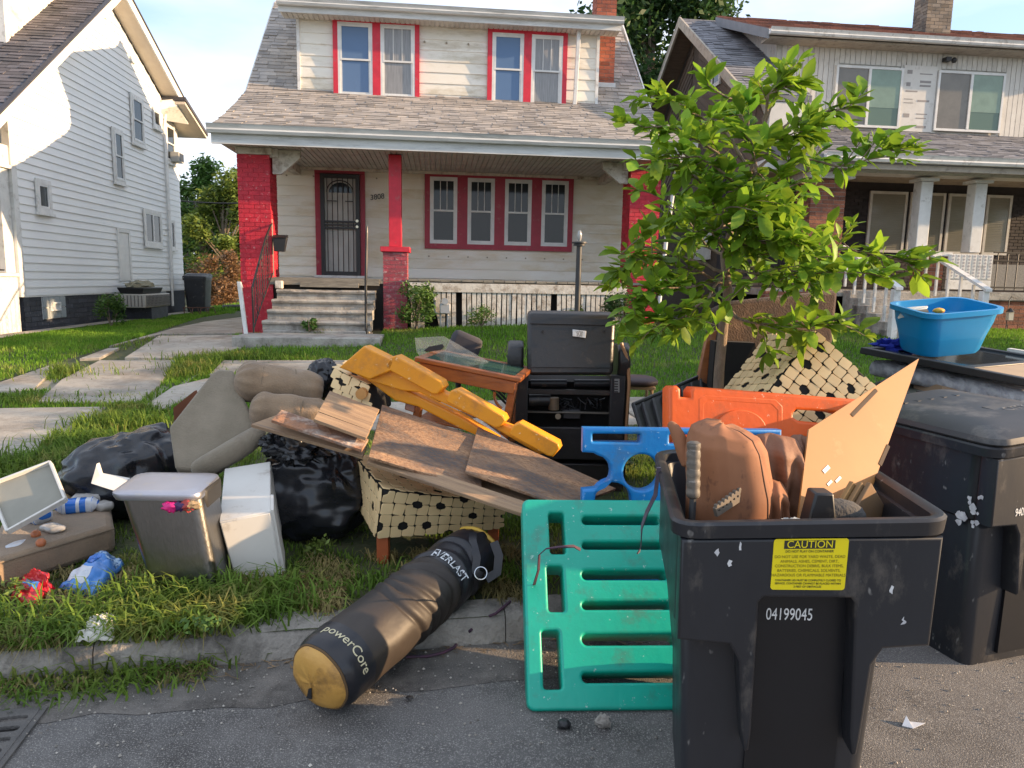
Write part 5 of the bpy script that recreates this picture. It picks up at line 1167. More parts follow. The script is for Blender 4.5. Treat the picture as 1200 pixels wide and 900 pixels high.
# toothed rail
SK = Thing('toothed_rail', c1(-.02, .12, .9), 'grey brown toothed plastic rail poking up beside the leather bag', 'plastic rail')
mx_ = fr(P(838, 601, 1.885), P(884, 566, 1.97)-P(838, 601, 1.885), C1.M.to_3x3() @ V((0, 0, 1))) @ M4.Diagonal((.60, .60, .60, 1))
o_ = curve_mesh([[(0, -.02)]+[(0, .025)]+[q for i in range(8) for q in ((.008+i*.026, .025), (.012+i*.026, .036), (.024+i*.026, .036), (.028+i*.026, .025))]+[(.225, .02), (.235, -.01), (.20, -.035)]]+[circ(.02+i*.026, .004, .006, 8) for i in range(7)], .008, .002)
SK.part('toothed_rail', xf(o_, mx_), mat('rail_grey_brown', (.15, .12, .09), (.10, .08, .065), rough=.6, scale=8), smooth=30)
SK.part('rail_base', MB().bx(0, .1, 0, .05, 0, .01) if False else xf(MB().hexa([(-.04, -.03, -.02), (.05, -.03, -.02), (.05, .03, -.02), (-.04, .03, -.02), (-.02, -.03, .1), (.03, -.03, .1), (.03, .03, .1), (-.02, .03, .1)]), M4.Translation(c1(.05, .12, .95))), m_mesh, bevel=.006)
fold(LBG, 'grey_lining', [c1(.02, .10, .975), c1(.08, .13, .995), c1(.15, .15, .985), c1(.19, .16, .96)], [.02, .035, .035, .02], mat('grey_felt', (.085, .08, .075), (.06, .057, .055), rough=1, scale=20, bump=.4, bscale=90), seed=11)
single('torn_plastic', MB().blob(c1(-.03, .06, .965), (.035, .02, .02), n=16, amp=.8, fr=5, seed=6), mat('pale_torn_plastic', (.45, .46, .44), rough=.3), c1(-.03, .06, .965), 'pale torn scrap of plastic lying on the front rim of the open cart', 'plastic scrap', smooth=30)
# fibreboard panel leaning out of the cart
def rayp(px, py, p0, n):
    dd = FW*FPX+RT*(px-600)-UP*(py-450); t_ = (p0-V((0, 0, EYE))).dot(n)/dd.dot(n); return V((0, 0, EYE))+dd*t_
q0, q1, q3 = P(936, 602, 1.96), P(1002, 600, 2.03), P(948, 503, 2.13)
nrm = (q1-q0).cross(q3-q0).normalized()
q2 = rayp(1077, 420, q0, nrm)
q0b = q0+(q0-q3)*.25; q1b = rayp(1004, 600, q0, nrm)+(q0-q3)*.25
FBT = Thing('fibreboard_panel', (q0+q1)/2, 'tan fibreboard panel with a pointed top leaning out of the open cart', 'board')
FBT.part('panel', MB().prism([q0b, q1b, rayp(1041, 520, q0, nrm), q2, q3], nrm*-.006), m_gold)
def onp(u, v): return q0+(q1-q0)*u+(q3-q0)*v
nz2 = nrm*.0012 if (V((0, 0, 1.6))-q0).dot(nrm) > 0 else nrm*-.0072
for (px, py, w_, h_) in ((968, 550, .016, .006), (972, 566, .012, .004), (982, 562, .014, .004)):
    dd = FW*FPX+RT*(px-600)-UP*(py-450); t_ = (q0-V((0, 0, EYE))).dot(nrm)/dd.dot(nrm); c = V((0, 0, EYE))+dd*t_
    u = (P(px+10, py-7, 2.0)-P(px, py, 2.0)); u = (u-nrm*u.dot(nrm)).normalized(); v = nrm.cross(u)
    FBT.part('white_scrape', MB().prism([c+nz2-u*w_-v*h_, c+nz2+u*w_-v*h_, c+nz2+u*w_+v*h_, c+nz2-u*w_+v*h_], nrm*.0005), m_whi)
for (pa, pb) in (((998, 487), (1027, 457)), ((1031, 545), (1041, 522))):
    def prj(px, py):
        dd = FW*FPX+RT*(px-600)-UP*(py-450); t_ = (q0-V((0, 0, EYE))).dot(nrm)/dd.dot(nrm); return V((0, 0, EYE))+dd*t_
    a, c = prj(*pa), prj(*pb); u = (c-a).normalized(); v = nrm.cross(u)*.006
    FBT.part('edge_groove', MB().prism([a-v+nz2, c-v+nz2, c+v+nz2, a+v+nz2], nrm*.0006), mat('dark_edge', (.06, .035, .02), rough=.8))
# old books / folded fabric next to the panel
for i in range(3):
    mx_ = fr(c1(.16+i*.022, .22, .93), c1(.22+i*.02, .27, 1.01)-c1(.16+i*.02, .22, .93), V((0, 0, 1)))
    single('magazine', xf(MB().bx(-.06, .10, -.07, .07, -.008+i*.002, .006+i*.002), mx_), mat('yellowed_paper_%s' % ('dark', 'mid', 'tan')[i], (.30-.06*i, .17-.03*i, .06), (.18, .10, .04), rough=.8, scale=12), c1(.17, .22, .9), ('thick brown curled magazine right against the fibreboard in the cart', 'middle brown magazine of the three in the open cart', 'outermost brown magazine of the three in the open cart')[i], 'magazine', 'magazines in the open cart', bevel=.003)
# ================================================================== coloured plastic panels
def plate_at(T, name, splines, mx_, th, bev, mt, **k): return T.part(name, xf(curve_mesh(splines, th/2, bev, res=3), mx_), mt, smooth=50, **k)
# green slatted panel
A = P(618, 833, 2.44); A.z = .012; Bq = P(812, 849, 2.47); Bq.z = .012; Cq = P(634, 586, 3.02)
Xg = (Bq-A).normalized(); upg = (Cq-A); Wg = .70
mg = fr(A, Xg, upg); Hg = (mg.inverted() @ Cq).y
GT = Thing('slatted_panel', A+Xg*.3, 'teal green slatted plastic panel leaning against the open cart', 'plastic panel')
outer = rrect(0, Wg, 0, Hg, .03)
holes = []
def pxl(px, py):       # pixel to local coordinates on the panel
    dd = FW*FPX+RT*(px-600)-UP*(py-450); n_ = mg.to_3x3() @ V((0, 0, 1)); t_ = (A-V((0, 0, EYE))).dot(n_)/dd.dot(n_)
    return mg.inverted() @ (V((0, 0, EYE))+dd*t_)
for (x0, y0, x1, y1) in ((643, 600, 661, 652), (641, 662, 660, 720), (635, 737, 656, 811)):
    a, c = pxl(x0, y1), pxl(x1, y0); holes.append(rrect(a.x+.006, c.x-.004, a.y+.008, c.y-.008, .012, 3))
for (y0, y1) in ((603, 618), (633, 647), (666, 683), (702, 718), (740, 760), (785, 804)):
    a, c = pxl(680, y1), pxl(680, y0); holes.append(rrect(a.x+.008, Wg-.10, a.y+.010, c.y-.012, (c.y-a.y-.022)*.48, 5))
mg2 = mg @ M4.Translation((0, 0, -.05))
plate_at(GT, 'panel_body', [outer]+holes, mg2, .10, .012, m_green)
b = MB()
for (px, py) in ((651, 656), (649, 729)):
    a = pxl(px, py); b.tube([mg @ V((a.x+.009*math.cos(t), a.y+.009*math.sin(t), .003)) for t in [i*.5236 for i in range(13)]], .003, n=6)
GT.part('bolt_hole', b, mat('hole_dark_green', (.004, .10, .07), rough=.6), kind='stuff')
# blue panel behind it: slotted top rail, waist cut by round holes, lower part seen through the slots
o3 = P(682, 585, 3.18); xb_ = P(770, 586, 3.18); mb_ = fr(o3, (xb_-o3), P(683, 501, 3.22)-o3)
Hb = (P(682, 501, 3.22)-o3).length
def arc(cx, cy, r, a0, a1, n=12): return [(cx+r*math.cos(R(a0+(a1-a0)*i/n)), cy+r*math.sin(R(a0+(a1-a0)*i/n))) for i in range(n+1)]
yb = Hb
out = [(0, yb)]+[(0, yb-.115)]+[(.05, yb-.118)]+arc(.055, yb-.205, .078, 80, -75, 8)+[(.05, yb-.285), (0, yb-.29), (0, -.56), (.92, -.56), (.92, yb)]
hl = [rrect(.045, .265, yb-.065, yb-.028, .006, 2), circ(.275, yb-.205, .085, 26), circ(.17, yb-.38, .095, 26) if False else rrect(.09, .25, -.02-.28, -.02-.20, .03), rrect(.40, .62, yb-.07, yb-.028, .006, 2), circ(.53, yb-.205, .085, 26), rrect(.70, .86, yb-.07, yb-.028, .006, 2), rrect(.09, .6, -.50, -.42, .03), arc(.145, -.005, .085, 0, 180, 12)+[(.06, -.03), (.23, -.03)]]
BT = Thing('plastic_board', o3+V((.4, 0, -.5)), 'bright blue plastic panel with round cut-outs standing behind the green one', 'plastic panel')
plate_at(BT, 'panel_body', [out]+hl, mb_ @ M4.Translation((0, 0, -.04)), .07, .012, m_blue)
# orange panel
o4 = P(785, 540, 3.35); x4 = P(1000, 560, 3.45); mo = fr(o4, x4-o4, P(785, 452, 3.40)-o4)
def pxo(px, py):
    dd = FW*FPX+RT*(px-600)-UP*(py-450); n_ = mo.to_3x3() @ V((0, 0, 1)); t_ = (o4-V((0, 0, EYE))).dot(n_)/dd.dot(n_)
    q = mo.inverted() @ (V((0, 0, EYE))+dd*t_); return (q.x, q.y)
OT = Thing('plastic_board', o4+V((.4, 0, -.6)), 'orange plastic headboard panel with a raised disc standing behind the open cart', 'plastic panel')
base = [pxo(*q) for q in ((784, 620), (784, 456), (788, 452), (793, 452), (797, 456), (797, 465), (809, 466), (809, 458), (813, 453), (1005, 468), (1060, 474), (1060, 640))]
plate_at(OT, 'panel_body', [base, [pxo(*q) for q in ((929, 484), (933, 480), (975, 483), (990, 487), (988, 494), (975, 497), (935, 493), (929, 489))], [pxo(*q) for q in ((936, 512), (985, 514), (985, 527), (936, 526))]], mo @ M4.Translation((0, 0, -.05)), .09, .014, m_orange)
rc = [pxo(*q) for q in ((824, 540), (824, 474), (829, 469), (903, 474), (910, 481), (910, 545))]
rc2 = [pxo(*q) for q in ((818, 545), (818, 467), (826, 463), (908, 468), (916, 476), (916, 550))]
plate_at(OT, 'recess_border', [rc2, rc], mo @ M4.Translation((0, 0, -.001)), .014, .004, m_orange)
dsc = [pxo(866+31*math.cos(a), 506+26*math.sin(a)) for a in [2*math.pi*i/28 for i in range(28)]]
plate_at(OT, 'raised_disc', [dsc], mo @ M4.Translation((0, 0, .004)), .02, .005, m_orange)
OT.part('recess_scuff', xf(MB().prism([(a, c, .0002) for a, c in rc], (0, 0, .0012)), mo @ M4.Translation((0, 0, -.005))), mat('scuffed_orange', (.50, .12, .03), (.36, .12, .06), rough=.7, scale=12))
# dangling strap from the cart over the green panel
m_cord = mat('maroon_cord', (.09, .035, .06), (.05, .03, .05), rough=.8, scale=30)
sp = [P(772, 548, 2.30), P(768, 580, 2.34), P(758, 600, 2.38), P(752, 618, 2.45), P(751, 640, 2.52), P(748, 648, 2.56)]
def ribbon(T_or, pts, wdt, mt, name, th=.002, tw=0.0):
    b = MB(); rs2 = []
    for i, p in enumerate(pts):
        t = (pts[min(i+1, len(pts)-1)]-pts[max(i-1, 0)]).normalized(); u = t.cross(V((0, -1, .3))).normalized(); a = tw*i
        n_ = t.cross(u).normalized(); u, n_ = u*math.cos(a)+n_*math.sin(a), n_*math.cos(a)-u*math.sin(a)
        rs2.append([p-u*wdt-n_*th, p+u*wdt-n_*th, p+u*wdt+n_*th, p-u*wdt+n_*th])
    b.rings(rs2, True); return T_or.part(name, b, mt, smooth=60)
ST = Thing('strap', sp[0], 'thin purple grey strap dangling from the open cart over the green panel', 'strap'); ribbon(ST, sp, .007, mat('purple_grey_strap', (.16, .13, .17), (.10, .08, .11), rough=.7, scale=20), 'strap', tw=.5)
sp = [P(631, 668, 2.60), P(632, 650, 2.58), P(640, 643, 2.57), P(655, 641, 2.56), P(672, 640, 2.58), P(680, 644, 2.61)]
ST2 = Thing('strap', sp[0], 'dark maroon strap looped round the left edge of the green panel', 'strap'); ribbon(ST2, [P(622, 700, 2.9), P(626, 685, 2.75)]+sp, .006, m_cord, 'strap', tw=.4)
# yellow panel, seen on its edge, propped on the pile
o5 = P(404, 432, 4.05); e5 = P(625, 534, 3.80); my = fr(o5, e5-o5, V((0, 0, 1)))
def pxy(px, py, d=None):
    dd = FW*FPX+RT*(px-600)-UP*(py-450); n_ = my.to_3x3() @ V((0, 0, 1)); t_ = (o5-V((0, 0, EYE))).dot(n_)/dd.dot(n_)
    q = my.inverted() @ (V((0, 0, EYE))+dd*t_); return (q.x, q.y)
YT = Thing('plastic_board', o5, 'yellow orange plastic panel with square teeth lying tilted on top of the pile', 'plastic panel')
bump = [(400, 433), (430, 404), (434, 402), (438, 403), (466, 418), (468, 426), (458, 432), (459, 428), (465, 417), (470, 415), (520, 445), (523, 450), (520, 458), (517, 461), (535, 460), (541, 456), (546, 457), (591, 483), (594, 488), (590, 496), (583, 499), (606, 499), (613, 494), (618, 494), (654, 517), (656, 522), (650, 532), (622, 534), (600, 524), (480, 466)]
rail_ = [(402, 431), (430, 420), (466, 432), (520, 461), (540, 468), (590, 498), (606, 504), (648, 530), (631, 533), (562, 492), (490, 460), (470, 458), (430, 446)]
plate_at(YT, 'panel_rail', [[pxy(*q) for q in rail_]], my @ M4.Translation((0, 0, -.05)), .07, .008, m_yellowp)
for k_, tq in enumerate((((400, 430), (429, 405), (465, 423), (460, 434), (436, 444)), ((453, 430), (460, 418), (466, 416), (519, 446), (522, 453), (515, 461), (509, 461)), ((524, 469), (530, 457), (537, 455), (591, 486), (594, 492), (587, 500), (581, 500)), ((597, 507), (603, 497), (610, 494), (655, 518), (657, 525), (649, 534), (643, 533)))):
    plate_at(YT, 'tooth', [[pxy(*q) for q in tq]], my @ M4.Translation((0, 0, -.018)), .085, .009, m_yellowp)
lo5 = [pxy(*q) for q in ((424, 439), (445, 438), (469, 451), (538, 484), (582, 511), (580, 517), (538, 499), (487, 473), (460, 466))]
m_y2 = my @ M4.Translation((0, -.03, -.10))
plate_at(YT, 'lower_rail', [[(a, c) for a, c in lo5]], m_y2, .07, .012, m_yellowp)
plate_at(YT, 'end_block', [[pxy(*q) for q in ((402, 430), (430, 409), (466, 430), (448, 446))]], my @ M4.Translation((0, -.012, -.12)), .07, .014, m_yellowp)
# ================================================================== boards on the pile
def board(name, quad, th, mt, label, cat='board', group=None, bevel=.002):
    q = [V(a) for a in quad]; n_ = (q[1]-q[0]).cross(q[3]-q[0]).normalized(); q[2] = q[2]-n_*(q[2]-q[0]).dot(n_)
    c = sum(q, V())/4; mx_ = fr(c, q[1]-q[0], q[3]-q[0]); loc = [mx_.inverted() @ a for a in q]
    bb = MB().prism([(a.x, a.y, -th) for a in loc], (0, 0, th))
    me = mesh_of(name, bb, mt); o = bpy.data.objects.new(name, me); sc.collection.objects.link(o); o.matrix_world = mx_; finish(o, 0, bevel)
    return props(o, label, cat, group), mx_, loc
board('osb_board', [P(432, 535, 3.38), P(564, 574, 3.30), P(568, 507, 3.80), P(448, 474, 3.95)], .014, m_osb, 'short dark blotched chipboard sheet lying uppermost on the pile', 'board', 'chipboard sheets on the pile')
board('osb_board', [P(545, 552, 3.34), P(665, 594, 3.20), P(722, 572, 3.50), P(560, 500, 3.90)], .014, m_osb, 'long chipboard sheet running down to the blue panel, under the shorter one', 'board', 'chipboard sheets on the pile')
board('plank', [P(430, 541, 3.42), P(640, 611, 3.05), P(648, 598, 3.13), P(436, 528, 3.52)], .02, m_plank, 'long narrow bare plank under the front edge of the chipboard sheets', 'plank', 'planks on the pile')
board('plank', [P(470, 553, 3.45), P(690, 618, 3.10), P(720, 598, 3.3), P(480, 540, 3.6)], .02, m_plank, 'grey plank running beneath the chipboard down behind the green panel', 'plank', 'planks on the pile')
board('plank', [P(294, 497, 3.62), P(425, 534, 3.45), P(430, 520, 3.55), P(330, 484, 3.75)], .02, m_plank, 'wide bare plank at the left sticking out over the black bag', 'plank', 'planks on the pile')
board('plank', [P(318, 492, 3.55), P(424, 527, 3.40), P(432, 513, 3.52), P(330, 480, 3.68)], .016, mat('bark_plank', (.38, .18, .09), (.16, .10, .075), rough=1, scale=9, bump=.8, bscale=30, dirt=((.45, .38, .32), .4, 7)), 'rough flaking plank at the left resting on the wide bare plank', 'plank', 'planks on the pile')
for i, (yo, dz) in enumerate(((0, 0), (11, .01), (20, .02), (29, .028))):
    # fence pickets stacked side by side
    a = [(368, 490), (429, 511), (436, 502), (375, 481)]
    sh = [(0, 0), (5, -9), (9.5, -17), (14, -25)][i]
    Yn = 3.50+i*.085
    if i < 3: nm_ = 'picket board'
    q_ = [P(368+sh[0], 491+sh[1], Yn), P(429+sh[0]*.8, 513+sh[1], Yn-.05), P(429+sh[0]*.8+4.5, 513+sh[1]-8.3, Yn+.03), P(368+sh[0]+4.5, 491+sh[1]-8.3, Yn+.08)]
    board('fence_board', q_, .018, m_plank, ('front most of the four short fence boards stacked on the pile', 'second from the front of the four short fence boards', 'third from the front of the four short fence boards', 'rear most of the four short fence boards by the woven chair arm')[i], 'board', 'short fence boards')
# ================================================================== woven strap furniture
_t = .064
def tile_mesh(name, cut):
    """one flat strap crossing; cut = index of the corner where the weave leaves an open hole"""
    h = _t*.478; n_ = _t*.40; r_ = _t*.13; o_ = []
    for k, (sx, sy) in enumerate(((1, 1), (-1, 1), (-1, -1), (1, -1))):
        if k == cut:
            pts_c = [(h, h-n_), (h-n_*.85, h-n_*.62), (h-n_, h)]
        else: pts_c = [(h, h-r_), (h-r_*.3, h-r_*.3), (h-r_, h)]
        q = [(a*sx, c*sy) for a, c in pts_c]
        if k in (1, 3): q = q[::-1]
        o_ += q
    b = MB(); k = len(o_); vs = [(a, c, -.001) for a, c in o_]+[(a*.96, c*.96, .003) for a, c in o_]+[(0, 0, .0036)]
    b.add(vs, [(i, (i+1) % k, (i+1) % k+k, i+k) for i in range(k)]+[(i+k, (i+1) % k+k, 2*k) for i in range(k)])
    me = mesh_of(name, b, m_strap); me.polygons.foreach_set('use_smooth', [True]*len(me.polygons)); me.set_sharp_from_angle(angle=R(20)); return me
TILES = [tile_mesh('strap_tile', k) for k in (0, 1, 2, 3, None)]
def weave(T, body, q, sag=0, seed=1, miss=.0):
    """cover the quad q (tl, tr, br, bl) with interlaced strap tiles, each its own part"""
    rng = random.Random(seed); q = [V(a) for a in q]
    U_ = (q[1]-q[0]).length; W_ = (q[3]-q[0]).length; nu, nv = max(1, round(U_/_t)), max(1, round(W_/_t))
    n_ = (q[1]-q[0]).cross(q[3]-q[0]).normalized()
    if n_.dot(V((0, 0, EYE))-q[0]) < 0: n_ = -n_
    holes_ = set()
    for i in range(nu+1):
        for j in range(nv+1):
            if rng.random() < .42 and not any((i+a, j+c) in holes_ for a in (-1, 0, 1) for c in (-1, 0, 1)): holes_.add((i, j))
    for i in range(nu):
        for j in range(nv):
            u, v = (i+.5)/nu, (j+.5)/nv
            if rng.random() < miss: continue
            p = q[0]*(1-u)*(1-v)+q[1]*u*(1-v)+q[2]*u*v+q[3]*(1-u)*v
            xd = (q[1]-q[0])*(1-v)+(q[2]-q[3])*v; su = xd.length/nu/_t; yd = (q[3]-q[0])*(1-u)+(q[2]-q[1])*u; sv = yd.length/nv/_t
            flip = xd.cross(yd).dot(n_) > 0
            m_ = fr(p+n_*(.004+.0012*((i+j) % 2)), xd, yd if flip else -yd) @ M4.Rotation(rng.uniform(-.13, .13), 4, 'Z') @ M4.Diagonal((su*(1.03 if (i+j) % 2 else .97), sv*(.97 if (i+j) % 2 else 1.03), 1, 1))
            c_ = 4     # corner order of the tile: (+,+) (-,+) (-,-) (+,-) in its own axes
            for k, (di, dj) in enumerate(((1, 1), (0, 1), (0, 0), (1, 0))):
                if (i+di, j+dj) in holes_: c_ = k if flip else (3, 2, 1, 0)[k]
            T.inst('strap_tile', TILES[c_], m_, parent=body)
WC = Thing('woven_chair', P(500, 633, 3.6), 'low armchair woven from cream plastic straps half buried under the boards', 'chair')
BFL, BFR, TFL, TFR = P(441, 631, 3.42), P(590, 619, 3.72), P(449, 574, 3.38), P(592, 590, 3.72)
TBL, BBL = P(414, 532, 3.95), P(416, 585, 3.90)
TBR = TFR+(TBL-TFL); BBR = BFR+(BBL-BFL)
ins = lambda p, c: p+(c-p)*.012
cc = (BFL+BFR+TFL+TFR+TBL+BBL)/6
bd = WC.part('seat_block', MB().hexa([ins(p, cc) for p in (BFL, BFR, BBR, BBL, TFL, TFR, TBR, TBL)]), m_strapin, bevel=.012)
weave(WC, bd, [TFL, TFR, BFR, BFL], seed=1); weave(WC, bd, [TBL, TFL, BFL, BBL], seed=2); weave(WC, bd, [TBL, TBR, TFR, TFL], seed=3)
mr = mat('red_brown_leg', (.42, .10, .03), (.30, .07, .02), rough=.5)
for p in (P(448, 634, 3.46), P(578, 624, 3.74)): WC.part('chair_leg', MB().bx(p.x-.03, p.x+.03, p.y, p.y+.06, .12, p.z+.03), mr, bevel=.004)
a0, a1, a2, a3 = P(389, 431, 4.15), P(432, 452, 4.05), P(438, 492, 3.98), P(390, 478, 4.1)
bk = V((.05, .35, .02))
ab = WC.part('arm_block', MB().prism([a0, a1, a2, a3], bk), m_strapin, bevel=.02)
weave(WC, ab, [a0, a1, a2, a3], seed=5); weave(WC, ab, [a0+bk*.9, a1+bk*.9, a1, a0], seed=6)
dc_ = P(423, 462, 3.99); WC.part('arm_end', MB().cyl(dc_, dc_+V((0, .06, 0)), .032, n=18), mat('arm_end_wood', (.62, .30, .09), rough=.5), smooth=40)
WB = Thing('woven_chair', P(955, 465, 4.0), 'woven cream strap chair back standing on its corner behind the orange panel', 'chair')
f0, f1, f2, f3 = P(958, 388, 4.05), P(1029, 455, 3.95), P(990, 535, 3.85), P(893, 468, 3.95)
g0, g3 = P(900, 392, 4.5), P(838, 470, 4.4)
wb = WB.part('frame_block', MB().hexa([f3, f2, f2+(g3-f3), g3, f0, f1, f1+(g0-f0), g0]), m_strapin, bevel=.01)
weave(WB, wb, [f0, f1, f2, f3], seed=11, miss=.01); weave(WB, wb, [g0, f0, f3, g3], seed=12)
# ================================================================== couch pieces and bags
CP = Thing('couch_back', P(245, 555, 3.8), 'taupe upholstered couch section standing on its edge over the white box', 'couch')
s0, s1, s2, s3 = P(198, 500, 3.78), P(254, 432, 4.05), P(300, 507, 3.85), P(233, 553, 3.6)
s4 = P(205, 549, 3.65)
n_ = (s2-s0).cross(s1-s0).normalized(); n_ = n_ if n_.y > 0 else -n_
pl5 = [rayp(px, py, s0, n_) for px, py in ((198, 500), (248, 437), (256, 432), (273, 433), (283, 462), (306, 505), (235, 553), (205, 549))]
CP.part('upholstered_panel', MB().prism(pl5, n_*.17), m_uph2, bevel=.014, smooth=50)
fold(CP, 'rolled_edge', [P(222, 553, 3.62), P(245, 545, 3.62), P(275, 528, 3.70), P(300, 512, 3.78), P(308, 500, 3.85)], [.04, .062, .066, .06, .03], m_uph2, n=18, amp=.06)
CP.part('brown_liner', MB().prism([P(203, 478, 4.1), P(228, 458, 4.2), P(232, 470, 4.2), P(205, 500, 4.1)], (0, .03, 0)), mat('rust_liner', (.22, .08, .04), rough=.9))
def bolster(px0, py0, Y0, px1, py1, Y1, r_, lbl, seed):
    a, c = P(px0, py0, Y0), P(px1, py1, Y1); T = Thing('bolster', (a+c)/2-V((0, 0, r_)), lbl, 'cushion', 'couch bolsters')
    N = 14; pts = [a+(c-a)*(i/N) for i in range(N+1)]
    rr = [r_*(.45+.55*min(1, (i/1.4)))*(1-.06*(i in (4, 9)))*(1-.35*max(0, (i-N+1.5)/1.5)) for i in range(N+1)]
    rr[0] = r_*.35
    b = MB(); d_ = (c-a).normalized(); ua = d_.orthogonal().normalized(); va = d_.cross(ua); rs3 = []
    for i, p_ in enumerate(pts):
        e_ = math.exp(-min(i, N-i)/1.6)
        rs3.append([p_+(ua*math.cos(t)+va*math.sin(t))*rr[i]*(1+.10*e_*math.sin(11*t+seed+i*.3)+.05*noise.noise(V((i*.6, math.cos(t)*2, math.sin(t)*2+seed)))-.05*abs(noise.noise(V((i*1.3, t*2.5, seed))))) for t in [2*math.pi*k/48 for k in range(48)]])
    b.rings(rs3, True)
    b.v = [tuple(V(v)+(V(v)-a).cross(c-a).normalized()*0+V((.3, -.6, 1))*(.014*noise.noise(V(v)*11+V((seed, 0, 0)))+.010*abs(noise.noise(V((V(v).x*26, V(v).y*8, V(v).z*8)))))) for v in b.v]
    T.part('cushion_body', b, m_uph, smooth=60, sub=1)
    s_ = MB()
    for i in (4, 9):
        d = (c-a).normalized(); u = d.orthogonal().normalized(); v = d.cross(u); s_.tube([pts[i]+(u*math.cos(t)+v*math.sin(t))*rr[i]*1.0 for t in [k*math.pi/10 for k in range(21)]], .003, n=5)
    T.part('seam', s_, mat('seam_dark', (.20, .15, .10), rough=1), kind='stuff')
bolster(274, 444, 4.02, 378, 462, 4.2, .122, 'upper of the two puffed tan bolsters on the couch section', 1)
bolster(292, 479, 3.90, 386, 491, 4.0, .108, 'lower of the two puffed tan bolsters, right above the bare planks', 2)
def trash_bag(c, rad, lbl, seed, knot=None, rot=0):
    T = Thing('trash_bag', (c.x, c.y, ground_z(c.x, c.y)), lbl, 'trash bag', 'black trash bags on the grass')
    b = MB().blob(c, rad, n=64, amp=.16, fr=2.1, seed=seed, rot=M4.Rotation(rot, 3, 'Y'), sq=.85, floor=ground_z(c.x, c.y)+.01, ridges=.16); T.part('bag', b, m_bag, smooth=70, sub=1)
    if knot:
        for i, (kp, kr) in enumerate(knot):
            b = MB().blob(kp, kr, n=40, amp=.5, fr=3.2, seed=seed+i+9, ridges=.5); T.part('gathered_top', b, m_bag, smooth=70)
    return T
cL = P(150, 530, 4.15); trash_bag(V((cL.x, cL.y, .40)), (.37, .30, .25), 'full black trash bag lying behind the steel trash can', 3, rot=R(-14))
cR = P(368, 570, 3.85); trash_bag(V((cR.x, cR.y, .40)), (.30, .24, .27), 'shiny black trash bag between the white box and the woven chair', 5, knot=[(P(347, 527, 3.72), (.15, .10, .075)), (P(325, 520, 3.72), (.08, .07, .06))])
cK = P(383, 445, 4.5); TK = trash_bag(V((cK.x-.02, cK.y, cK.z)), (.10, .10, .13), 'small crumpled black bag tucked behind the woven chair arm', 8)
# ================================================================== steel trash can
def interp_ring(c0, ax_, ay_, w_, d_, r_): return [c0+ax_*a+ay_*b_ for a, b_ in rrect(-w_/2, w_/2, -d_/2, d_/2, r_, 4)]
SCN = Thing('trash_can', P(205, 706, 3.05), 'dented brushed steel trash can with its lid ajar over pink rubbish', 'trash can')
axx = V((math.cos(R(4)), math.sin(R(4)), 0)); ayy = V((-axx.y, axx.x, 0))
cb = V((-1.475, 3.16, .155)); ct = V((-1.575, 3.19, .60)); tilt = (ct-cb).normalized()
rs2 = [interp_ring(cb+(ct-cb)*t, axx, ayy, .30+.05*t, .24+.03*t, .045) for t in (0, .02, .5, .98, 1)]
b = MB().rings(rs2, True); SCN.part('can_body', b, m_chrome, smooth=40)
SCN.part('base_ring', MB().rings([interp_ring(cb+V((0, 0, z)), axx, ayy, .31, .25, .05) for z in (-.012, .02)], True), mat('can_black', (.02, .02, .02), rough=.6), smooth=40)
lc = ct+V((-.012, -.01, .028)); axl = (axx+V((0, 0, -.01))).normalized()
lid = [interp_ring(lc+tilt*z, axl, ayy+V((0, 0, .05)), .385+e, .305+e, .05) for z, e in ((-.018, -.006), (.0, .004), (.012, .0), (.018, -.03), (.019, -.10))]
SCN.part('lid', MB().rings(lid, True), mat('lid_steel', (.40, .41, .46), (.33, .34, .39), rough=.34, metal=.85, scale=3, dirt=((.5, .46, .36), .12, 6)), smooth=40)
SCN.part('lid_hinge', xf(MB().bx(.155, .20, -.08, .14, -.10, .01), fr(lc, axx, ayy)), MATS['can_black'], bevel=.02)
for (dx, r_, mt, nm) in ((.02, .030, mat('hot_pink', (.75, .02, .22), rough=.5), 'pink_wrapper'), (.075, .026, mat('dark_purple', (.06, .02, .10), rough=.5), 'purple_wrapper'), (.12, .028, mat('rubbish_red', (.45, .06, .05), rough=.6), 'red_wrapper'), (.155, .024, mat('rubbish_tan', (.35, .25, .14), rough=.8), 'tan_wrapper')):
    p = P(197+dx*190, 594-dx*10, 3.035); single(nm, MB().blob(p, (r_*1.3, .02, r_*.8), n=16, amp=.6, fr=3, seed=int(dx*99)), mt, p, '%s bulging out under the lid of the steel trash can' % nm.replace('_', ' '), 'wrapper', 'wrappers under the steel lid', smooth=50)
# ================================================================== white box
w0, w1, w2, w3 = P(257, 611, 3.22), P(317, 599, 3.27), P(331, 673, 3.30), P(277, 684, 3.24)
bk = (P(263, 549, 3.62)-w0)
WBX = Thing('white_cabinet', P(304, 684, 3.3), 'small white laminate cabinet tipped back against the couch section', 'cabinet')
WBX.part('cabinet_body', MB().hexa([w3, w2, w2+bk, w3+bk, w0, w1, w1+bk*.97, w0+bk]), m_wlam, bevel=.004)
off = (w1-w0).cross(w3-w0).normalized(); off = off if off.y < 0 else -off
iq = [w0+(w1-w0)*.02+(w3-w0)*.02, w1-(w1-w0)*.02+(w3-w0)*.02, w2-(w1-w0)*.02-(w3-w0)*.02, w3+(w1-w0)*.02-(w3-w0)*.02]
WBX.part('front_panel', MB().prism(iq, off*.008), m_wlam, bevel=.003)
WBX.part('side_flap', MB().prism([w1+bk*.02, w1+bk*.30, w2+bk*.30+V((0, 0, .02)), w2+bk*.02], V((.015, 0, 0))), m_wlam)
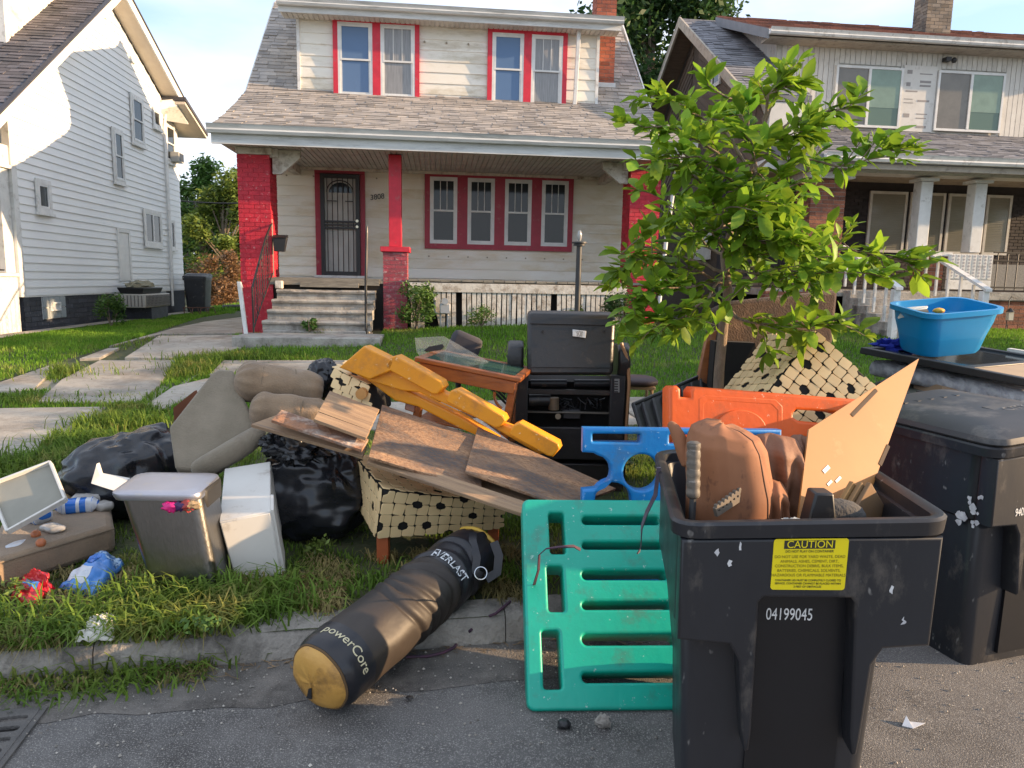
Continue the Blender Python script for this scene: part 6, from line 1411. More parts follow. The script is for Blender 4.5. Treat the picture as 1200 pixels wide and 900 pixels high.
# ================================================================== brown seat cushion with rubbish on it
CU = Thing('seat_cushion', G(60, 670, .15), 'tan seat cushion lying on the grass with snack packs on top', 'cushion')
top = [G(-25, 664, .30), G(134, 617, .30), G(128, 582, .30), G(0, 612, .30)]
b = MB().prism([V((p.x, p.y, .155)) for p in top], (0, 0, .15)); CU.part('cushion_body', b, m_uph, bevel=.035, smooth=60)
e_ = top[1]-top[0]; CU.part('piping', MB().tube([top[0]+V((0, -.004, -.01)), top[1]+V((0, -.004, -.01))], .005, n=6), MATS['seam_dark'], smooth=40)
TR_ = Thing('drawer_panel', P(40, 600, 3.4), 'shallow white rimmed tray leaning at the left edge behind the cushion', 'tray')
t0, t1, t2, t3 = P(-12, 570, 3.38), P(60, 543, 3.48), P(79, 588, 3.30), P(10, 624, 3.16)
n_ = (t1-t0).cross(t3-t0).normalized(); n_ = n_ if n_.y < 0 else -n_
t2 = t2-n_*(t2-t0).dot(n_)
TR_.part('tray_panel', MB().prism([t0, t1, t2, t3], n_*-.008), mat('grey_green_panel', (.28, .27, .22), (.23, .22, .18), rough=.6))
for a, c in ((t0, t1), (t1, t2), (t2, t3), (t3, t0)):
    mx_ = fr(a, c-a, n_); Ln = (c-a).length; TR_.part('tray_rim', xf(MB().bx(0, Ln, -.01, .020, -.006, .006), mx_), m_wlam, bevel=.002)
# snack packs
def pack(name, px, py, z, size, yaw, base_m, stripes, lbl, seed, tiltx=0):
    c = G(px, py, z); T = Thing(name, c, lbl, 'packet', 'blue and white packets on the cushion')
    mx_ = M4.Translation(c) @ M4.Rotation(yaw, 4, 'Z') @ M4.Rotation(tiltx, 4, 'X'); L_, W_, H_ = size
    b = MB(); N = 18; rs2 = []
    for i in range(N+1):
        t = i/N; f = min(1, .25+4.5*min(t, 1-t)); rs2.append([mx_ @ V((L_*(t-.5), W_*.5*f**.5*math.copysign(abs(math.cos(a))**.6, math.cos(a))*(1+.1*noise.noise(V((t*6, a, seed)))), H_*.5+H_*.5*f*math.copysign(abs(math.sin(a))**.6, math.sin(a))*(1+.16*noise.noise(V((t*7, a*2, seed)))))) for a in [2*math.pi*k/20 for k in range(20)]])
    b.rings(rs2, True); T.part('pack_body', b, base_m, smooth=60)
    for (ta, tb, mt, nm) in stripes:
        b = MB(); rs3 = []
        for i in range(7):
            t = lerp(ta, tb, i/6); f = min(1, .25+4.5*min(t, 1-t)); rs3.append([mx_ @ V((L_*(t-.5), W_*.508*f**.5*math.copysign(abs(math.cos(a))**.6, math.cos(a))*(1+.1*noise.noise(V((t*6, a, seed)))), H_*.5+H_*.512*f*math.copysign(abs(math.sin(a))**.6, math.sin(a))*(1+.16*noise.noise(V((t*7, a*2, seed)))))) for a in [2*math.pi*k/20 for k in range(20)]])
        b.rings(rs3, False); T.part(nm, b, mt, smooth=60)
    return T
m_pb = mat('packet_blue', (.02, .13, .50), (.03, .17, .56), rough=.25, scale=12); m_pw = mat('packet_white', (.62, .64, .68), (.50, .52, .56), rough=.3, scale=14); m_plb = mat('packet_light_blue', (.07, .24, .62), rough=.3, scale=20); m_pr = mat('packet_red', (.62, .02, .03), (.5, .02, .03), rough=.28, scale=8); m_clear = mat('cloudy_clear_plastic', (.42, .40, .38), (.30, .28, .25), rough=.15, scale=9, wrinkle=.5, bscale=14)
pack('blue_carton', 45, 612, .30, (.13, .10, .09), R(-25), m_pb, [(.60, .97, m_pw, 'white_panel')], 'short blue and white carton at the left on the tan cushion', 1)
pack('water_packet', 92, 600, .30, (.21, .095, .075), R(22), m_pb, [(.05, .25, m_pw, 'white_end'), (.48, .56, m_pw, 'white_stripe'), (.70, .95, m_pw, 'white_end')], 'long blue shrink wrapped packet in the middle of the tan cushion', 2)
pack('clear_wrap', 105, 590, .30, (.18, .12, .07), R(15), m_clear, [], 'cloudy clear wrapper behind the long blue packet', 3)
pack('clear_wrap', 122, 598, .30, (.09, .08, .05), R(-30), m_clear, [], 'small clear wrapper at the right end of the cushion', 4)
pack('tan_wrap', 68, 590, .31, (.13, .10, .05), R(40), mat('tan_crumple', (.40, .29, .16), (.3, .2, .1), rough=.6, scale=14), [], 'crumpled tan paper between the blue packets', 5)
for i, (px, py) in enumerate(((48, 636), (42, 626))):
    c = G(px, py, .315); single('onion', MB().blob(c, (.022, .022, .022), n=14, amp=.08), mat('onion_orange', (.50, .17, .06), (.4, .12, .05), rough=.5, scale=30), c, ('round orange onion nearer the paper sheet on the cushion', 'brown onion right behind the orange one on the cushion')[i], 'onion', 'onions on the cushion', smooth=60)
pack('clear_bag', 62, 622, .302, (.15, .08, .03), R(-30), m_clear, [], 'thin clear bag round the onions on the cushion', 8)
p_ = [G(6, 640, .31), G(40, 628, .305), G(46, 642, .30), G(12, 657, .27)]
single('paper_sheet', MB().sheet(lambda u, v: tuple((p_[0]*(1-u)*(1-v)+p_[1]*u*(1-v)+p_[2]*u*v+p_[3]*(1-u)*v)+V((0, 0, .006*math.sin(u*5)))), 8, 4), m_pw, p_[0], 'white paper sheet hanging over the front of the tan cushion', 'paper', solid=.0012, smooth=60)
# bags in front of it
def bag_sheet(name, corners, hgt, mt, lbl, extra, seed, cat='packet'):
    c = sum(corners, V())/4; T = Thing(name, c, lbl, cat)
    def S(u, v, lift=0):
        p = corners[0]*(1-u)*(1-v)+corners[1]*u*(1-v)+corners[2]*u*v+corners[3]*(1-u)*v
        e = (16*u*(1-u)*v*(1-v))**.45; return p+V((.012*noise.noise(V((u*4, v*4, seed))), 0, hgt*e*(1+.35*noise.noise(V((u*3, v*3, seed+5))))+.02*noise.noise(V((u*7, v*7, seed)))+lift))
    T.part('wrapper', MB().sheet(lambda u, v: tuple(S(u, v)), 20, 20), mt, smooth=60, solid=.002)
    for (u0, u1, v0, v1, m2, nm) in extra: T.part(nm, MB().sheet(lambda u, v: tuple(S(lerp(u0, u1, u), lerp(v0, v1, v), .003)), 10, 10), m2, smooth=60)
    return T
bag_sheet('blue_sack', [G(68, 690, .17), G(118, 652, .20), G(146, 662, .20), G(112, 702, .17)], .07, m_plb, 'light blue plastic sack lying left of the steel trash can', [(.10, .36, .08, .6, m_pw, 'white_label'), (.45, .72, .06, .5, m_pb, 'dark_blue_label'), (.74, .98, .1, .95, mat('sack_dark_dots', (.04, .12, .30), (.35, .50, .66), rough=.4, scale=60, ramp=(.48, .52)), 'printed_area')], 3)
bag_sheet('red_bag', [G(12, 700, .17), G(30, 676, .17), G(66, 690, .17), G(38, 714, .16)], .05, m_pr, 'torn red plastic bag lying on the grass at the left', [(.35, .7, .3, .8, m_plb, 'blue_label')], 6)
bag_sheet('red_flap', [G(30, 682, .20), G(36, 668, .26), G(58, 672, .26), G(54, 690, .20)], .02, m_pr, 'folded red plastic strip standing up behind the torn red bag', [], 8)
wp = [G(88, 752, .17), G(108, 722, .19), G(140, 722, .19), G(132, 750, .17)]
bag_sheet('paper_scrap', wp, .03, mat('dirty_white_paper', (.62, .60, .54), (.5, .48, .42), rough=.8, scale=14), 'dirty white crumpled paper lying in the tall grass by the kerb', [], 9, 'paper')
BRK = Thing('white_bracket', P(125, 560, 3.9), 'white angled plastic bracket lying on the black bag left of the steel can', 'bracket')
BRK.part('bracket', MB().prism([P(106, 567, 3.45), P(113, 543, 3.5), P(117, 556, 3.5), P(150, 562, 3.5), P(138, 577, 3.42)], (0, .03, .0)), m_wlam, bevel=.004)
# ================================================================== punching bag
A0 = G(376, 786, .172); A0.z = .150; A1 = G(552, 652, .30); A1.z = .305
axv = (A1-A0).normalized(); L_ = (A1-A0).length; toC = (V((0, 0, EYE))-A0); uu = (V((0, 0, 1))-axv*axv.z).normalized(); vv = axv.cross(uu)
if vv.x < 0: vv = -vv          # vv points to the right / street side
RB = .152
def bagpt(t, ang, dr=0):        # ang measured from the top towards the right-hand side
    wr = 0
    for tc_ in (.40, .47, .52, .62, .72, .84): wr += -.010*math.exp(-((t-tc_-.035*math.sin(ang*2+tc_*9))/.011)**2)+.006*math.exp(-((t-tc_-.03-.035*math.sin(ang*2+tc_*9))/.02)**2)
    sag = 1+.03*math.sin(ang*2); r_ = RB*(1-.07*max(0, t-.75)/.25)+wr+.006*noise.noise(V((t*7, math.cos(ang)*2, math.sin(ang)*2)))+dr
    if t < .05: r_ *= 1-.10*(1-t/.05)**2
    p = A0+axv*(L_*t)+(uu*math.cos(ang)*(.94)+vv*math.sin(ang)*sag)*r_
    g = (ground_z(p.x, p.y) if t > .3 else .004)+.004
    if p.z < g: p.z = g
    return p
PB = Thing('punching_bag', A0, 'long worn black vinyl punching bag lying across the kerb with an ochre end', 'punching bag')
def seg(t0, t1, n, mt, name, cap=False, dr=0):
    b = MB().rings([[bagpt(lerp(t0, t1, i/n), 2*math.pi*k/56, dr) for k in range(56)] for i in range(n+1)], cap); return PB.part(name, b, mt, smooth=70)
seg(.0, .135, 12, m_pbag2, 'end_band', False, .002); body = seg(.13, .70, 90, m_pbag, 'bag_body'); tp = seg(.695, 1.0, 40, m_pbag2, 'top_section', False, .001)
b = MB(); rs2 = [[bagpt(0, 2*math.pi*k/56, .0) for k in range(56)]]
ce = sum(rs2[0], V())/56
for f, o in ((.97, .012), (.85, .030), (.6, .042), (.3, .046), (.02, .047)): rs2.append([ce+(p-ce)*f-axv*o*(1+.08*noise.noise(p*20)) for p in rs2[0]])
b.rings(rs2, True); disc = PB.part('ochre_end', b, m_ochre, smooth=70)
b = MB(); b.tube([ce+(p-ce)*.99-axv*(.005) for p in rs2[0]]+[ce+(rs2[0][0]-ce)*.99-axv*.005], .005, n=6); PB.part('stitched_seam', b, mat('stitch_dark', (.12, .07, .03), rough=.9), parent=disc, smooth=50)
pc = ce+vv*-.015+uu*-.045-axv*.048
PB.part('black_patch', MB().prism([pc+uu*.022+vv*.0, pc+uu*.03+vv*.016, pc-uu*.022+vv*.006, pc-uu*.026-vv*.022, pc-uu*.012-vv*.014], -axv*.003), m_black, parent=disc)
# rumpled mouth of the bag
rs2 = [[bagpt(1.0, 2*math.pi*k/40, 0) for k in range(40)]]; ce2 = sum(rs2[0], V())/40
for f, o in ((.96, .03), (.82, .05), (.6, .04), (.45, .0), (.2, -.03), (.03, -.03)): rs2.append([ce2+(p-ce2)*f*(1+.18*noise.noise(V((k*.5, f*4, 1))))+axv*(o+.03*noise.noise(V((k*.45, f*3, 4)))) for k, p in enumerate(rs2[0])])
PB.part('rumpled_mouth', MB().rings(rs2, True), m_pbag2, smooth=70)
b = MB(); k0 = [bagpt(1.0, a, -.01)+axv*.035 for a in [lerp(-.6, 1.9, i/12) for i in range(13)]]; b.tube(k0, .012, n=6); PB.part('yellow_lining', b, mat('yellow_lining', (.55, .33, .03), rough=.5), smooth=50)
def bag_text(s, size, t0, a0, mt, name, sx=1, k=1.0):
    tm = curve_mesh(None, .0006, text=s, size=size, align='CENTER')
    out = []
    for (x, y, z) in tm.v: out.append(tuple(bagpt(t0+y/L_, a0+x*sx/RB, .003+z)))
    tm.v = out; PB.part(name, tm, mt)
bag_text('powerCore', .052, .085, .62, mat('cream_letter', (.62, .56, .36), rough=.5, scale=20), 'powercore_lettering', 1.05)
bag_text('EVERLAST', .066, .735, .58, m_whi, 'everlast_lettering', .70)
# straps and ring at the mouth
ribbon(PB, [bagpt(.98, .25, .006), bagpt(.92, .5, .010), bagpt(.86, .95, .012), bagpt(.82, 1.25, .014), bagpt(.84, 1.45, .012)], .018, m_pbag2, 'carry_strap', th=.003)
ribbon(PB, [bagpt(1.0, .9, .012)+axv*.02, bagpt(.97, 1.3, .03)+axv*.02, bagpt(.93, 1.6, .05), bagpt(.88, 1.7, .02)], .02, m_pbag2, 'carry_strap', th=.003)
rc_ = bagpt(.83, 1.33, .022); n2 = (V((0, 0, EYE))-rc_).normalized(); u2 = n2.cross(V((0, 0, 1))).normalized(); v2 = n2.cross(u2)
PB.part('metal_ring', MB().tube([rc_+u2*.027*math.cos(t)+v2*.027*math.sin(t) for t in [k*math.pi/12 for k in range(25)]], .003, n=6), mat('ring_metal', (.7, .7, .7), rough=.2, metal=1), smooth=50)
# maroon rope in the gutter
pts_ = [(476, 771), (500, 770), (520, 766), (532, 760), (540, 748), (552, 740), (562, 728), (580, 720), (598, 706)]
rp_ = [G(px, py, .02 if i < 5 else (.08 if i < 7 else .15)) for i, (px, py) in enumerate(pts_)]
single('cord', MB().tube([p+V((.004*math.sin(i*2), 0, .004)) for i, p in enumerate(rp_)], .0065, n=7), m_cord, rp_[0], 'maroon cord trailing from under the punching bag up over the kerb', 'cord', smooth=60)
cd2 = [P(640, 640, 2.95), P(634, 655, 2.97), P(628, 672, 3.0), P(622, 688, 3.05), P(615, 698, 3.1)]
single('cord', MB().tube(cd2, .009, n=7), m_cord, cd2[0], 'second maroon cord hanging behind the left edge of the green panel', 'cord', smooth=60)
# ================================================================== orange wood end table
ET = Thing('end_table', P(545, 520, 4.3), 'stained wooden end table with a green glass top tipped among the pile', 'table')
e0, e1 = P(486, 418, 4.3), P(611, 443, 4.2); e3 = P(530, 412, 4.85); e2 = e1+(e3-e0)
dn = V((.03, .06, -.085))
me_ = fr(e0, e1-e0, e3-e0); Wt = (e1-e0).length; Dt = (e3-e0).length; zz = me_.to_3x3() @ V((0, 0, 1))
sgz = 1 if zz.z > 0 else -1
ET.part('table_rim', xf(MB().bx(0, Wt, 0, .05, -.03, 0).bx(0, Wt, Dt-.05, Dt, -.03, 0).bx(0, .05, .051, Dt-.051, -.03, 0).bx(Wt-.05, Wt, .051, Dt-.051, -.03, 0), me_), m_wood, bevel=.006)
ET.part('glass_top', xf(MB().bx(.05, Wt-.05, .05, Dt-.05, -.012, -.004), me_), glass('green_glass', (.05, .12, .09), .04, .8))
for y_ in (.015, Dt-.035): ET.part('apron', xf(MB().bx(.03, Wt-.03, y_, y_+.02, -.11, -.032), me_), m_wood, bevel=.004)
for (x_, y_, nm) in ((.035, .03, 0), (Wt-.07, .03, 1), (.035, Dt-.07, 2), (Wt-.07, Dt-.07, 3)):
    ET.part('table_leg', xf(MB().bx(x_, x_+.05, y_, y_+.045, -.52, -.03), me_), m_wood, bevel=.008)
ET.part('table_shelf', xf(MB().bx(.06, Wt-.06, .06, Dt-.06, -.40, -.385), me_), m_wood, bevel=.004)
ET.part('curved_brace', xf(MB().tube([(Wt-.09-.06*math.cos(a), .035, -.12-.06*math.sin(a)-.02*a) for a in [i*.2 for i in range(9)]], .010, n=6), me_), m_wood, smooth=50)
lg = [P(467, 462, 4.02), P(481, 467, 4.0), P(476, 506, 3.92), P(463, 500, 3.95)]
single('wooden_post', MB().prism([P(479, 444, 4.10), P(490, 447, 4.10), P(486, 484, 4.06), P(474, 480, 4.06)], (0, .05, 0)), m_wood, P(475, 480, 3.8), 'short stained wooden post between the two yellow rails', 'post', bevel=.005)
single('white_bar', MB().prism([P(548, 492, 4.3), P(560, 490, 4.3), P(600, 520, 4.1), P(590, 526, 4.1)], (0, .02, 0)), m_wlam, P(560, 500, 4.3), 'pale flat bar glimpsed through the yellow panel', 'bar')
# ================================================================== power recliner chassis seen from behind
RC = Thing('recliner', V((.38, 4.8, .2)), 'black power recliner seen from behind with its metal mechanism exposed', 'recliner')
def rc(px, py, Y): return P(px, py, Y)
r0, r1, r2, r3 = rc(618, 367, 4.72), rc(722, 369, 4.72), rc(719, 441, 4.62), rc(618, 441, 4.62)
bkp = RC.part('back_panel', MB().prism([r0, r1, r2, r3], V((0, .13, .02))), mat('recliner_black_vinyl', (.022, .020, .020), (.016, .015, .015), rough=.38, scale=3, bump=.15, bscale=30, dirt=((.10, .07, .05), .12, 8)), bevel=.028, smooth=50)
RC.part('panel_seam', MB().tube([rc(622, 430, 4.60), rc(717, 431, 4.60)], .004, n=6).tube([rc(621, 379, 4.69), rc(720, 381, 4.69)], .004, n=6), m_mesh, smooth=50)
stk = [rc(671, 386, 4.66), rc(687, 388, 4.66), rc(686, 396, 4.655), rc(671, 394, 4.655)]
s_ = RC.part('white_sticker', MB().prism(stk, V((0, -.004, 0))), m_whi, bevel=.0015)
for i in range(3):
    t = curve_mesh(None, .0004, text=('LATER', 'SB 35', '4-271')[i], size=.017); c = rc(679, 389+i*2.4, 4.648); xf(t, M4.Translation(c) @ M4.Rotation(R(90), 4, 'X') @ M4.Rotation(R(-5), 4, 'Z')); RC.part('sticker_text', t, m_black, parent=s_)
for px in (636, 708): c = rc(px, 388, 4.67); RC.part('panel_button', MB().cyl(c, c+V((0, -.008, 0)), .009, n=10), m_mesh, smooth=40)
def rbox(x0, y0, x1, y1, Y, d, nm, mt, bev=.006, **k):
    a, c = rc(x0, y0, Y), rc(x1, y1, Y); return RC.part(nm, MB().bx(a.x, c.x, Y, Y+d, c.z, a.z), mt, bevel=bev, **k)
m_rv = MATS['recliner_black_vinyl']
def side(px, nm, col, w1=.10):
    c = rc(px, 425, 4.75); b = MB(); prof = [(4.74, .97), (4.70, 1.05), (4.72, 1.15), (4.80, 1.20), (5.3, 1.14), (5.38, 1.0), (5.38, .25), (4.72, .25)]
    b.prism([(c.x-w1/2, y, z) for y, z in prof], (w1, 0, 0)); RC.part(nm, b, col, bevel=.02, smooth=50)
side(604, 'arm', m_rv, .11); side(738-7, 'arm', m_rv, .085)
RC.part('wood_side_panel', MB().tube([rc(728, 402, 4.72), rc(736, 422, 4.72), rc(737, 450, 4.72), rc(734, 500, 4.72), rc(732, 545, 4.72)], .012, n=6), mat('side_wood_edge', (.40, .20, .09), rough=.5), smooth=50)
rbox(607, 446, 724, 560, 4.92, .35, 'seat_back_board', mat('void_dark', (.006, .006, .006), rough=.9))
rbox(605, 440, 617, 545, 4.70, .06, 'side_upright', m_mesh); rbox(716, 440, 729, 545, 4.70, .06, 'side_upright', m_mesh)
rbox(617, 456, 717, 464, 4.72, .04, 'cross_bar', mat('rusty_black', (.045, .03, .022), (.02, .018, .016), rough=.6, scale=9))
rbox(617, 482, 717, 486, 4.72, .04, 'cross_bar', mat('grey_metal', (.14, .12, .10), rough=.45, metal=.5)); rbox(625, 500, 726, 540, 4.72, .03, 'lower_panel', m_rv, .008); rbox(610, 542, 730, 590, 4.76, .3, 'base_box', m_rv, .01)
for (a, c, nm) in (((622, 449), (664, 449), 'spring_tube'), ((673, 449), (714, 449), 'spring_tube'), ((620, 469), (645, 469), 'motor')):
    RC.part(nm, MB().cyl(rc(*a, 4.78), rc(*c, 4.78), .028 if nm == 'spring_tube' else .045, n=14), m_mesh, smooth=40)
m_bm = mat('motor_tan', (.22, .17, .11), (.16, .12, .08), rough=.45, metal=.4)
RC.part('motor', MB().cyl(rc(649, 480, 4.76), rc(649, 466, 4.76), .036, n=18), m_bm, smooth=40); RC.part('motor', MB().bx(rc(674, 0, 4.8).x, rc(697, 0, 4.8).x, 4.8, 4.88, rc(0, 478, 4.8).z, rc(0, 468, 4.8).z), mat('motor_grey', (.07, .07, .075), rough=.5), bevel=.008)
RC.part('bolt', MB().cyl(rc(654, 488, 4.70), rc(654, 488, 4.74), .02, n=12), m_bm, smooth=40)
rgg = random.Random(4); b = MB()
for i in range(14):
    x0 = rgg.uniform(655, 712); pts = [rc(x0+rgg.uniform(-8, 8), 466+rgg.uniform(0, 16), 4.80+rgg.uniform(0, .08)) for k in range(4)]; b.tube(pts, .004, n=5)
RC.part('wiring', b, m_mesh, kind='stuff', smooth=40)
b = MB()
for i in range(5): c = rc(722, 447+i*3.0, 4.695); b.bx(c.x-.012, c.x+.012, 4.690, 4.70, c.z-.004, c.z+.004)
RC.part('warning_label', MB().prism([rc(720, 444, 4.694), rc(726, 444, 4.694), rc(726, 460, 4.694), rc(720, 460, 4.694)], V((0, .003, 0))), mat('label_dim', (.25, .25, .24), rough=.6)); RC.part('label_print', b, m_black, kind='stuff')
# stool behind it
STO = Thing('stool', GG(745, 472), 'small stool with a dark padded seat and turned pale legs on the sidewalk', 'stool')
sc_ = P(742, 446, 6.2)
STO.part('padded_seat', MB().blob(sc_, (.21, .19, .045), n=28, amp=.04, sq=.7), mat('maroon_black_pad', (.045, .025, .028), rough=.6), smooth=60); STO.part('seat_rail', MB().bx(sc_.x-.17, sc_.x+.17, sc_.y-.15, sc_.y+.15, sc_.z-.06, sc_.z-.03), mat('pale_wood', (.36, .23, .13), rough=.6), bevel=.005)
for dx in (-.14, .14):
    for dy in (-.12, .12):
        x_, y_ = sc_.x+dx, sc_.y+dy; zb = ground_z(x_, y_)
        STO.part('stool_leg', MB().tube([(x_, y_, sc_.z-.06), (x_+dx*.05, y_, sc_.z-.10), (x_+dx*.08, y_, lerp(zb, sc_.z, .45)), (x_+dx*.12, y_, lerp(zb, sc_.z, .3)), (x_+dx*.15, y_, zb)], [.02, .013, .019, .012, .01], n=8), MATS['pale_wood'], smooth=40)
# office chair back, clear sheet with a handle hole, black rods
OC = Thing('office_chair', P(540, 470, 5.2), 'tilted dark office chair back standing behind the wooden table', 'chair')
c_ = P(541, 414, 5.1); rot_ = M4.Rotation(R(22), 4, 'Y')
OC.part('backrest', xf(MB().bx(-.115, .115, -.045, .045, -.17, .15), M4.Translation(c_) @ rot_ @ M4.Rotation(R(-8), 4, 'X')), mat('charcoal_fabric', (.055, .052, .06), (.04, .036, .042), rough=.9, scale=8, dirt=((.11, .085, .075), .3, 3)), bevel=.04, smooth=50)
b = MB()
for k in range(5): b.tube([P(560+k*4, 420+k*9, 5.2), P(586+k*3, 446+k*8, 5.15)], .010, n=6)
b.tube([P(536, 440, 5.1), P(540, 480, 5.1)], .02, n=8); OC.part('chair_frame', b, m_black, kind='stuff', smooth=40)
CS = Thing('clear_sheet', P(520, 430, 4.75), 'cloudy clear plastic bin side with a black handle slot above the wooden table', 'plastic sheet')
q_ = [P(486, 396, 4.7), P(520, 394, 4.7), P(573, 424, 4.65), P(556, 432, 4.6), P(500, 428, 4.6), P(488, 412, 4.65)]
mcl = bpy.data.materials.new('clear_plastic'); mcl.use_nodes = True; bb_ = mcl.node_tree.nodes['Principled BSDF']; bb_.inputs['Base Color'].default_value = (.45, .43, .38, 1); bb_.inputs['Alpha'].default_value = .20; bb_.inputs['Roughness'].default_value = .2
CS.part('clear_panel', MB().prism(q_, V((0, .006, 0))), mcl); hb = [P(497, 410, 4.66), P(503, 406, 4.66), P(519, 403, 4.66), P(521, 406, 4.66), P(517, 410, 4.66), P(500, 412, 4.66)]
CS.part('handle_slot', MB().prism(hb, V((0, -.012, 0))), m_black, bevel=.002)
# ================================================================== young tree on the kerbside strip
TB = V((P(840, 452, 4.35).x, 4.35, .2)); rt = random.Random(11)
m_tb = mat('young_bark', (.27, .20, .14), (.17, .125, .09), rough=.9, scale=10, stretch=(3, 3, .8), bump=.6, bscale=40)
m_leaf = mat('young_tree_leaf', (.085, .21, .018), (.30, .42, .035), rough=.5, spec=.3, scale=1.6, island=.42, objvar=.42, trans=.45, ramp=(.3, .7))
YT2 = Thing('young_tree', TB, 'slender young tree with large bright green leaves rising from the middle of the pile', 'tree')
def yt(px, py, Y=4.35): return P(px, py, Y)
trunk_pts = [TB, yt(841, 470), yt(843, 430), yt(848, 380), yt(853, 340), yt(848, 300, 4.38), yt(862, 250, 4.4), yt(880, 200, 4.4), yt(895, 150, 4.38), yt(912, 100, 4.35)]
tb = MB().tube(trunk_pts, [.036, .033, .031, .029, .027, .021, .017, .013, .009, .004], n=12)
tb.blob(yt(852, 332), (.035, .035, .025), n=12, amp=.2)
tk = YT2.part('trunk', tb, m_tb, smooth=50, label='thin grey brown trunk, slightly bent')
limbs = [  # start point, then way points, ending in leaves
 [(853, 335), (820, 318, 4.2), (775, 305, 4.1), (728, 298, 4.0)], [(850, 325), (815, 335, 4.0), (770, 340, 3.9), (740, 350, 3.85)], [(850, 315), (830, 350, 3.9), (800, 372, 3.8), (775, 378, 3.75)],
 [(852, 320), (800, 300, 4.5), (755, 290, 4.6), (735, 318, 4.6)], [(855, 310), (880, 295, 4.2), (930, 300, 4.1), (985, 300, 4.0)], [(855, 305), (910, 288, 4.4), (980, 292, 4.4), (1035, 298, 4.35), (1076, 312, 4.3)],
 [(850, 365), (880, 378, 4.1), (930, 385, 3.95), (985, 380, 3.85)], [(855, 320), (890, 318, 3.95), (940, 318, 3.8), (1010, 320, 3.75)], [(850, 300), (860, 290, 4.0), (895, 285, 3.9), (930, 284, 3.8)],
 [(850, 290), (828, 262, 4.3), (805, 240, 4.2), (735, 236, 4.1)][:3], [(860, 255), (830, 225, 4.4), (805, 200, 4.35), (780, 190, 4.3)], [(870, 225), (840, 180, 4.3), (790, 150, 4.25), (745, 145, 4.2)],
 [(880, 200), (850, 155, 4.45), (800, 125, 4.5), (770, 112, 4.5)], [(880, 200), (920, 180, 4.4), (980, 195, 4.3), (1030, 185, 4.25), (1048, 175, 4.2)], 
 [(885, 175), (930, 140, 4.4), (970, 132, 4.4), (1000, 125, 4.4)], [(895, 150), (900, 110, 4.3), (912, 98, 4.3), (920, 92, 4.3)], [(890, 160), (860, 120, 4.2), (830, 100, 4.15)], [(865, 240), (900, 240, 4.0), (925, 246, 3.95)],
 [(860, 260), (835, 270, 4.0), (812, 272, 3.9)], [(870, 230), (850, 200, 3.95), (820, 185, 3.85), (785, 180, 3.8)], [(880, 190), (900, 165, 4.0), (930, 160, 3.95), (955, 150, 3.9)], [(860, 260), (880, 230, 4.1), (905, 215, 4.0), (930, 190, 3.95)], [(850, 300), (830, 290, 4.7), (800, 250, 4.8), (770, 230, 4.8)],
 [(865, 245), (900, 230, 4.7), (940, 215, 4.75), (960, 170, 4.75)], [(880, 200), (860, 170, 4.7), (845, 140, 4.75), (880, 110, 4.7)], [(845, 290), (835, 240, 4.1), (835, 215, 4.05)], [(850, 300), (870, 310, 4.7), (910, 325, 4.8), (950, 335, 4.8)], [(862, 250), (880, 265, 3.9), (905, 268, 3.85)], [(855, 300), (840, 275, 3.95), (850, 245, 3.85), (880, 235, 3.8)], [(870, 220), (890, 200, 3.9), (880, 165, 3.85), (870, 135, 3.85)]]
leaves = []
def leaf_at(p, d, sz): leaves.append((p, d, sz))
br = MB()
for L0 in limbs:
    pts = [yt(*q) if len(q) == 3 else yt(q[0], q[1], 4.37) for q in L0]; ln = sum((pts[i+1]-pts[i]).length for i in range(len(pts)-1))
    # resample smooth
    rs_pts = []
    for i in range(len(pts)-1):
        for k in range(4): t = k/4; rs_pts.append(pts[i].lerp(pts[i+1], t)+V((rt.gauss(0, .006), rt.gauss(0, .006), rt.gauss(0, .006))))
    rs_pts.append(pts[-1]); n_ = len(rs_pts)
    br.tube(rs_pts, [lerp(.011, .0025, i/(n_-1)) for i in range(n_)], n=6)
    for i in range(2, n_):
        d = (rs_pts[i]-rs_pts[i-1]).normalized(); f = i/n_
        for k in range(3 if f > .25 else 1):
            sd = V((rt.gauss(0, 1), rt.gauss(0, 1), rt.gauss(.2, .6))).normalized(); leaf_at(rs_pts[i], (d*.9+sd).normalized(), rt.choice((.06, .085, .105, .125, .145))*rt.uniform(.85, 1.1))
        if rt.random() < (.92 if L0[-1][1] > 285 else .70) and i > 2:     # side twig with its own leaves
            sd = (d*.7+V((rt.gauss(0, .7), rt.gauss(0, .7), rt.gauss(.1, .45)))).normalized(); tl = rt.uniform(.10, .26)*(1.1-.45*f); tw = [rs_pts[i]+sd*tl*j/4+V((0, 0, -.012*j*j/8)) for j in range(5)]
            br.tube(tw, [.004, .0035, .003, .0025, .0015], n=5)
            for j in range(1, 5):
                for k in range(2 if j < 4 else 4):
                    s2 = V((rt.gauss(0, 1), rt.gauss(0, 1), rt.gauss(.1, .6))).normalized(); leaf_at(tw[j], (sd*.9+s2).normalized(), rt.choice((.06, .08, .10, .12, .14))*rt.uniform(.85, 1.1))
YT2.part('branch', br, m_tb, smooth=50, kind='stuff')
for k in range(26):      # small sprouts at the trunk foot
    a = rt.uniform(0, 6.28); leaf_at(TB+V((.08*math.cos(a)-.05, .06*math.sin(a), .25+rt.uniform(0, .45))), V((math.cos(a), math.sin(a), .6)).normalized(), .035)
